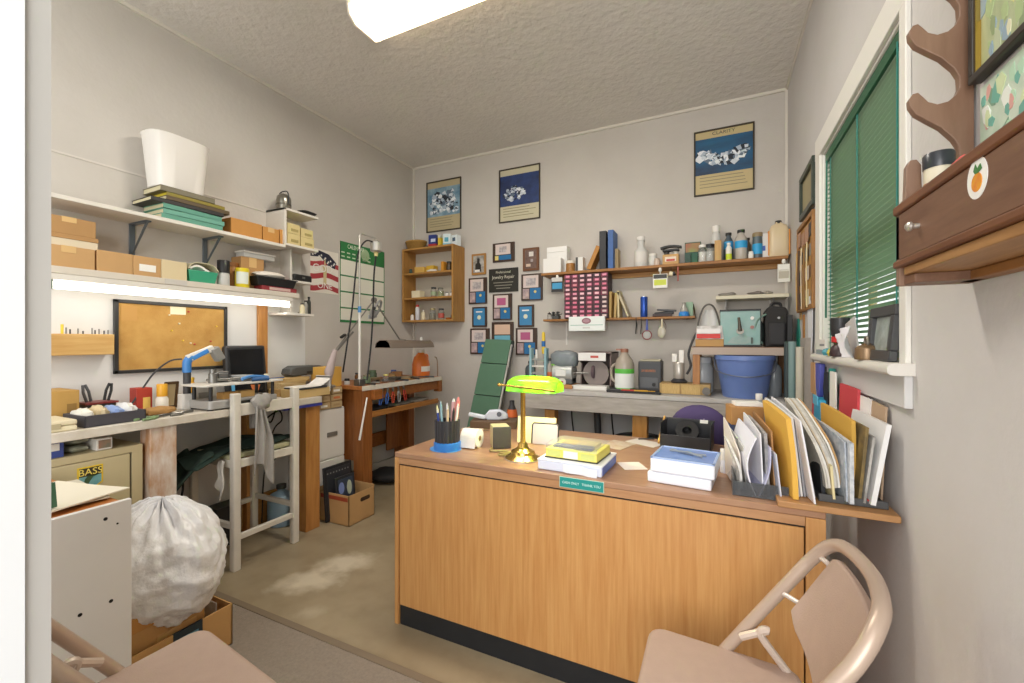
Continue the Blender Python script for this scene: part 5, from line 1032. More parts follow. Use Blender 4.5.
leanbook('book', 'orange brown book leaning against the black binder on the upper shelf', 'book', onS(590.5, 0, .10)+Vector((.0, 0, .012)), .035, .13, .20, mat('#b9813a', .6), tilt=.42)
leanbook('binder', 'black binder standing beside the blue binder on the upper shelf', 'binder', onS(605, 0, .11), .055, .16, H(605, 231, 0, .04), mat('#26272b', .5))
leanbook('binder', 'blue binder standing right of the black binder on the upper shelf', 'binder', onS(612, 0, .11)+Vector((.006, 0, 0)), .045, .16, H(612, 230, 0, .04), mat('#3a62a0', .5))
carton('box', 'tan card slip case right of the blue binder', 'box', onS(617.5, 0, .14), .028, .1, .17, 0, mat('#b9a27a', .7), tape=False)
bottle('jug', 'tall frosted bottle with a handle on the upper back shelf', 'jug', onS(641, 0, .08), .052, H(641, 237, 0), FROST, cap=WHITE, neck=.5, sh=.5, caph=.12, lab=mat('#d9d5cf', .6))
jar('jar', 'small frosted jar right of the tall frosted bottle', 'jar', onS(653, 0, .08), .034, .10, FROST, WHITE); jar('jar', 'low pinkish jar at the front right of the tall frosted bottle', 'jar', onS(657, 0, .045), .024, .055, mat('#c9b6a6', .3), mat('#c9b6a6', .3))
t = carton('craft_box', 'tan box with a red and white label on the upper back shelf', 'box', onS(671, 0, .06), W(663, 679, 0, .06), .07, H(671, 255, 0, .06), 0, mat('#c39b62', .6), tape=False, stick=(-.35, .35, .3, .75, mat('#e2d3c2', .5))); mk('print', MB().box(-.03, .03, -.0385, -.0376, .025, .04), RED, t)
p = onS(671, 0, .09)+Vector((0, 0, H(671, 255, 0, .06)+.001))
bi = thing('magnifier_headset', 'black binocular magnifier headset lying on the tan labelled box', 'magnifier', p)
mk('band', MB().sheet(lambda a, b: ((a-.5)*.15, -.03+.06*b, .058+.012*math.sin(PI*a)), 8, 3, .012), BLACK, bi); mk('bar', MB().box(-.06, .06, -.02, .02, .03, .048), BLACK, bi, bev=.004)
for s_ in (-1, 1): mk('eyepiece', MB().lathe([(.018, 0), (.02, .03), (.016, .05)], (s_*.033, .01, .0), 14, M=Matrix.Rotation(.0, 3, 'X')), mat('#d9d6cc' if s_ > 0 else '#3a3936', .4), bi)
t = carton('game_box', 'dark green box with a printed green and red lid standing behind the headset', 'box', onS(693, 0, .11), W(683, 699, 0, .11), .05, H(691, 243, 0, .11), 0, mat('#274a3c', .5), tape=False, stick=(-.45, .45, .55, .95, mat('#86944f', .5, color2='#a84a43', scale=14)))
carton('game_box', 'narrow green box in front of the printed green box', 'box', onS(694, 0, .04), .04, .05, .07, .2, mat('#33614c', .5), tape=False)
jar('jar', 'clear glass jar with a dark lid right of the green boxes', 'jar', onS(702.5, 0, .05), .03, H(703, 245, 0, .05), GLASS, WHITE, fill=WHITE)
jar('jar', 'wide glass jar with a broad black lid on the upper back shelf', 'jar', onS(709, 0, .07)+Vector((.005, 0, 0)), .036, H(709, 245, 0), GLASS, BLACK, fill=mat('#cfcfca', .7), neck=1.0)
bottle('bottle', 'tall white bottle with a rounded cap behind the tan block', 'bottle', onS(716, 0, .13), .034, H(716, 226, 0, .13), FROST, cap=WHITE, neck=.6, caph=.16, lab=mat('#b9b8b6', .5))
solo('wood_block', 'tan wooden block standing on the upper back shelf in front of the tall white bottle', 'block', MB().box(-.022, .022, -.03, .03, 0, H(718, 241, 0, .04)), PINE, onS(718, 0, .04), bev=.002)
for i, (u, dy, r, vt, m, c, lb, lm) in enumerate(((728.5, .09, .032, 233, mat('#4d5a63', .3), BLACK, 'dark bottle with a blue label and black cap behind the small white one', mat('#3a9bd0', .5)),
    (728.8, .025, .02, 243, mat('#e9e7dd', .4), WHITE, 'small white bottle with a lime green base on the upper shelf', mat('#c9d92f', .5)),
    (741, .06, .040, 230, mat('#b9b3a8', .2), BLACK, 'big clear bottle with a blue label and black cap on the upper shelf', mat('#2f9fd6', .5)),
    (747.5, .14, .024, 238, mat('#6d5a44', .3), BLACK, 'brown bottle half hidden behind the big blue labelled bottle', None))):
    bottle('bottle', lb, 'bottle', onS(u, 0, dy), r, H(u, vt, 0, dy), m, cap=c, neck=.5, lab=lm, l0=(.42, .02, .38, 0)[i], l1=(.68, .35, .62, .3)[i])
jar('small_pot', 'small white pot at the front of the upper shelf near the blue labelled tin', 'jar', onS(751, 0, .03), .017, .05, PAPER, PAPER)
t = jar('tin_can', 'tin with a bright blue band left of the white box on the upper shelf', 'tin', onS(757.5, 0, .06), .032, H(757, 233, 0, .06), mat('#5f6a70', .4, .3), mat('#8f7d5d', .4), lab=mat('#2f9fd6', .5), neck=.95)
carton('white_carton', 'plain white carton between the blue banded tin and the amber jug', 'box', onS(767, 0, .09), W(762, 773, 0), .08, H(767, 234, 0), 0, mat('#dcdbd8', .5), tape=False, stick=(-.48, -.2, .3, .5, mat('#3f5fae', .5)))
jg2 = thing('jug', 'large cream and amber jug with a black cap, right end of upper shelf', 'jug', onS(780, 0, .08)+Vector((-.01, 0, 0))); hj = H(780, 221, 0)
mk('body', MB().lathe([(.055, 0), (.06, .006), (.06, hj*.72), (.045, hj*.86), (.018, hj*.93), (.018, hj*.96)], n=28, sq=5), mat('#d9c6a2', .35), jg2); mk('cap', MB().lathe([(.02, hj*.93), (.02, hj), (.016, hj*1.01)], n=14), BLACK, jg2)
for s_ in (-1, 1): mk('side_label', MB().box(s_*.061-.004, s_*.061+.004, -.045, .045, hj*.06, hj*.72), mat('#d98f3a', .5), jg2)
leanbook('book', 'brown slim book in the corner at the end of the upper shelf', 'book', Vector((.415, SY+.10, S1+.0004)), .014, .15, .15, mat('#8a5a30', .6))
# clip lamps / tags hanging from the upper shelf
def tagcard(lb, u0, u1, vt, vb, cols, Y=SY-.004):
    a, b = bx(u0, Y), bx(u1, Y); um = (u0+u1)/2; zt, zb = pY(um, vt, Y).z, pY(um, vb, Y).z; w, h = b-a, zt-zb
    t = thing('blister_pack', lb, 'hanging card', ((a+b)/2, Y, zt))
    mk('peg', MB().cyl((0, 0, 0), (0, 0, S1-.024-zt), .004, n=8).lathe([(.011, S1-zt-.052), (.013, S1-zt-.04), (.009, S1-zt-.026)], (0, .0, 0), 12), mat('#e8e6dd', .4), t)
    mk('card', MB().box(-w/2, w/2, -.004, 0, -h, 0), cols[0], t, bev=.001)
    mk('header', MB().box(-w*.46, w*.46, -.010, -.004, -h*.32, -h*.04), cols[1], t, bev=.002); mk('print', MB().box(-w*.42, w*.42, -.0048, -.004, -h*.8, -h*.4), cols[2], t); return t
tagcard('white and lime price card hanging from the upper shelf in the middle', 653, 667.5, 274, 288, (PAPER, mat('#3d3d3a', .5), mat('#c9d44a', .5)))
tagcard('black and blue card hanging under the left end of the upper shelf', 551.5, 563, 277, 292, (mat('#2b2b2c', .5), mat('#c9c7c2', .5), mat('#3f97c4', .5)))
tagcard('white card with a blue swoosh hanging at the right end of the upper shelf', 777.5, 790, 264, 282, (mat('#e3e1d6', .5), mat('#f0eee6', .5), mat('#b9b2a0', .5)))
t = thing('loupe', 'small black and cream loupe hanging under the middle of the upper shelf', 'loupe', (bx(671, SY+.01), SY+.01, S1-.024)); mk('cord', MB().cyl((0, 0, 0), (0, 0, -.03), .002, n=6), BLACK, t); mk('barrel', MB().cyl((-.012, 0, -.045), (.012, 0, -.055), .018, n=14), CREAM, t); mk('cap', MB().cyl((.012, 0, -.055), (.03, .0, -.045), .016, n=12), BLACK, t)
solo('chain_tag', 'slim red tag hanging under the upper shelf beside the loupe', 'tag', MB().box(-.005, .005, -.004, 0, -.11, -.0), mat('#9c4a3a', .5), (bx(678, SY+.01), SY+.01, S1-.0225), bev=.001)
# rack of pink drawers standing on the lower shelf
Yp = SY-.0; a, b = bx(564, Yp), bx(608, Yp); zt = pY(586, 273.5, Yp).z; zb = S2+.0005
rk = thing('parts_rack', 'black rack with six columns of pink labelled drawers on the lower back shelf', 'drawers', ((a+b)/2, Yp+.01, zb))
w, h = b-a, zt-zb; mk('body', MB().box(-w/2, w/2, 0, .14, 0, h), mat('#3a2f33', .5), rk, bev=.002)
rr = random.Random(5)
for r_ in range(10):
    for c in range(6):
        x = -w/2+w*(c+.5)/6; z_ = h*(r_+.5)/10; dr = mk('drawer', MB().box(x-w/13.5, x+w/13.5, -.012, .0, z_-h/23, z_+h/23), mat(rr.choice(('#4a2e38', '#7a3348', '#5d2f3d')), .5), rk)
        mk('drawer_label', MB().box(x-w/21+.003, x+w/20, -.0128, -.012, z_-h/50, z_+h/38), mat(rr.choice(('#e08fa8', '#d9748f', '#eec1c9', '#d98a92')) if not (c == 5 and r_ < 6) else '#d9c2bd', .5), dr)
pbx = thing('price_box', 'white pack with a maroon oval badge hung below the pink drawer rack', 'box', (bx(587, SY+.005), SY+.005, pY(587, 316.5, SY).z)); w = bx(605, SY)-bx(569, SY); h = .118
mk('body', MB().box(-w/2, w/2, -.02, .02, -h, 0), mat('#e9efec', .4), pbx, bev=.003); mk('badge', MB().prism([(.038*math.cos(a*PI/12), -.036+.024*math.sin(a*PI/12)) for a in range(24)], -.0212, -.02, ax='y'), mat('#8c5f68', .5), pbx)
mk('badge_center', MB().prism([(.028*math.cos(a*PI/12), -.036+.015*math.sin(a*PI/12)) for a in range(24)], -.0218, -.0212, ax='y'), mat('#b08891', .5), pbx); mk('rule', MB().box(-w*.45, w*.45, -.0206, -.02, -.072, -.068), mat('#6fae9c', .5), pbx); mk('caption', MB().box(-.03, .03, -.0206, -.02, -.098, -.084), mat('#d0d2ce', .5), pbx)
solo('hanging_strip', 'white plastic strip hanging down the wall below the small vise', 'strip', MB().box(-.005, .005, -.003, .003, -.26, 0), WHITE, (bx(567, SY+.035), SY+.024, S2-.003), bev=.001) if False else None
vz = thing('bench_vise', 'small dark vise clamped at the left end of the lower back shelf', 'vise', onS(556.5, 1, .05)); mk('body', MB().box(-.03, .03, -.03, .03, 0, .03).box(-.035, -.02, -.03, .03, .03, .065).box(.005, .02, -.03, .03, .03, .065), mat('#4a4c4a', .4, .4), vz, bev=.004); mk('screw', MB().cyl((-.06, 0, .045), (.05, 0, .045), .006, n=8), STEEL, vz); mk('handle', MB().cyl((-.055, -.03, .06), (-.055, .03, .03), .004, n=8), BLACK, vz)
jar('jar', 'small glass jar at the left tip of the lower back shelf', 'jar', onS(549.5, 1, .06), .02, .055, GLASS, BLACK)
for i, (u, w_, ti, c, lb) in enumerate(((611.2, .028, .02, '#c9a866', 'tan book standing beside the pink drawer rack'), (616.5, .022, .04, '#b99c62', 'brown spined book second from the pink rack'), (620, .018, -.02, '#d6c79a', 'cream book third from the pink rack'), (629.5, .018, -.38, '#cbbf9f', 'pale book leaning left at the end of the row'))):
    leanbook('book', lb, 'book', onS(u, 1, .07)+Vector((.0, 0, .006 if abs(ti) > .2 else .001)), w_, .12, (.21, .20, .215, .215)[i], mat(c, .6), tilt=ti, group='books on the lower back shelf')
cn = thing('can', 'tall metallic blue can on the lower back shelf', 'can', onS(644, 1, .06)); mk('body', MB().lathe([(.026, 0), (.028, .004), (.028, .155), (.026, .16)], n=22), mat('#2f55ae', .25, .5), cn); mk('lid', MB().lathe([(.026, .16), (.026, .165), (.0, .165)], n=18), mat('#c9ccd4', .3, .6), cn)
st = thing('tool_pile', 'dark pliers and stapler heaped on the lower back shelf', 'tool', onS(664, 1, .06)); mk('stapler', MB().bar((-.07, 0, .02), (.07, .01, .035), .03, .03), BLACK, st, bev=.006); mk('jaw', MB().bar((-.08, -.03, .012), (.06, -.02, .012), .022, .022), mat('#3b2b2b', .5), st, bev=.004); mk('grip', MB().bar((-.05, -.02, .055), (.09, .0, .045), .022, .014), mat('#424447', .4), st, bev=.003)
gj = thing('glass_bottle', 'glass bottle with a blue ring base at the right end of the lower shelf', 'bottle', onS(684, 1, .06)); mk('body', MB().lathe([(.028, .0), (.028, .055), (.012, .08), (.012, .1), (.016, .105)], n=18), mat('#a9a7a0', .15), gj); mk('ring', MB().lathe([(.037, 0), (.04, .008), (.036, .028), (.029, .036)], n=18), mat('#2f86d6', .4), gj)
carton('green_box', 'pale green box at the right end of the lower back shelf', 'box', onS(691, 1, .11)+Vector((-.01, 0, 0)), .05, .05, .11, 0, mat('#8fae93', .5), tape=False)
# things hanging from the lower shelf
t = thing('key_ring_pliers', 'round red framed gauge hanging on a blue strap under the lower shelf', 'gauge', (bx(647, SY+.02), SY+.022, S2-.018)); rg_ = pY(647, 334, SY+.02).z-S2+.018
mk('strap', MB().hexa([(-.010, -.004, -.09), (.010, -.004, -.09), (.010, .0, -.09), (-.010, 0, -.09)], [(-.004, -.004, 0), (.004, -.004, 0), (.004, 0, 0), (-.004, 0, 0)]), mat('#3f52a0', .5), t)
mk('ring', MB().tube([Vector((.034*math.cos(2*PI*k/20), -.004, -.122+.034*math.sin(2*PI*k/20))) for k in range(20)], .004, 6, closed=True), mat('#8f4a4a', .5), t); mk('dial', MB().lathe([(.028, 0), (.028, .003)], (0, -.002, -.122), 18, M=Matrix.Rotation(PI/2, 3, 'X')), mat('#a9aaa6', .4), t)
for u, lb, c in ((636, 'slim dark tweezers hanging left of the red framed gauge', '#3d3d3c'), (641, 'second slim tweezers hanging beside the red framed gauge', '#5a5754')): solo('tweezers', lb, 'tweezers', MB().tube([(0, 0, 0), (.002, 0, -.06), (-.004, 0, -.13)], [.0025, .004, .003], 6).tube([(0, 0, 0), (.008, 0, -.06), (.006, 0, -.13)], [.0025, .003, .002], 6), mat(c, .4, .5), (bx(u, SY+.026), SY+.026, S2-.002), 0)
t = thing('hanging_pouch', 'pair of pale hanging tools in a clear pouch under the lower shelf', 'pouch', (bx(662, SY+.02), SY+.022, S2-.018)); mk('handle', MB().tube([(0, 0, 0), (.0, 0, -.05), (-.004, 0, -.1)], .006, 8), CREAM, t); mk('pouch', MB().ell((-.002, 0, -.10), (.03, .008, .045), 14, 10), mat('#bdb7a6', .3), t); mk('cord', MB().tube([(0, 0, .0), (.03, 0, -.06), (.0, 0, -.12)], .002, 6, cat=True), BROWN, t)
for i, (u, w_, c, lb) in enumerate(((729, .12, '#8f8a82', 'grey hand tool lying at the left of the small cream shelf'), (757, .11, '#7a736c', 'brown grey hand tool lying at the middle of the small cream shelf'), (768, .06, '#a9a49a', 'small pale part lying at the right of the small cream shelf'))): solo('hand_tool', lb, 'tool', MB().ell((0, 0, .013), (w_/2, .02, .013), 14, 8, f=lambda q: 1+.2*math.sin(5*q.x+i)), mat(c, .5, .3), onS(u, 2, .06), .1*i)
# ================================================================ BACK BENCH
BBZ = .89; BY = 3.0; bxl = bx(522, BY)
bb = thing('workbench', 'long grey topped workbench along the back wall', 'workbench', (0, BY, 0))
mk('worktop', MB().box(bxl, XR-.012, 0, YB-BY-.02, BBZ-.03, BBZ), mat('#c9c6c3', .5, color2='#b5b0ab', scale=8), bb, bev=.003)
mk('apron', MB().box(bxl, XR-.012, .004, .03, BBZ-.145, BBZ-.031), mat('#bdb6ae', .55, color2='#a59d94', scale=7, stretch=(1, 6, 6)), bb, bev=.003)
for u0, u1 in ((632.5, 647), (545, 555)):
    a, b = bx(u0, BY+.05), bx(u1, BY+.05); mk('leg', MB().box(a, b, .04, .13, 0, BBZ-.031), wood('#c08a48', '#a5702f', 5, 'z'), bb, bev=.003)
mk('leg', MB().box(XR-.11, XR-.02, .04, .13, 0, BBZ-.031), OAK, bb, bev=.003); mk('leg', MB().box(bxl+.02, bxl+.09, .45, .55, 0, BBZ-.031), OAK, bb, bev=.003)
def onB(u, dy): return Vector((bx(u, BY+dy), BY+dy, BBZ+.0004))
def HB(u, v, dy): return pY(u, v, BY+dy).z - BBZ
def WB(u0, u1, dy): return bx(u1, BY+dy)-bx(u0, BY+dy)
# blue bench jig / rack with yellow tool at the left end
t = thing('tool_rack', 'pale blue upright tool rack at the left end of the back bench', 'rack', onB(539, .28)); h = HB(539, 348, .28)
for x in (-.065, .065): mk('upright', MB().box(x-.01, x+.01, -.03, .03, 0, h), mat('#8fb6bf', .4), t, bev=.003)
for k in range(4): mk('rung', MB().box(-.055, .055, -.02, .02, .04+.055*k, .055+.055*k), mat('#9a9c98' if k % 2 else '#d9d5cc', .4), t, bev=.002)
t = thing('screwdriver', 'yellow and blue handled screwdriver standing in the blue tool rack', 'screwdriver', onB(543.5, .31)+Vector((0, 0, h*.45))); hs_ = HB(544, 332, .31)-h*.45; mk('handle', MB().lathe([(.012, hs_*.4), (.016, hs_*.5), (.013, hs_*.95), (.008, hs_)], n=12), YEL, t); mk('band', MB().lathe([(.0165, hs_*.6), (.0165, hs_*.75)], n=12), BLUE, t); mk('shank', MB().cyl((0, 0, 0), (0, 0, hs_*.42), .005, n=8), STEEL, t)
t = thing('screwdriver', 'slim white handled screwdriver standing left in the blue tool rack', 'screwdriver', onB(536.5, .31)+Vector((0, 0, h*.5))); mk('handle', MB().cyl((0, 0, .05), (0, 0, .14), .010, n=10), PAPER, t); mk('shank', MB().cyl((0, 0, 0), (0, 0, .06), .004, n=8), STEEL, t)
bottle('bottle', 'dark bottle half hidden behind the blue tool rack', 'bottle', onB(530.5, .40), .045, HB(530, 361, .4), mat('#4a5357', .3), cap=BLACK); bottle('spray_bottle', 'grey spray bottle with an orange label beside the blue tool rack', 'bottle', onB(550, .30), .03, HB(550, 358, .3), mat('#a9a39a', .4), cap=DGREY, lab=mat('#c9683a', .5))
# polishing motor
t = thing('polishing_motor', 'grey green bench polishing motor in a bag beside the dust hood', 'motor', onB(564.5, .22)); w, h = WB(555, 578, .22), HB(565, 352, .22)
mk('base', MB().box(-w*.55, w*.55, -.09, .09, 0, .03), mat('#b8834f', .6), t, bev=.004); mk('motor', MB().cyl((-w*.42, 0, h*.42), (w*.42, 0, h*.42), .075, n=24), mat('#b9bcba', .35, .4), t, bev=.004); mk('foot', MB().box(-w*.42, w*.42, -.06, .06, .03, h*.3), mat('#54585a', .4), t, bev=.008)
mk('nameplate', MB().box(-w*.25, w*.18, -.079, -.074, h*.34, h*.52), mat('#e3e3df', .4), t); mk('switch', MB().lathe([(.032, 0), (.032, .006)], (0, -.06, h*.17), 18, M=Matrix.Rotation(PI/2, 3, 'X')), mat('#d9d7d2', .4), t); mk('switch_button', MB().box(-.012, .012, -.073, -.065, h*.17-.008, h*.17+.008), RED, t)
mk('green_band', MB().box(-w*.5, w*.3, -.05, .05, h*.62, h*.66), mat('#7fc24a', .4), t, bev=.003)
mk('cover', MB().ell((0, .01, h*.80), (w*.56, .075, h*.24), 24, 14, f=lambda q: min(1.25, (abs(q.x)**4+abs(q.z)**4+abs(q.y)**4)**-.25)*(1+.04*math.sin(9*q.x+7*q.z))), mat('#8d979d', .25, trans=.2, alpha=.9), t); mk('shaft', MB().cyl((w*.42, 0, h*.42), (w*.42+.12, 0, h*.42), .012, .006, 12), STEEL, t)
# dust hood
t = thing('dust_hood', 'brown grey dust hood with a polishing wheel and a white label on the back bench', 'dust hood', onB(594.5, .2)); w, h = WB(578, 611, .2), HB(594, 352, .2)
HD = mat('#7a6a66', .5, .2); dp = .26
mk('back', MB().box(-w/2, w/2, dp-.01, dp, .0, h), HD, t, bev=.002); mk('side_panel', MB().prism([(0, .03), (dp, 0), (dp, h), (.03, h), (.0, h*.9)], w/2-.012, w/2, ax='x'), HD, t, bev=.002); mk('side_panel', MB().prism([(.05, .03), (dp, 0), (dp, h), (.03, h), (.0, h*.75), (.08, h*.68)], -w/2, -w/2+.01, ax='x'), HD, t, bev=.002)
mk('top', MB().box(-w/2, w/2, .0, dp, h-.012, h), HD, t, bev=.002); mk('front_panel', MB().box(-w/2, w*.34, -.004, .008, h*.76, h-.006), mat('#e9e7e4', .4), t, bev=.002); mk('label', MB().box(-.03, .03, -.006, -.004, h*.84, h*.9), mat('#c2554a', .5), t)
mk('funnel', MB().lathe([(.10, 0), (.085, .1), (.05, .14)], (.0, .04, h*.42), 24, M=Matrix.Rotation(-PI/2, 3, 'X'), sx=1.0), mat('#857a76', .5, .1), t); mk('polishing_wheel', MB().lathe([(.012, -.012), (.048, -.012), (.055, 0), (.048, .012), (.012, .012)], (-w*.08, .06, h*.45), 24, M=Matrix.Rotation(PI/2, 3, 'Y')), mat('#5f4f55', .8), t)
mk('tray', MB().box(-w*.62, w*.42, -.07, .03, 0, .03), mat('#e1dfdb', .4), t, bev=.003)
# jug of cleaner
t = thing('cleaner_jug', 'clear jug of cleaner with a green and white label on the back bench', 'jug', onB(624.5, .2)); h = HB(624, 349, .2); r = WB(615, 634, .2)/2
mk('body', MB().lathe([(r*.9, 0), (r, .008), (r, h*.62), (r*.85, h*.74), (r*.4, h*.88), (r*.38, h*.94)], n=26), mat('#a79d90', .2), t); mk('cap', MB().lathe([(r*.42, h*.92), (r*.42, h), (r*.3, h*1.01)], n=16), mat('#9a6a55', .4), t); mk('spout', MB().bar((-.005, 0, h*.985), (-.06, -.01, h*.985), .014, .012), mat('#9a6a55', .4), t)
mk('label', MB().lathe([(r*1.012, .015), (r*1.014, .017), (r*1.014, h*.50)], n=26), mat('#e9ece9', .5), t); mk('green_band', MB().lathe([(r*1.02, h*.42), (r*1.02, h*.53)], n=26), mat('#5fbf4a', .5), t); mk('green_band', MB().lathe([(r*1.02, .012), (r*1.02, h*.08)], n=26), mat('#7fc96a', .5), t)
mk('handle', MB().tube([(-r*.8, 0, h*.65), (-r*1.35, 0, h*.55), (-r*1.35, 0, h*.3), (-r*.95, 0, h*.2)], .010, 8, cat=True), mat('#a79d90', .3), t)
# grey ultrasonic cleaner
t = thing('ultrasonic_cleaner', 'dark grey ultrasonic cleaner with orange lettering on the back bench', 'machine', onB(649.5, .27)); w, h = WB(638, 661, .27), HB(649, 361.5, .27)
mk('body', MB().box(-w/2, w/2, 0, .16, 0, h), mat('#4a4c50', .5), t, bev=.008); mk('front_panel', MB().box(-w*.42, w*.38, -.005, .0, .02, h*.45), mat('#5d5f63', .4), t, bev=.002); mk('lid', MB().box(-w*.42, w*.46, .01, .15, h, h+.012), mat('#b9b39a', .5), t, bev=.003); mk('knob', MB().cyl((w*.2, -.02, h*.22), (w*.2, 0, h*.22), .013, n=14), BLACK, t); mk('print', MB().box(-w*.36, w*.26, -.0012, 0, h*.64, h*.72), mat('#b56a3c', .5, color2='#4a4c50', scale=70), t)
# black tool tray with red handled tools, in front
t = thing('tool_mat', 'flat black tray lying in front of the cleaner jug on the back bench', 'tray', onB(634, .09)); w = WB(607, 660, .1); mk('base', MB().box(-w/2, w/2, -.05, .07, 0, .008), mat('#232325', .6), t, bev=.002); mk('rim', MB().box(-w/2, w/2, .06, .07, .008, .022).box(-w/2, w/2, -.05, -.044, .008, .016), mat('#2c2c2e', .6), t)
for u, c, lb in ((630, '#c23a2e', 'red handled tool lying on the black bench tray'), (643, '#d9a52e', 'yellow tipped tool lying on the black bench tray'), (616, '#4a4a48', 'dark steel tool at the left of the black bench tray')): solo('hand_tool', lb, 'tool', MB().cyl((-.06, 0, .008), (.03, 0, .008), .007, .006, 8).cyl((.03, 0, .008), (.08, .005, .007), .003, n=6), mat(c, .4), onB(u, .08)+Vector((0, .0, .0085)), .1)
# wicker-like wooden drawers at the foot of the riser, and white gadget
Yw = .10
t = thing('drawer_tray', 'low tan wooden tray of compartments at the foot of the riser on the back bench', 'tray', onB(684.5, Yw)); w, h = WB(659, 710, Yw), HB(684, 384, Yw)
mk('body', MB().box(-w/2, w/2, 0, .16, 0, h), wood('#b99a62', '#9a7a44', 6, 'z'), t, bev=.003)
for k in range(2): mk('drawer', MB().box(-w*.46+w*.40*k, -w*.46+w*.37+w*.40*k, -.008, .0, .006, h-.006), wood('#cfb075', '#b2904f', 30, 'z'), t, bev=.002)
mk('rim', MB().box(-w/2-.004, w/2+.004, -.012, .164, 0, .006), mat('#8a8378', .5), t)
mk('knob', MB().cyl((w*.42, -.03, h*.45), (w*.42, 0, h*.45), .025, n=16), mat('#6a6660', .4, .5), t)
top = onB(679, Yw+.08)+Vector((0, 0, h+.0005))
t = thing('steamer', 'small white and steel steam cleaner on the tan tray beside the riser', 'machine', top); mk('base', MB().lathe([(.05, 0), (.055, .01), (.04, .025), (.034, .03)], n=20), mat('#35353a', .4), t); mk('body', MB().lathe([(.034, .03), (.036, .035), (.036, .13), (.03, .14)], n=20), mat('#bdb8b0', .3, .4), t); mk('bottle', MB().box(-.045, -.012, -.02, .02, .14, .20).box(.0, .035, -.02, .02, .135, .225), WHITE, t, bev=.006); mk('hose', MB().tube([(.05, 0, .06), (.075, .0, .12), (.06, .02, .2), (.09, .03, .30), (.12, .04, .36)], .008, 8, cat=True), DGREY, t)
# riser with bag, machine, bucket
RZ = 1.215; ry = .12; Yr = BY+ry; a, b = bx(691, Yr), XR-.014
rs = thing('bench_riser', 'wooden riser shelf standing at the right end of the back bench', 'shelf', (0, Yr, BBZ+.0004)); hr = RZ-BBZ
mk('top', MB().box(a, b, 0, .42, hr-.05, hr), mat('#8f735f', .5, color2='#7a5d49', scale=8), rs, bev=.003); mk('front_strip', MB().box(a, b, -.004, .0, hr-.052, hr-.005), mat('#b3a091', .5), rs)
for x in (a+.01, b-.055):
    for y in (.0, .36): mk('leg', MB().box(x, x+.045, y+.002, y+.05, 0, hr-.051), wood('#b5804a', '#96602f', 5, 'z'), rs, bev=.003)
def onR(u, dy): return Vector((bx(u, Yr+dy), Yr+dy, RZ+.0008))
t = thing('tote_bag', 'clear handled bag with a red stripe on the left end of the riser', 'bag', onR(709.5, .10)); w = WB(694, 722, .2)
q_ = MB().sheet(lambda a_, b_: ((a_-.5)*w*(1-.12*b_), -.05+.012*math.sin(9*a_), .05+.09*b_), 12, 6, .003); q_.sheet(lambda a_, b_: ((a_-.5)*w*(1-.12*b_), .05+.01*math.sin(8*a_), .05+.09*b_), 12, 6, .003)
mk('body', q_, mat('#d0cdc9', .35), t); mk('base_box', MB().box(-w/2, w/2, -.055, .055, 0, .05), mat('#b98f55', .6), t, bev=.003); mk('stripe', MB().box(-w*.45, w*.38, -.0635, -.061, .055, .085), mat('#d2362e', .5), t); mk('stripe', MB().box(-w*.45, w*.38, -.0632, -.0605, .088, .12), mat('#e9e6e4', .5), t)
mk('handle', MB().tube([(-w*.46, -.03, .03), (-w*.40, -.03, .16), (-w*.22, -.03, .26), (-.0, -.03, .285), (w*.2, -.03, .25), (w*.38, -.03, .14)], .006, 8, cat=True), mat('#5a5752', .5), t); mk('pouch', MB().sheet(lambda a_, b_: ((a_-.5)*w*.62*(1-.5*b_*b_), .0+.01*math.sin(6*a_), .13+.12*b_), 8, 8, .006), mat('#c9c8c5', .4), t)
t = thing('control_unit', 'teal faced metal box with a lever and black edges on the riser', 'machine', onR(740, .06)); w, h = WB(721, 761, .18), HB(740, 309.5, .18)-(RZ-BBZ)
mk('body', MB().box(-w/2, w/2, 0, .22, 0.012, h-.01), mat('#6fa39c', .4, color2='#9ab3ae', scale=4), t, bev=.002); mk('edge', MB().box(-w/2-.004, w/2+.004, -.006, .224, h-.011, h), BLACK, t, bev=.002); mk('edge', MB().box(-w/2-.004, w/2+.004, -.006, .224, 0, .0125), BLACK, t, bev=.002); mk('edge', MB().box(w/2, w/2+.004, -.006, .22, .0125, h-.011), BLACK, t)
mk('lever', MB().tube([(.0, -.016, h*.42), (-.005, -.024, h*.62), (-.008, -.028, h*.78)], [.014, .009, .008], 10), mat('#5d564d', .4, .4), t); mk('lever_base', MB().cyl((0, -.018, h*.42), (0, 0, h*.42), .022, n=16), mat('#8f8a80', .4, .4), t)
for i, fz in enumerate((.76, .52)): mk('knob', MB().cyl((w*.3, -.012, h*fz), (w*.3, 0, h*fz), .011, n=14), (WHITE, mat('#9c6a60', .4))[i], t)
mk('smudge', MB().prism([(x*w, z_*h) for x, z_ in ((-.32, .1), (.05, .06), (.34, .12), (.3, .25), (.05, .33), (-.2, .25))], -.0012, 0, ax='y'), mat('#9fada9', .5, color2='#7fa39d', scale=16), t)
mk('catch', MB().box(w*.27, w*.32, -.01, 0, .02, .06), mat('#4a5a52', .4), t, bev=.002)
bgx = thing('camera_bag', 'black upright padded bag with a side pouch on the riser in the corner', 'bag', onR(777, .07)); h = HB(777, 303, .19)-(RZ-BBZ)
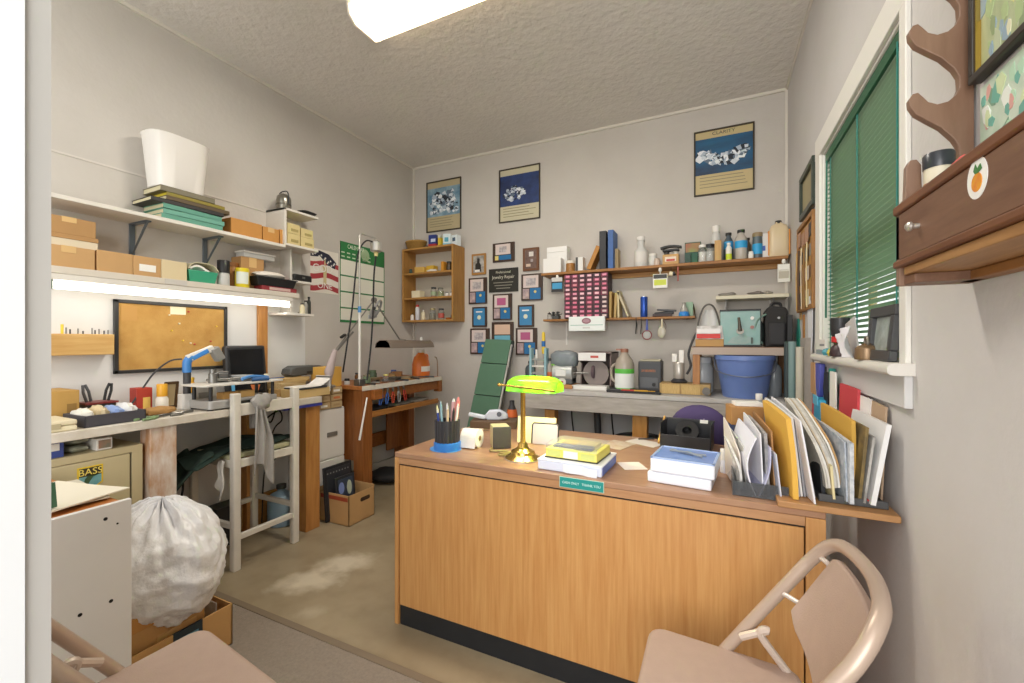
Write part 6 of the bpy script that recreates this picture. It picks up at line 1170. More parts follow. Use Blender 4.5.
mk('body', MB().prism([(-.065, 0), (.06, 0), (.062, h*.8), (.05, h*.9), (-.04, h*.94), (-.066, h*.8)], 0, .13, ax='y'), mat('#2e2d2c', .8, bump=.2, bscale=200), bgx, bev=.012); mk('pocket', MB().box(-.045, .045, -.022, .0, .01, h*.55), mat('#38383a', .8), bgx, bev=.012); mk('handle', MB().tube([(-.03, .06, h*.9), (-.02, .06, h*1.0), (.02, .06, h*1.0), (.03, .06, h*.9)], .009, 8, cat=True), BLACK, bgx); mk('badge', MB().cyl((.01, -.004, h*.66), (.01, .0, h*.66), .008, n=10), STEEL, bgx)
mk('side_pouch', MB().ell((-.098, .06, h*.32), (.038, .05, h*.32), 14, 10), mat('#25302e', .7), bgx); mk('strap', MB().tube([(-.06, .0, h*.75), (-.11, -.01, h*.6), (-.12, 0, h*.3), (-.08, .0, .02)], .006, 6, cat=True), mat('#6f8f82', .6), bgx)
leanbook('album', 'black album standing in the corner at the end of the riser', 'book', Vector((.415, Yr+.12, RZ+.001)), .03, .16, .20, BLACK)
# bucket in front, under the riser
t = thing('bucket', 'blue plastic bucket with a wire handle under the riser', 'bucket', (bx(744, BY+.21), BY+.21-.03, BBZ+.0004)); hb_ = pY(744, 356, BY+.02).z-BBZ
r0, r1 = .125, .172
mk('body', MB().lathe([(r0, 0), (r0+.003, .005), (r1-.004, hb_-.03), (r1+.004, hb_-.028), (r1+.004, hb_), (r1-.004, hb_), (r0-.004, .01), (0, .01)], n=36), mat('#6c84bf', .4), t); mk('handle', MB().tube([(-r1-.004, 0, hb_-.02), (-r1*.9, -r1*.5, hb_*.62), (-.0, -r1*1.0-.008, hb_*.52), (r1*.9, -r1*.5, hb_*.62), (r1+.004, 0, hb_-.02)], .0035, 6, cat=True), mat('#7d8494', .4, .5), t)
jar('storage_bag_jar', 'big clear plastic bottle under the left end of the riser', 'bottle', (bx(702, BY+.36), BY+.36, BBZ+.0004), .075, .25, mat('#d5dade', .2, trans=.3), mat('#cfd3d6', .3)); bottle('bottle', 'tall clear grey bottle right of the blue bucket under the riser', 'bottle', (bx(774, BY+.30), BY+.30, BBZ+.0004), .045, .26, mat('#9aa1a6', .2), cap=WHITE)
for i, (u, c, lb) in enumerate(((788, '#3d4a4c', 'dark tube standing right of the riser leg'), (793, '#7f9a98', 'grey green tube standing in the corner by the papers'), (797, '#c9c3b3', 'cream tube standing in the corner by the papers'))):
    x = (.39, .40, .425)[i]; Y = (3.07, 2.96, 2.88)[i]; solo('mailing_tube', lb, 'tube', MB().cyl((0, 0, 0), (0, 0, (.36, .40, .33)[i]), .018, n=16), mat(c, .5), (x, Y, BBZ+.0004 if i == 0 else 0.0)) if i == 0 else solo('mailing_tube', lb, 'tube', MB().cyl((0, 0, 0), (0, 0, (1.25, 1.22)[i-1]), .02, n=16), mat(c, .5), (x, Y, 0))
# below the back bench
solo('rubber_hose', 'black ribbed hose running from the bench to the floor under the back bench', 'hose', MB().tube([(bx(597, 3.3), 3.3, .72), (bx(599, 3.3), 3.28, .5), (bx(603, 3.3), 3.22, .25), (bx(612, 3.2), 3.1, .05), (bx(640, 3.2), 3.05, .04)], .026, 10, cat=True), mat('#3d3e40', .6))
for u, lb in ((571, 'thin black cord hanging down the wall under the left half of the back bench'), (611, 'thin black cord hanging beside the ribbed hose under the back bench')): solo('power_cord', lb, 'cord', MB().tube([(bx(u, 3.6), 3.598, .85), (bx(u+1, 3.6), 3.596, .6), (bx(u+3, 3.6), 3.594, .4), (bx(u+2, 3.6), 3.59, .006)], .006, 6, cat=True), BLACK)
oc = thing('office_chair', 'black swivel chair with a purple oval backrest behind the desk', 'chair', (-.14, 2.62, 0))
mk('backrest', MB().ell((.06, -.21, .80), (.14, .035, .125), 22, 14), mat('#4b3c68', .75), oc); mk('seam', MB().tube([(.05, -.247, .69), (.065, -.249, .78), (.085, -.243, .86)], .003, 6, cat=True), mat('#a79bb8', .6), oc)
mk('seat', MB().ell((0, .0, .47), (.22, .21, .045), 22, 10), BLACK, oc); mk('back_post', MB().tube([(.04, -.12, .43), (.06, -.23, .48), (.06, -.22, .72)], .016, 8, cat=True), DGREY, oc); mk('stem', MB().cyl((0, 0, .09), (0, 0, .45), .025, n=12), STEEL, oc)
for k in range(5):
    a_ = 2*PI*k/5; mk('leg', MB().bar((0, 0, .10), (.24*math.cos(a_), .24*math.sin(a_), .07), .04, .025), BLACK, oc, bev=.004); mk('caster', MB().cyl((.24*math.cos(a_)-.01, .24*math.sin(a_), .028), (.24*math.cos(a_)+.01, .24*math.sin(a_), .028), .0275, n=12), BLACK, oc)
arc = [Vector((-.47+.22*math.cos(a_*PI/12), 3.12, .50+.23*math.sin(a_*PI/12))) for a_ in range(13)]
solo('wheel_tyre', 'black tyre shaped ring standing on the floor under the back bench', 'tyre', MB().tube([Vector((-.36+.24*math.cos(2*PI*k/28), 2.95, .50+.245*math.sin(2*PI*k/28))) for k in range(28)], .03, 8, closed=True), mat('#29292b', .6)) if False else None
bt = thing('bin', 'round black bin standing under the back bench by the wooden leg', 'bin', (bx(640, 3.32), 3.32, 0)); mk('body', MB().lathe([(.15, 0), (.155, .01), (.185, .50), (.19, .52), (.183, .525), (.145, .02), (0, .02)], n=30), mat('#2b2c2e', .5), bt); mk('bag', MB().lathe([(.191, .52), (.195, .53), (.18, .535), (.16, .42), (0, .3)], n=30), mat('#4a4b4d', .4), bt)
# ================================================================ DESK
DZ, DY0, DY1, DX0, DX1 = .76, 1.50, 2.27, -1.289, .285
dk = thing('desk', 'oak fronted reception desk with a brown laminate top and black kick strip', 'desk', (0, DY0, 0))
OAKD = mat('#cc9a5e', .42, color2='#b98147', scale=6, stretch=(14, 14, .6), bump=.05, bscale=90, coat=.15)
LAM = mat('#ab8567', .36, color2='#9c7357', scale=7, stretch=(1, 7, 1))
dd = DY1-DY0
mk('top', MB().box(DX0, DX1, .0, dd, DZ-.022, DZ), LAM, dk, bev=.003)
mk('apron', MB().box(DX0+.022, DX1-.05, .002, .022, DZ-.05, DZ-.0225), mat('#b98d64', .4, color2='#a87a52', scale=7, stretch=(1, 7, 7)), dk, bev=.001)
mk('shadow_gap', MB().box(DX0+.022, DX1-.05, .008, .02, DZ-.056, DZ-.0505), mat('#221a14', .8), dk)
mk('front_panel', MB().box(DX0+.026, DX1-.053, .004, .024, .088, DZ-.0565), OAKD, dk, bev=.001)
mk('kick_strip', MB().box(DX0+.026, DX1-.053, .008, .022, 0, .0875), mat('#1f2226', .45, var=.2, scale=20), dk)
mk('end_panel', MB().box(DX0, DX0+.0215, 0, dd, 0, DZ-.0225), OAKD, dk, bev=.002); mk('end_panel', MB().box(DX1-.049, DX1, 0, dd, 0, DZ-.0225), OAKD, dk, bev=.002)
mk('drawer_pedestal', MB().box(DX0+.03, DX0+.45, .10, dd-.01, .08, DZ-.06), OAKD, dk, bev=.002); mk('drawer_pedestal', MB().box(DX1-.47, DX1-.06, .10, dd-.01, .08, DZ-.06), OAKD, dk, bev=.002)
for k in range(3):
    for xx in (DX0+.04, DX1-.46): dr = mk('drawer', MB().box(xx, xx+.39, dd-.01, dd+.008, .1+.2*k, .28+.2*k), OAKD, dk, bev=.002); mk('drawer_pull', MB().box(xx+.14, xx+.25, dd+.008, dd+.022, .2+.2*k, .212+.2*k), STEEL, dr)
a, b = pY(560, 480, DY0).x, pY(603.5, 487, DY0).x; zc = pY(582, 484.5, DY0).z
lb_ = mk('counter_sign', MB().box(a, b, -.0035, .0018, zc-.0175, zc+.0175), mat('#1f8f88', .4), dk, bev=.001)
mk('sign_rim', MB().box(a-.002, b+.002, -.001, .0016, zc-.0195, zc+.0195), mat('#bfd6c4', .5), dk)
text('lettering', 'CASH ONLY   THANK YOU', .0125, mat('#cfeee8', .5), lb_, ((a+b)/2, -.0040, zc), sx=.93)
solo('extension_board', 'light wooden board bridging from the desk top to the right wall', 'board', MB().box(.165, .449, 1.488, 1.93, 0, .019), mat('#b98b5c', .45, color2='#a87a4b', scale=7, stretch=(1, 7, 7)), (0, 0, DZ+.0004), bev=.003)
def D(u, v, z=DZ): p = pZ(u, v, z); p.z = z + .0004; return p
def hgt(p, u, v): d = ray(u, v); t = (p - CAM).dot(FW); return EYE + t*(CY-v)/F - p.z
# pen cup with pens
p = D(441, 452); p = Vector((p.x, p.y+.05, p.z))
pc = thing('pen_cup', 'black ribbed pen cup with a blue base at the left end of the desk', 'pen cup', p)
mk('cup', MB().lathe([((.056 if k % 2 else .0535), 0) for k in range(0)] + [(.053, .03), (.054, .135), (.050, .135), (.049, .04), (0, .04)], n=40), mat('#2c2c30', .4), pc)
rb = MB()
for k in range(20): a_ = 2*PI*k/20; rb.cyl((.0535*math.cos(a_), .0535*math.sin(a_), .03), (.0545*math.cos(a_), .0545*math.sin(a_), .134), .003, n=6)
o = mk('ribs', rb, mat('#3b3b40', .4), pc); o['kind'] = 'stuff'
mk('base', MB().lathe([(.060, 0), (.061, .004), (.061, .034), (.055, .038), (.0, .038)], n=36), mat('#2f7fd6', .35), pc)
mk('foot', MB().prism([(.075*math.cos(2*PI*k/20)-.01, .062*math.sin(2*PI*k/20)) for k in range(20)], 0, .003, ax='z'), mat('#5aa3e6', .4), pc)
PC = [('#e6e2da', 'white'), ('#d67f7a', 'pink'), ('#d0a3a3', 'pale pink'), ('#e9e9ec', 'glossy white'), ('#3f6f8f', 'steel blue'), ('#d9d7a0', 'pale yellow'), ('#2b3f8f', 'dark blue'), ('#8fb5c4', 'pale blue'), ('#c9b497', 'tan'), ('#2a2a2a', 'black')]
for k, (c, nm) in enumerate(PC):
    a_ = 2*PI*k/10+.3; r = .03
    ln_ = (.125, .15, .14, .12, .13, .115, .10, .14, .12, .11)[k]
    t = thing('pen', nm + ' pen standing in the black ribbed pen cup', 'pen', p + Vector((r*math.cos(a_), r*math.sin(a_), .0405)), 0, 'pens in the black pen cup', rot=(-.12*math.sin(a_), .12*math.cos(a_)+.0, 0))
    rr_ = .0095 if k in (1, 2) else .0055
    mk('barrel', MB().cyl((0, 0, 0), (0, 0, ln_+.03), rr_, n=10), mat(c, .4), t); mk('tip', MB().cyl((0, 0, ln_+.0305), (0, 0, ln_+.045), rr_*.8, rr_*.35, 10), mat(c if k % 2 else '#dddddd', .4), t)
# paper roll, tape gun, speaker box, folder
p = D(467, 449); p.y += .045
pr = thing('paper_roll', 'white roll of label paper lying on the desk beside the pen cup', 'paper roll', p + Vector((0, 0, .043)), .05)
mk('roll', MB().lathe([(.012, -.04), (.042, -.04), (.042, .04), (.012, .04)], (0, 0, 0), 30, M=Matrix.Rotation(PI/2, 3, 'Y')), PAPER, pr); mk('core', MB().lathe([(.0125, -.041), (.0125, .041)], (0, 0, 0), 16, M=Matrix.Rotation(PI/2, 3, 'Y')), mat('#8a7052', .7), pr)
mk('loose_end', MB().sheet(lambda a_, b_: ((a_-.5)*.079, -.043-.006*b_, -.04*b_+.002), 2, 4, .0015), PAPER, pr)
p = D(494, 449); p.y += .06
sp = thing('speaker_box', 'small black and beige box on the desk beside the paper roll', 'speaker', p, .65)
mk('body', MB().box(-.04, .04, -.05, .05, 0, .098), mat('#c5b993', .5), sp, bev=.004); mk('front', MB().box(-.042, .042, -.056, -.049, 0, .1), mat('#3a3738', .5), sp, bev=.004)
tg = thing('tape_gun', 'pale blue grey tape gun lying behind the paper roll on a dark box', 'tape dispenser', D(486, 430)+Vector((0, .10, .0405)), .35)
mk('body', MB().prism([(-.06, .02), (-.03, .055), (.03, .06), (.075, .035), (.08, .01), (.03, -.0), (-.04, .0)], -.02, .02, ax='y'), mat('#c3c8d6', .4), tg, bev=.008); mk('handle', MB().bar((-.05, 0, .012), (-.15, 0, .03), .03, .022), mat('#cfd4de', .4), tg, bev=.006); mk('hub', MB().cyl((.03, -.024, .035), (.03, .024, .035), .014, n=14), mat('#5a5f6b', .4), tg)
q = D(486, 430)+Vector((0, .10, 0)); carton('storage_box', 'dark brown box beneath the tape gun on the desk', 'box', q, .26, .13, .040, .35, mat('#5d4633', .6), tape=False)
pk = thing('pocket_knife', 'cream handled cutter lying left of the tape gun', 'cutter', D(466, 436)+Vector((-.02, .12, 0)), .3); mk('handle', MB().bar((-.07, 0, .008), (.05, 0, .008), .02, .014), mat('#d9c3b0', .5), pk, bev=.003); mk('blade', MB().bar((.05, 0, .008), (.08, 0, .008), .012, .002), STEEL, pk)
p = D(532, 446); p.y += .05
ff = thing('file_folder', 'cream file folder standing behind the brass lamp on the desk', 'folder', p, .12, rot=(-.12, 0, .12)); w, h = .19, .125
mk('back_leaf', MB().box(-w/2, w/2, .004, .007, 0, h), mat('#ead9a5', .7), ff); mk('front_leaf', MB().prism([(-w/2, 0), (w/2, 0), (w/2, h*.95), (w*.1, h*.95), (w*.05, h), (-w/2, h)], -.001, .003, ax='y'), mat('#efe0b4', .7), ff)
fr_ = thing('tablet_stand', 'grey panel with a rounded black rim in front of the cream folder', 'panel', p + Vector((.028, -.012, 0)), .12, rot=(-.12, 0, .12)); mk('panel', MB().prism(rrect(.13, .10, .014, 5, .02, .052), 0, .005, ax='y'), mat('#b7aebb', .4), fr_)
mk('rim', MB().tube([(x, -.001, z_) for x, z_ in [(-.043, .004)] + rrect(.13, .10, .014, 5, .02, .052)[6:12][::-1][:0] + [(-.043, .09), (-.036, .101), (.074, .101), (.084, .09), (.084, .004)]], .003, 6), BLACK, fr_)
# banker's lamp
p = D(521, 459.5); p.y += .02
lp = thing('bankers_lamp', 'brass desk lamp with a lit green glass shade', 'lamp', p)
hz = hgt(p, 521, 387)
mk('base', MB().lathe([(.074, 0), (.076, .006), (.06, .016), (.052, .022), (.05, .032), (.03, .042), (.022, .05), (.02, .062), (.012, .07), (0, .07)], n=32), BRASS, lp)
mk('base_plate', MB().lathe([(.078, 0), (.078, .005)], n=32), mat('#c9c2b0', .3, .6), lp)
mk('stem', MB().lathe([(.011, .066), (.0105, hz-.01), (.014, hz-.004), (.014, hz+.006), (.0, hz+.012)], n=16), BRASS, lp)
mk('cross_rod', MB().cyl((-.10, -.024, hz+.008), (.15, -.024, hz-.008), .0042, n=10), BRASS, lp)
mk('finial', MB().ell((-.10, -.024, hz+.008), (.008, .008, .008), 10, 8), BRASS, lp)
mk('arm', MB().tube([(0, 0, hz), (.01, .04, hz+.02), (.02, .05, hz+.035)], .006, 8, cat=True), BRASS, lp)
sh_ = MB(); N_ = 24; W_, D_ = .112, .07
def shade(a, b):   # a along the length, b across the arc
    x = (a-.5)*2*W_; e = abs((a-.5)*2)**5; k = 1-.30*e
    th_ = (b-.5)*PI*1.02; return (.030+x, .055+D_*math.sin(th_)*k, hz-.020+.062*math.cos(th_)*k)
sh_.sheet(shade, 26, 18, .004)
gm_ = leafmat('#b4ee5e', .6, .15)
mk('shade', sh_, gm_, lp)
for s_ in (-1, 1):
    en = MB(); pts = [shade(.5+.5*s_, k/18) for k in range(19)]
    cx_ = pts[0][0]; en.prism([(q_[1], q_[2]) for q_ in pts], cx_-.002, cx_+.002, ax='x'); mk('shade_end', en, gm_, lp)
mk('bulb', MB().cyl((.0, .055, hz-.008), (.11, .055, hz-.008), .012, n=12), mat('#fff6c8', .3, emit=7, ecol='#fff0b0'), lp)
mk('cord', MB().tube([(-.06, .03, .008), (-.10, -.015, .006), (-.115, .01, .006), (-.085, .04, .006), (-.12, .05, .006), (-.17, .03, .006), (-.19, .08, .006)], .0045, 8, cat=True), mat('#8a7a4a', .4), lp)
LAMPP = p + Vector((.055, .055, hz+.022))
# yellow box of watch parts on the white and blue case
p = D(571, 472); p.y += .09; rz = -.33+.05
bc = thing('flat_case', 'white and blue flat case under the yellow bead box on the desk', 'case', p, rz+.25); w, d = .25, .22
mk('body', MB().box(-w/2, w/2, -d/2, d/2, 0, .035), mat('#d9dff0', .4), bc, bev=.004); mk('side_band', MB().box(w/2-.003, w/2+.0012, -d/2+.01, d/2-.01, .004, .032), mat('#5a78c8', .4), bc); mk('lid', MB().box(-w/2-.002, w/2+.002, -d/2-.002, d/2+.002, .0355, .04), mat('#eef0f4', .3), bc, bev=.002)
mk('wrap', MB().sheet(lambda a_, b_: (-.02+.13*a_, -d/2-.006-.004*math.sin(9*a_), .034-.03*b_-.006*a_), 8, 4, .002), mat('#e9edf2', .3), bc)
yb = thing('bead_box', 'yellow box with a clear lid showing watch parts on the desk', 'box', p+Vector((.0, .005, .0405)), rz+.22); w, d, h = .205, .17, .05
mk('tray', MB().box(-w/2, w/2, -d/2, d/2, 0, h*.7), mat('#e3db6e', .45), yb, bev=.002); mk('panel', MB().box(-w*.14, w*.14, -d/2-.0015, -d/2, .006, h*.66), mat('#dfe3e6', .5), yb); mk('rim', MB().box(-w/2-.003, w/2+.003, -d/2-.003, d/2+.003, 0, .004), mat('#3a3a2c', .5), yb)
mk('print', MB().box(-w*.46, -w*.2, -d/2-.001, -d/2, .008, h*.6).box(w*.2, w*.46, -d/2-.001, -d/2, .008, h*.6), mat('#cdd27a', .5), yb)
for i, (x, y, sx, sy, c) in enumerate(((-.02, .03, .05, .035, '#d9b45f'), (.035, .02, .04, .04, '#c9b07a'), (-.03, -.035, .055, .02, '#3f4a86'), (.04, -.04, .035, .02, '#4a4f74'))): mk('packet', MB().box(x-sx, x+sx, y-sy, y+sy, h*.7, h*.7+.008+.004*(i % 2)), mat(c, .5, var=.3, scale=60), yb, bev=.002)
mk('lid', MB().box(-w/2, w/2, -d/2, d/2, h*.72+.013, h+.002).box(-w/2, w/2, -d/2, -d/2+.002, h*.7, h), mat('#e8ecef', .06, trans=.6, alpha=.28), yb)
# papers and blue pouch behind
for i, (u, v, w, d, rz_, c, lb) in enumerate(((617, 445, .12, .16, -.3, '#c9bfae', 'printed card lying behind the yellow bead box'), (632, 466, .09, .10, .5, '#e6dcd2', 'small white card lying between the two stacks on the desk'), (645, 443, .10, .16, 1.1, '#d8cfc6', 'loose white paper lying in front of the black bin on the desk'))):
    q = D(u, v); solo('card', lb, 'paper', MB().box(-w/2, w/2, -d/2, d/2, 0, .0012), mat(c, .7, color2='#b89a80' if i == 0 else None, scale=20), q, rz_)
bn = thing('paper_spike', 'dark tweezers resting on the loose paper beside the black bin', 'tweezers', D(646, 440)+Vector((0, 0, .002)), .6); mk('arm', MB().bar((-.04, .0, .004), (.04, .006, .004), .005, .004), DGREY, bn); mk('arm', MB().bar((-.04, .0, .004), (.04, -.006, .004), .005, .004), DGREY, bn)
# white trays with blue lid
p = D(681, 486); p = Vector((p.x+.005, p.y+.085, p.z)); rz = -.10
for i, (lb, w, d, h, z_, off) in enumerate((('white box underneath the blue topped box on the desk', .205, .19, .036, 0, -.004), ('white box with a blue inset top on the desk', .205, .19, .048, .0365, .006))):
    t = thing('parts_case', lb, 'box', p+Vector((off, .0, z_)), rz); mk('body', MB().box(-w/2, w/2, -d/2, d/2, 0, h), mat('#e6e9f2', .35), t, bev=.005)
    if i: mk('lid', MB().box(-w*.46, w*.46, -d*.45, d*.45, h, h+.0018), mat('#6f92d6', .25, color2='#8aa6de', scale=8), t); mk('lid_rim', MB().box(-w/2, w/2, -d/2, -d*.45, h-.001, h+.004).box(-w/2, w/2, d*.45, d/2, h-.001, h+.004).box(-w/2, -w*.46, -d/2, d/2, h-.001, h+.004).box(w*.46, w/2, -d/2, d/2, h-.001, h+.004), mat('#a9bfe8', .3), t, bev=.001)
q = p+Vector((.012, .0, .0365+.048+.0022)); sc_ = thing('scissors', 'grey metal tool lying on the blue inset box top', 'tool', q, -.35); mk('arm', MB().tube([(-.07, .02, .004), (0, 0, .004), (.055, .022, .004)], .004, 6), mat('#8f97a0', .4, .4), sc_); mk('arm', MB().tube([(-.06, -.015, .009), (0, 0, .009), (.06, -.025, .009)], .004, 6), mat('#8f97a0', .4, .4), sc_)
bottle('correction_bottle', 'small white bottle with a white cap right of the white boxes', 'bottle', D(724.5, 474)+Vector((0, .02, 0)), .0155, .088, mat('#dfe0ea', .4), cap=WHITE, neck=.75, sh=.45, caph=.45)
# black open bin with a black tape roll
p = D(686, 451); p.y += .085; w, d, h = .215, .15, .115
bk = thing('storage_bin', 'black open plastic bin holding a tape roll on the back of the desk', 'bin', p, -.08, rot=(0, 0, -.08)); q_ = MB()
q_.box(-w/2, w/2, d/2-.005, d/2, 0, h).box(-w/2, -w/2+.005, -d/2, d/2, 0, h).box(w/2-.005, w/2, -d/2, d/2, 0, h).box(-w/2, w/2, -d/2, d/2, 0, .004).box(-w/2, w/2, -d/2, -d/2+.005, 0, h*.55)
mk('body', q_, mat('#232427', .35), bk, bev=.002); mk('rim', MB().box(-w/2-.004, w/2+.004, d/2-.002, d/2+.004, h-.004, h+.003), mat('#2c2d30', .35), bk, bev=.001); mk('label', MB().box(w*.22, w*.38, d/2-.007, d/2-.0045, h-.012, h+.004), WHITE, bk); mk('wood_edge', MB().bar((-w/2-.006, -d/2, .02), (-w/2-.006, d/2, h+.005), .008, .01), mat('#c99a4a', .5), bk)
solo('tape_roll', 'black roll of tape with a grey core lying in the black bin', 'tape', MB().lathe([(.02, -.02), (.05, -.02), (.05, .02), (.02, .02), (.02, -.02)], (0, 0, 0), 26, M=Matrix.Rotation(1.0, 3, 'X')), mat('#19191b', .3), p+Vector((.0, .0, .068)))
solo('black_bin_lining', 'grey folded cloth in the bottom of the black bin', 'cloth', MB().ell((0, 0, .018), (.095, .06, .016), 14, 8, f=lambda q: 1+.08*math.sin(7*q.x)), mat('#3d4448', .8), p+Vector((0, 0, .004)), -.08)
# ---- file clutter at the right end
def folder(lb, x0, xt, y0, y1, z0, h, c, th=.005, cur=0, name='folder', cat='folder', slope=0, rough=.7, twist=0, c2=None, sc_=20, rs=-.03, edge=0):
    """one folder standing on its long edge: b runs up, a runs from front to rear; rs swings the rear to the left"""
    def f(a, b):
        return (x0+(xt-x0)*b+cur*math.sin(PI*b)+rs*a+twist*(1-a)*b*b, y0+(y1-y0)*a+edge*b*(1-a), z0+.001+h*b*(1-slope*(1-a)**1.3))
    return solo(name, lb, cat, MB().sheet(f, 8, 10, th), mat(c, rough, color2=c2, scale=sc_), ang=60)
z1 = DZ+.0006; z2 = DZ+.0205
o1 = thing('desk_organizer', 'smoky clear desktop file holder at the right end of the desk', 'organizer', (.125, 1.66, z1))
og = mat('#5a5e62', .2, trans=.2, alpha=.75); mk('base', MB().box(-.075, .075, -.115, .12, 0, .005), og, o1, bev=.001); mk('front_wall', MB().box(-.075, .075, -.118, -.113, 0, .045), og, o1, bev=.001); mk('side_wall', MB().box(-.078, -.073, -.118, .12, 0, .055), og, o1)
ZF = z1+.0055
P_ = 'paper'
folder('clear plastic sleeve of white cards, leftmost in the smoky file holder', .066, .058, 1.565, 1.76, ZF, .14, '#b9bab6', .007, .01, 'plastic_sleeve', 'sleeve', .25, .15, c2='#eceae6', sc_=30)
folder('cream card tilted up at the back left of the smoky file holder', .078, .070, 1.60, 1.76, ZF, .205, '#dcd2c6', .004, 0, 'card', P_, .45, rs=-.045)
folder('grey picture card standing behind the tilted cream card', .090, .082, 1.60, 1.77, ZF, .17, '#8f918f', .004, 0, 'card', P_, .2, c2='#d8d6d0', sc_=28, rs=-.04)
folder('white folded sheet bulging open in the smoky file holder, left leaf', .112, .104, 1.545, 1.76, ZF, .205, '#e3e3ec', .004, -.022, 'paper_sheet', P_, .12, twist=.01)
folder('pale lilac folded sheet bulging open in the smoky file holder, right leaf', .122, .132, 1.545, 1.76, ZF, .18, '#cfd0e4', .004, .016, 'paper_sheet', P_, .15, twist=.02, c2='#a9acc9', sc_=25)
folder('white printed sheet behind the bulging folded sheets', .134, .126, 1.56, 1.78, ZF, .225, '#e6e6ea', .004, 0, 'paper_sheet', P_, .15, rs=-.035)
folder('grey catalogue in the middle of the smoky file holder', .148, .140, 1.56, 1.79, ZF, .215, '#77787c', .009, 0, 'catalogue', P_, .1, c2='#bdbab8', rs=-.035)
folder('brown card folder just left of the tall yellow envelope', .168, .157, 1.57, 1.79, ZF-.006, .235, '#a87d4f', .005, -.0, 'folder', 'folder', .12, rs=-.035)
folder('pale blue grey sheet hanging at the front left of the yellow envelope', .180, .165, 1.53, 1.75, ZF-.006, .16, '#c3c8d6', .004, .0, 'paper_sheet', P_, .1, rs=-.035)
folder('tall yellow padded envelope leaning left at the right end of the desk', .214, .194, 1.512, 1.75, z2, .262, '#e0b04a', .014, .004, 'envelope', 'envelope', .09, rs=-.040)
folder('grey white folder just right of the tall yellow envelope', .226, .200, 1.545, 1.80, z2, .25, '#b9bbc1', .006, .0, 'folder', 'folder', .08, rs=-.042)
folder('white printed folder second right of the yellow envelope', .234, .209, 1.55, 1.83, z2, .262, '#e0e0de', .006, .0, 'folder', 'folder', .1, rs=-.045)
folder('mid grey folder third right of the yellow envelope', .242, .217, 1.55, 1.84, z2, .258, '#8e9096', .005, 0, 'folder', 'folder', .1, rs=-.045)
folder('long thin white sheet sloping to the front edge of the wooden board', .258, .222, 1.494, 1.82, z2, .268, '#e8e8ec', .004, .0, 'paper_sheet', P_, .12, rs=-.04)
folder('light grey folder right of the long white sheet', .266, .231, 1.55, 1.85, z2, .26, '#cfd0d2', .005, 0, 'folder', 'folder', .15, rs=-.04)
o2 = thing('desk_organizer', 'black file sorter tray on the wooden extension board', 'organizer', (.335, 1.70, DZ+.0198))
mk('base', MB().box(-.062, .10, -.165, .14, 0, .010), mat('#3d3e40', .5), o2, bev=.002); mk('lip', MB().box(-.062, .10, -.168, -.16, 0, .022), mat('#4a4b4c', .5), o2, bev=.002)
z3 = DZ+.0305
folder('dark folder with a pale label in the left slot of the black sorter', .290, .282, 1.56, 1.83, z3, .17, '#2a2c30', .010, 0, 'folder', 'folder', .1, rs=-.02)
for i, (xa_, xt, c, c2, lb, sl) in enumerate(((.294, .262, '#d9d3c6', '#b8b4ac', 'cream folder of papers slumping forward at the left of the black sorter', .42), (.301, .270, '#e4e1da', '#c9c6c0', 'white sheaf of papers second from the left in the black sorter', .45),
        (.308, .277, '#bfae94', None, 'tan folder third from the left in the black sorter', .44), (.315, .284, '#dedbd4', '#b2b0aa', 'thick white sheaf of papers in the middle of the black sorter', .45), (.321, .291, '#c9c4ba', '#9c988f', 'grey white papers fourth in the fan of the black sorter', .43),
        (.327, .298, '#e8e5dc', None, 'clean white folder near the right of the fan in the black sorter', .42), (.334, .303, '#b9925f', None, 'brown edged folder arching over the right of the fan in the black sorter', .40))):
    folder(lb, xa_, xt, 1.535+.004*i, 1.85, z3+.028, .225, c, (.005, .006, .004, .009, .005, .005, .005)[i], .006, 'folder', 'folder', sl, c2=c2, rs=-.035)
folder('cream folder standing upright under the fan of papers in the sorter', .310, .303, 1.53, 1.75, z3, .12, '#ddcf9f', .006, 0, 'folder', 'folder', .2, rs=-.02)
folder('newspaper folded upright in front of the short yellow envelope on the board', .346, .345, 1.505, 1.76, z3, .19, '#a9b0b8', .010, .0, 'newspaper', 'newspaper', .1, c2='#d5d8da', sc_=60, rs=-.03)
folder('grey blue paper standing right of the newspaper on the board', .338, .333, 1.52, 1.80, z3, .20, '#8796a6', .004, .0, 'newspaper', 'newspaper', .15, c2='#c9cdd2', sc_=50, rs=-.03)
folder('short yellow envelope standing open right of the newspaper', .358, .364, 1.57, 1.82, z3, .245, '#d3a648', .010, .004, 'envelope', 'envelope', .08, rs=-.03)
folder('dark photo magazine leaning right of the short yellow envelope', .370, .388, 1.535, 1.78, z3, .225, '#3f3a32', .008, .0, 'magazine', 'magazine', .05, c2='#a58a4c', sc_=9, rs=-.03)
folder('grey magazine leaning against the dark photo magazine', .380, .402, 1.53, 1.79, z3, .20, '#8d8b87', .006, .0, 'magazine', 'magazine', .05, c2='#c4c1ba', rs=-.025)
t = folder('white ring binder with a red corner line leaning on the right wall', .397, .432, 1.52, 1.77, z3, .235, '#ececeb', .012, .0, 'binder', 'binder', .03, .4, rs=-.018)
mk('red_line', MB().bar((.3745, 1.70, z3+.10), (.3775, 1.63, z3+.012), .004, .004).bar((.3775, 1.63, z3+.012), (.3885, 1.53, z3+.010), .004, .004), RED, t)
folder('red folder standing behind the binder against the right wall', .418, .428, 1.78, 1.95, DZ+.0205, .315, '#c9444b', .008, 0, 'folder', 'folder', .02, rs=-.012)
folder('white folder standing beside the red folder against the right wall', .430, .440, 1.70, 1.86, DZ+.0205, .292, '#eae6e3', .006, 0, 'folder', 'folder', .02, rs=-.012)
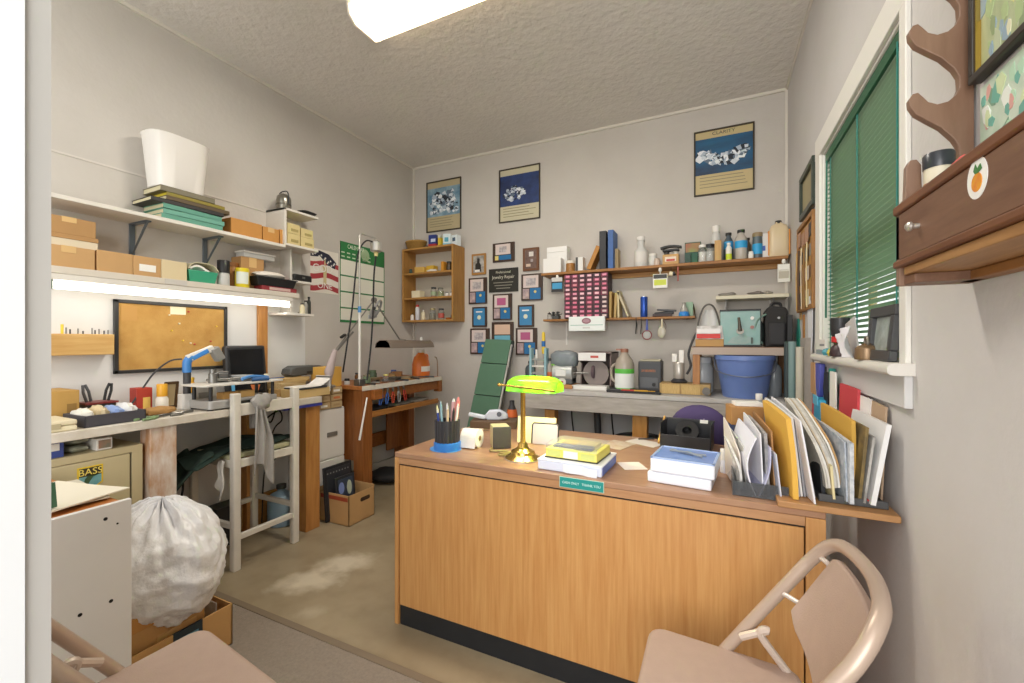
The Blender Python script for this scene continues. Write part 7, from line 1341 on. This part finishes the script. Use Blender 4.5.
folder('kraft backed pad standing beside the white binder on the right wall', .437, .449, 1.60, 1.73, DZ+.0205, .285, '#b79d82', .005, 0, 'pad', 'pad', .03, rs=-.008)
# boxes behind the files
p = pY(757, 440, 1.90); zst = DZ+.0004
for i, (lb, h, w, c, dx) in enumerate((('brown box at the bottom of the box stack behind the files', .10, .13, '#9c7446', 0), ('dark blue and white box in the middle of the stack behind the files', .05, .11, '#39466e', -.01), ('kraft box on top of the stack behind the files', .075, .12, '#b98a52', -.0))):
    carton('small_carton', lb, 'box', Vector((.105+dx, 2.03, zst)), w, .10, h-.001, .1*i, mat(c, .7, var=.1), tape=False); zst += h
solo('label_pad', 'white note pad on top of the kraft box behind the files', 'pad', MB().box(-.05, .05, -.035, .035, 0, .015), PAPER, (.115, 2.03, zst), .2, bev=.001)
jar('spool', 'orange spool on the desk behind the smoky file holder', 'spool', Vector((.055, 1.86, z1)), .022, .075, mat('#d98a3a', .5), PAPER)
bottle('lotion_bottle', 'pale grey bottle standing behind the smoky file holder', 'bottle', Vector((.17, 2.17, z1)), .032, .26, mat('#a9adb0', .3), cap=WHITE)
# ================================================================ RIGHT WALL
gx = XR-.001
# hanging things left of the window
def rw(u, v, X=XR): return pX(u, v, X)
fp_ = thing('framed_picture', 'small dark framed picture high on the right wall beside the window', 'picture', (gx, 2.79, 2.065), -HP); w, h = .375, .245
frame_part(fp_, w, h, .03, mat('#2f3a2f', .4), .024); mk('picture', MB().box(-w/2+.02, w/2-.02, -.008, 0, -h/2+.02, h/2-.02), mat('#8a8f6d', .5, color2='#c2b58a', scale=9), fp_); mk('mat_board', MB().box(-w/2+.028, w/2-.028, -.010, -.008, -h/2+.028, h/2-.028), mat('#a59b78', .6), fp_)
cbd = thing('pin_board', 'wooden framed pin board crowded with cards on the right wall', 'board', (gx, 2.845, 1.67), -HP); w, h = .46, .50
frame_part(cbd, w, h, .025, wood('#a97a42', '#8a5f2e', 5, 'z'), .022); mk('cork', MB().box(-w/2+.02, w/2-.02, -.01, 0, -h/2+.02, h/2-.02), mat('#b98d4f', .85), cbd)
rr = random.Random(21)
for k in range(16):
    x, z_ = -w/2+.05+.12*(k % 4)+rr.uniform(-.02, .02), -h/2+.07+.115*(k//4)+rr.uniform(-.015, .015); s = rr.uniform(.03, .05)
    mk('pinned_card', MB().box(x-s, x+s, -.012-.0006*k, -.0105-.0006*k, z_-s*.9, z_+s*.9), mat(rr.choice(('#d9c9a8', '#7a5c46', '#c9b7a0', '#3f3a3a', '#b98f74', '#e6ddd0', '#8f8a80')), .6), cbd)
for k in range(5): mk('hook_string', MB().tube([(-w/2+.06+.08*k, -.03, .1), (-w/2+.07+.08*k, -.034, -.05), (-w/2+.06+.08*k, -.03, -.24)], .003+.002*(k % 2), 6), mat(('#c9a86a', '#5a4632', '#d9cbb0', '#8a6a3c', '#e0d0a0')[k], .6), cbd)
solo('tan_ruler', 'tan wooden ruler hanging on the wall below the pin board', 'ruler', MB().box(-.025, .025, -.006, 0, -.22, 0), PINE, (gx, 3.06, 1.60), -HP, bev=.001); solo('tan_ruler', 'short orange brown strip hanging below the pin board', 'ruler', MB().box(-.02, .02, -.006, 0, -.25, 0), mat('#a8733a', .5), (gx, 2.96, 1.405), -HP, bev=.001)
solo('green_card', 'dark green bottle shaped card hanging on the right wall near the corner', 'card', MB().prism([(-.05, -.14), (.05, -.14), (.05, .0), (.02, .05), (.02, .09), (-.02, .09), (-.02, .05), (-.05, .0)], -.008, 0, ax='y'), mat('#1f7a6c', .5), (gx, 3.13, 1.30), -HP)
p0 = rw(811, 310, XR); solo('paper_strip', 'long white paper strip pinned to the right wall left of the window', 'paper', MB().prism([(-.09, .17), (.07, .17), (.05, -.05), (-.0, -.19), (-.04, -.1)], -.012, -.0095, ax='y'), mat('#e6e9ee', .6), (gx, 2.72, 1.32), -HP)
solo('mesh_sheet', 'grey translucent sheet hanging on the right wall below the pin board', 'sheet', MB().sheet(lambda a_, b_: ((a_-.5)*.30, -.014+.01*math.sin(7*a_), -.42*b_), 10, 4, .003), mat('#b3aca4', .5, var=.15, scale=30), (gx, 2.84, 1.27), -HP)
# below the sill: pegs with pouch and tools
def peg(y, lb, m, poly, z_, th=.02, nm='hanging_tool', cat='tool'): return solo(nm, lb, cat, MB().prism(poly, -.04, -.04+th, ax='y'), m, (gx, y, z_), -HP, bev=.004)
t = thing('cyan_pouch', 'bright cyan pouch hanging under the far end of the window sill', 'pouch', (gx-.03, 2.28, 1.0), -HP); mk('body', MB().prism([(-.07, .0), (.07, .0), (.075, -.10), (.05, -.135), (-.05, -.135), (-.075, -.10)], -.03, .02, ax='y'), mat('#2fa0c9', .45), t, bev=.01); mk('flap', MB().box(-.07, .03, -.034, -.029, -.03, .012), mat('#5fbfe0', .4), t, bev=.003); mk('strap', MB().box(-.01, .01, -.0, .004, .0, .14), BLACK, t)
peg(2.38, 'blue violet clip hanging under the sill beside the cyan pouch', mat('#5a5fb8', .5), [(-.05, 0), (.05, 0), (.04, -.12), (.0, -.17), (-.04, -.12)], 1.15)
peg(2.22, 'black handled cutter hanging under the sill above the cyan pouch', BLACK, [(-.03, 0), (.03, 0), (.05, -.06), (.04, -.15), (-.02, -.16), (-.05, -.07)], 1.12)
peg(2.10, 'white packet hanging under the sill right of the black cutter', PAPER, [(-.05, 0), (.05, 0), (.05, -.16), (-.05, -.16)], 1.13, .006)
peg(2.49, 'tan card hanging at the far end below the sill', mat('#c2986a', .6), [(-.05, 0), (.05, 0), (.05, -.15), (-.05, -.15)], 1.15, .006)
peg(2.46, 'red and white tag hanging low beside the cyan pouch', mat('#c9484a', .5), [(-.05, 0), (.05, 0), (.05, -.09), (-.05, -.09)], .985, .008)
peg(2.40, 'white blister pack hanging lowest beside the cyan pouch', PAPER, [(-.05, 0), (.05, 0), (.05, -.11), (-.05, -.11)], .90, .008)
t = peg(2.15, 'teal screwdriver hanging under the sill', TEAL, [(-.012, 0), (.012, 0), (.008, -.1), (-.008, -.1)], 1.14, .02)
# on the sill
SZ = 1.1935
def onW(u, X=.43): y = pX(u, 355, X).y; return Vector((X, y, SZ))
p = onW(840, .425); h = pX(840, 318, .425).z-SZ
t = thing('torch', 'black and red torch standing on the window sill', 'torch', p); mk('body', MB().lathe([(.032, 0), (.034, .01), (.03, h*.22), (.02, h*.30), (.02, h*.38)], n=18), mat('#3b2a2c', .4), t); mk('red_band', MB().lathe([(.024, h*.36), (.027, h*.38), (.027, h*.5), (.024, h*.52)], n=18), mat('#c22c2c', .35), t); mk('head', MB().lathe([(.024, h*.5), (.028, h*.56), (.031, h*.72), (.031, h), (.0, h)], n=18), mat('#2a2b2d', .4), t)
for i, (u, w, h, rt, c, lb) in enumerate(((853, .17, .145, -.12, '#cfccca', 'grey white envelope leaning in front of the blind on the sill'), (846, .09, .11, .25, '#dedce0', 'crumpled clear packet leaning beside the torch on the sill'))):
    p = onW(u, .45-.03*i); solo('envelope', lb, 'envelope', MB().sheet(lambda a_, b_: ((a_-.5)*w+.02*b_*i, .0-.015*b_+(.012*math.sin(9*a_+5*b_) if i else 0), h*b_*(.75+.25*a_)), 8, 6, .003), mat(c, .55), p, -HP)
p = onW(866.5, .425); h = pX(866.5, 339, .425).z-SZ
t = thing('brass_bell', 'bronze padlock shaped bottle on the window sill', 'bottle', p); mk('body', MB().lathe([(.030, 0), (.031, .004), (.029, h*.55), (.022, h*.66), (.012, h*.72), (.014, h*.78)], n=20), mat('#8d7356', .35, .5), t); mk('ring', MB().tube([Vector((0, .015*math.cos(2*PI*k/14), h*.86+.016*math.sin(2*PI*k/14))) for k in range(14)], .004, 6, closed=True), mat('#8a8378', .4, .5), t)
a, b = pX(874, 340, .45).y, pX(900, 340, .45).y; h = pX(874, 309, .45).z-SZ
pf2 = thing('standing_photo', 'dark framed photo standing on the near end of the window sill', 'picture frame', (.445, (a+b)/2, SZ), -HP, rot=(-.10, 0, -HP)); w = a-b
q_ = MB()
for x_, y_, z_, e_ in ((-w/2, w/2, h-.03, h), (-w/2, w/2, 0, .03), (-w/2, -w/2+.03, .03, h-.03), (w/2-.03, w/2, .03, h-.03)): q_.box(x_, y_, -.02, 0, z_, e_)
mk('frame', q_, mat('#3c3d3f', .4), pf2, bev=.003); mk('photo', MB().box(-w/2+.025, w/2-.025, -.008, -.003, .025, h-.025), mat('#b9c4c0', .2, color2='#6d736f', scale=9), pf2)
t = thing('name_plate', 'small white box with grey lettering on the far end of the sill', 'sign', onW(823, .43), -HP); mk('plate', MB().box(-.07, .07, -.005, .005, .02, .065), WHITE, t, bev=.001); mk('stand', MB().box(-.06, .06, -.015, .015, 0, .02), mat('#8b97a0', .5), t); mk('print', MB().box(-.04, .05, -.0056, -.005, .036, .046), mat('#8d8f92', .5), t)
for i, (u, c, lb) in enumerate(((827, '#4f9aa8', 'small teal trinket on the sill beside the torch'), (832, '#c9b84a', 'small yellow trinket on the sill beside the torch'))): solo('trinket', lb, 'trinket', MB().lathe([(.012, 0), (.018, .012), (.012, .026), (0, .03)], n=14), mat(c, .4), onW(u, .405))
# ---- wooden gun rack with drawer
GR = wood('#7d5b44', '#684733', 6, 'y'); GRZ = mat('#8a6c58', .35, color2='#785a46', scale=5, stretch=(6, 6, 1)); GY1, GY0 = 1.165, .43
gr = thing('gun_rack', 'dark wooden wall rack with scalloped hooks and a drawer base', 'rack', (0, 0, 0)); fxx = .342
mk('drawer', MB().box(fxx, fxx+.014, GY0, GY1, 1.418, 1.512), GR, gr, bev=.002)
mk('top_rail', MB().box(fxx-.006, XR-.012, GY0, GY1+.003, 1.512, 1.528), wood('#7d5030', '#63391f', 6, 'y'), gr, bev=.004) if False else mk('top_rail', MB().box(fxx-.005, fxx+.016, GY0, GY1+.003, 1.5125, 1.532), wood('#7d5030', '#63391f', 6, 'y'), gr, bev=.004)
mk('bottom_rail', MB().box(fxx-.005, fxx+.016, GY0, GY1+.003, 1.402, 1.4175), wood('#7d5030', '#63391f', 6, 'y'), gr, bev=.004)
mk('floor_board', MB().box(fxx+.004, XR-.012, GY0, GY1-.03, 1.384, 1.4015), wood('#b08450', '#93683a', 6, 'y'), gr, bev=.002)
mk('inner_floor', MB().box(fxx+.017, XR-.012, GY0, GY1-.016, 1.494, 1.504), GR, gr)
mk('back_rail', MB().box(XR-.03, XR-.003, GY0, GY1-.016, 1.366, 1.3835), wood('#a5743f', '#86592b', 6, 'y'), gr, bev=.002)
# scalloped end board (faces the doorway), lower finger, four hooks
sc = [(XR-.004, 1.365), (fxx+.0, 1.365), (fxx-.0, 1.385), (fxx+.0, 1.53), (.352, 1.545)]
def hook(zt):     # one J-shaped gun hook whose tip tops out at zt, drawn tip first going up
    return [(.434, zt-.122), (.426, zt-.104), (.407, zt-.078), (.386, zt-.059), (.368, zt-.042), (.359, zt-.024), (.358, zt-.01), (.364, zt), (.372, zt+.001), (.380, zt-.010), (.388, zt-.022), (.402, zt-.030), (.418, zt-.028), (.430, zt-.018), (.435, zt-.004)]
fing = [(.352, 1.545), (.354, 1.61), (.360, 1.622), (.370, 1.622), (.377, 1.61), (.378, 1.565), (.388, 1.548), (.404, 1.545), (.422, 1.552)]
poly = [(XR-.004, 1.365), (fxx, 1.365), (fxx, 1.53)] + fing + [(.434, 1.575)]
for zt in (1.757, 1.897, 2.037, 2.177): poly += hook(zt)
poly += [(.438, 2.25), (.445, 2.27), (XR-.004, 2.27)]
ym = GY1-.006
eb = mk('end_board', MB().prism(poly, GY1-.018, GY1, ax='y'), GRZ, gr, bev=.0015)
mk('end_board', MB().prism(poly, GY0-.02, GY0, ax='y'), GRZ, gr, bev=.0015)
mk('foot_block', MB().box(.35, .455, GY1-.07, GY1-.0185, 1.366, 1.384), GR, gr, bev=.002)
kp = pX(916, 226, fxx-.004); mk('knob', MB().lathe([(.005, 0), (.005, .008), (.009, .012), (.009, .016), (.004, .02)], (0, 0, 0), 14, M=Matrix.Rotation(-PI/2, 3, 'Y')), mat('#c9c4bb', .3, .7), gr, loc=(fxx, kp.y, kp.z))
sp_ = pX(977.5, 178, fxx); st_ = mk('sticker', MB().prism([(.027*math.cos(2*PI*k/28), .030*math.sin(2*PI*k/28)) for k in range(28)], 0, .0006, ax='x'), mat('#efeeea', .45), gr, loc=(fxx-.0006, sp_.y, sp_.z))
mk('fruit', MB().prism([(.014*math.cos(2*PI*k/20)+.000, .0135*math.sin(2*PI*k/20)-.006) for k in range(20)], 0, .0006, ax='x'), mat('#e0a21f', .5, color2='#d97a2a', scale=60), st_, loc=(-.0006, 0, 0))
mk('leaf', MB().prism([(-.004, .006), (-.014, .010), (-.010, .018), (-.002, .013), (.003, .021), (.008, .012), (.004, .007)], 0, .0006, ax='x'), mat('#3f7a3a', .5), st_, loc=(-.0009, 0, 0))
# things standing in the rack tray
zr = 1.5045
p = pX(934, 175, .395); t = jar('paint_jar', 'small striped jar with a black lid standing in the gun rack tray', 'jar', Vector((.395, p.y-.02, zr)), .022, .115, mat('#d9d0b8', .4), mat('#2f3238', .3), lab=mat('#c9a02f', .5, color2='#a83a3a', scale=50), lh=.26, neck=1.0)
solo('red_cloth', 'red wrapped packet lying in the gun rack tray', 'packet', MB().ell((0, 0, .033), (.022, .045, .033), 14, 8, f=lambda q: 1+.12*math.sin(8*q.y+4*q.z)), mat('#d2574f', .5), (.39, pX(955, 160, .39).y-.03, zr+.0))
# pictures behind the rack
pa = thing('framed_painting', 'framed garden watercolour with a black and gold frame above the gun rack', 'painting', (gx, .90, 1.98), -HP)
a = pX(976, 60, XR-.01).y; zb_ = pX(976, 85, XR-.01).z; w, h = .62, .55; pa.location = (gx-.001, a-w/2, zb_+h/2)
frame_part(pa, w, h, .014, mat('#2c2620', .4), .02); mk('gold_fillet', MB().box(-w/2+.013, -w/2+.018, -.016, -.006, -h/2+.014, h/2-.014), BRASS, pa)
mk('picture', MB().box(-w/2+.013, w/2-.013, -.008, 0, -h/2+.013, h/2-.013), mat('#c3c9a4', .45, color2='#7f9464', scale=8, stretch=(1.5, 1, .6)), pa)
rr = random.Random(13); BC = [mat(c, .5) for c in ('#8fa6b5', '#a8bb88', '#d9d6b8', '#8b9c74', '#b5bfa0', '#d6cf8c')]; bmb = MB()
for k in range(150):
    x, z_ = rr.uniform(-w*.47, -w*.1), rr.uniform(-h*.46, h*.2); s = rr.uniform(.005, .016); n = rr.choice((5, 6, 7))
    bmb.prism([(x+s*math.cos(2*PI*q/n)*rr.uniform(.5, 1.2), z_+s*1.9*math.sin(2*PI*q/n)*rr.uniform(.5, 1.2)) for q in range(n)], -.0086-.000004*k, -.008, ax='y', mi=rr.randrange(6))
mk('brushwork', bmb, BC, pa)['kind'] = 'stuff'
pb2 = thing('unframed_print', 'unframed green garden print below the framed watercolour behind the rack', 'print', (gx-.001, a-w/2-.002, zb_-.20), -HP)
mk('sheet', MB().box(-w/2, w/2, -.003, 0, -.175, .19), mat('#dfe3d6', .5, color2='#9fc0a4', scale=7), pb2)
BC = [mat(c, .5) for c in ('#6fab9c', '#8fc0af', '#e6ebe3', '#7a9c85', '#b5d6ba', '#d9a59c', '#cfdcb0')]; bmb = MB()
for k in range(150):
    x, z_ = rr.uniform(-w*.49, -w*.15), rr.uniform(-.10, .17); s = rr.uniform(.005, .018); n = rr.choice((5, 6, 7))
    bmb.prism([(x+s*math.cos(2*PI*q/n)*rr.uniform(.5, 1.2), z_+s*1.5*math.sin(2*PI*q/n)*rr.uniform(.5, 1.2)) for q in range(n)], -.0036-.000004*k, -.003, ax='y', mi=rr.randrange(7))
mk('brushwork', bmb, BC, pb2)['kind'] = 'stuff'
# ================================================================ FOLDED GREEN PANEL, FOLDING CHAIRS
T0, T1, B0, B1 = pY(485.5, 339, 3.52), pY(511, 340, 3.50), pY(455, 480, 3.20), pY(482, 483, 3.18)
B0.z = B1.z = .004; nrm = (T1-T0).cross(B0-T0).normalized(); nrm = nrm if nrm.y > 0 else -nrm; th = nrm*.05
gp = thing('folding_table', 'green folded panel table leaning on the back wall behind the desk', 'folding table', B0)
def g_(f0, f1): return [((T0*f0+B0*(1-f0))-B0), ((T1*f0+B1*(1-f0))-B0), ((T1*f1+B1*(1-f1))-B0), ((T0*f1+B0*(1-f1))-B0)]
for f0, f1 in ((0.0, .30), (.305, .60), (.605, .825), (.83, 1.0)):
    q = g_(f0, f1); mk('panel', MB().hexa(q, [v+th*.4 for v in q]), mat('#5a8068', .6, var=.06, scale=10), gp, bev=.003)
q = g_(0, 1); e = (T1-T0).normalized(); mk('back_panel', MB().hexa([q[0]+th*.45+e*.0, q[1]+th*.45+e*.015, q[2]+th*.45+e*.015, q[3]+th*.45], [v+th*1.0+e*.01 for v in q]), mat('#26302a', .5), gp, bev=.003)
q = g_(.0, .97); mk('edge_rail', MB().hexa([q[1]+th*.1+e*.004, q[1]+th*.1+e*.016, q[2]+th*.1+e*.016, q[2]+th*.1+e*.004], [q[1]+th*.42+e*.004, q[1]+th*.42+e*.016, q[2]+th*.42+e*.016, q[2]+th*.42+e*.004]), mat('#cfcfca', .35, .4), gp)
t = thing('drink_can', 'dark bottle with an orange label on the floor cabinet beside the folded panel', 'bottle', pY(512, 430, 2.9)); t.location.z = .50
carton('floor_box', 'dark box on the floor beneath the orange labelled bottle', 'box', (t.location.x, 2.9, 0), .2, .2, .4995, 0, mat('#3a3532', .7), tape=False)
mk('body', MB().lathe([(.04, 0), (.042, .01), (.042, .2), (.03, .25), (.018, .28), (.018, .31)], n=18), mat('#2f2f33', .4), t); mk('label', MB().lathe([(.0428, .19), (.0425, .2), (.034, .245)], n=18), mat('#d96a2f', .5), t)
TUBE = mat('#b9a493', .35, .25); VIN = mat('#b0988a', .55, var=.06, scale=30, bump=.15, bscale=300)
def folding_chair(lb, loc, rz):
    t = thing('folding_chair', lb, 'chair', loc, rz, None); hw = .19
    # U-shaped front-leg tube running up into the back; y = 0.25 at the top, -0.26 at the feet
    def at(z): return -.26 + .51*(z/.78)
    pts = [Vector((-hw-.015, at(0.012), .012)), Vector((-hw-.01, at(.45), .45)), Vector((-hw, at(.66), .66)), Vector((-hw+.006, at(.72), .72)), Vector((-hw+.03, at(.765), .765)), Vector((-hw+.08, at(.785)+.008, .785))]
    full = pts + [Vector((0, at(.785)+.022, .787))] + [Vector((-v.x, v.y, v.z)) for v in pts[::-1]]
    mk('frame', MB().tube(full, .0145, 12, cat=True), TUBE, t)
    for s_ in (-1, 1):
        mk('rear_leg', MB().tube([(s_*(hw-.02), -.12, .415), (s_*(hw-.015), .08, .22), (s_*(hw-.015), .27, .013)], .0115, 10), TUBE, t)
        mk('foot_cap', MB().cyl((s_*(hw+.015), -.262, .0), (s_*(hw+.015), -.247, .028), .017, n=12), mat('#8a7f78', .6), t); mk('foot_cap', MB().cyl((s_*(hw-.015), .272, .0), (s_*(hw-.015), .258, .025), .0145, n=12), mat('#8a7f78', .6), t)
        mk('bracket', MB().tube([(s_*(hw-.012), at(.50)-.01, .488), (s_*(hw-.02), at(.55)+.015, .525), (s_*(hw-.02), .10, .51), (s_*(hw-.02), .165, .425), (s_*(hw-.02), .19, .375)], .0095, 8, cat=True), mat('#c9b8aa', .4, .2), t)
        mk('rivet', MB().cyl((s_*(hw-.028), .10, .512), (s_*(hw-.008), .10, .512), .006, n=10), mat('#d8cfc6', .3, .5), t)
    mk('stretcher', MB().cyl((-hw+.015, .215, .075), (hw-.015, .215, .075), .009, n=10), TUBE, t); mk('stretcher', MB().cyl((-hw-.013, at(.11), .11), (hw+.013, at(.11), .11), .009, n=10), TUBE, t)
    # padded seat
    sp = []
    base = [(-.212, -.17), (.212, -.17), (.185, .185), (-.185, .185)]
    poly = []
    rad = [.055, .055, .04, .04]
    for i in range(4):
        p0, p1, p2 = Vector(base[i-1]), Vector(base[i]), Vector(base[(i+1) % 4]); a_ = p1+(p0-p1).normalized()*rad[i]; b_ = p1+(p2-p1).normalized()*rad[i]
        for k in range(7):
            u = k/6; poly.append(tuple(a_*(1-u)**2+p1*2*u*(1-u)+b_*u*u))
    mk('seat', MB().prism(poly, .405, .44, ax='z'), VIN, t, bev=.012, seg=4); mk('seat_pan', MB().prism([(x*.97, y*.97) for x, y in poly], .392, .4045, ax='z'), TUBE, t)
    # slightly dished back pad leaning with the tubes
    def bk(a, b):
        x = (a-.5)*2; zz = .57+.185*b; cut = max(0, abs(x)-.72)/.28
        zz += -.03*cut**2*(b-.5)*2 if b > .5 else .03*cut**2*(.5-b)*2
        return (x*.148, .165+.080*b+.014*(1-x*x), zz)
    mk('backrest', MB().sheet(bk, 16, 10, .018), VIN, t, bev=.004)
    for s_ in (-1, 1):
        for zz in (.62, .73): mk('bolt', MB().cyl((s_*.143, .165+.080*(zz-.57)/.185, zz), (s_*(hw-.004), at(zz)+.002, zz), .006, n=10), mat('#e0d8d0', .3, .4), t)
    return t
folding_chair('beige folding chair in front of the desk, its back to the right wall', (0.0, 1.067, .0065), -HP)
folding_chair('beige folding chair near the doorway, its back cut off by the jamb', (-1.125, .535, .0065), PI-.12)
solo('wall_wire', 'short white wire hook behind the backrest of the right folding chair', 'wire', MB().tube([(.10, 1.494, .60), (.125, 1.485, .592), (.14, 1.482, .575)], .003, 6), WHITE) if False else None
# ================================================================ CAMERA, LIGHT
cd = bpy.data.cameras.new('camera'); cd.sensor_width = 36; cd.lens = F / 1024 * 36; cd.clip_start = .05
co = bpy.data.objects.new('camera', cd); COL.objects.link(co); co.location = CAM; co.rotation_euler = (PI/2, 0, YAW); SC.camera = co
wd = bpy.data.worlds.new('world'); SC.world = wd; wd.use_nodes = True; nt = wd.node_tree
bg = nt.nodes['Background']
sky = nt.nodes.new('ShaderNodeTexSky'); sky.sky_type = 'HOSEK_WILKIE'; sky.turbidity = 4; sky.sun_direction = (.4, -.5, .75)
mx = nt.nodes.new('ShaderNodeMix'); mx.data_type = 'RGBA'; mx.inputs[0].default_value = .75
nt.links.new(sky.outputs[0], mx.inputs[6]); mx.inputs[7].default_value = (1, 1, 1, 1)
nt.links.new(mx.outputs[2], bg.inputs[0]); bg.inputs[1].default_value = 2.1
def area(name, loc, rot, sx, sy, e, c=(1, 1, 1)):
    l = bpy.data.lights.new(name, 'AREA'); l.shape = 'RECTANGLE'; l.size = sx; l.size_y = sy; l.energy = e; l.color = c
    o = bpy.data.objects.new(name, l); COL.objects.link(o); o.location = loc; o.rotation_euler = rot; return o
area('doorway_fill', (0, -1.5, 1.7), (math.radians(98), 0, math.radians(20)), 2.0, 2.0, 75, (1, .98, .95))  # added fill light behind the camera, standing in for a bounced flash
area('ceiling_tubes', (-1.17, 1.82, 2.955), (0, 0, 0), 1.15, .2, 26, (1, .95, .86))
area('bench_tube_glow', (-2.66, 1.45, 1.49), (0, math.radians(12), 0), .05, 1.1, 1.6, (1, .98, .93))
lt = bpy.data.lights.new("lamp_bulb", "POINT"); lt.energy = 11; lt.color = (1, .92, .6); lt.shadow_soft_size = .03; lo = bpy.data.objects.new("lamp_bulb", lt); COL.objects.link(lo); lo.location = LAMPP - Vector((0, 0, .02))
SC.view_settings.view_transform = 'Standard'; SC.view_settings.look = 'None'; SC.view_settings.gamma = 1; SC.view_settings.use_curve_mapping = False
SC.view_settings.exposure = 0.13
SC.cycles.use_denoising = True; SC.cycles.max_bounces = 12; SC.cycles.diffuse_bounces = 8; SC.cycles.transparent_max_bounces = 12
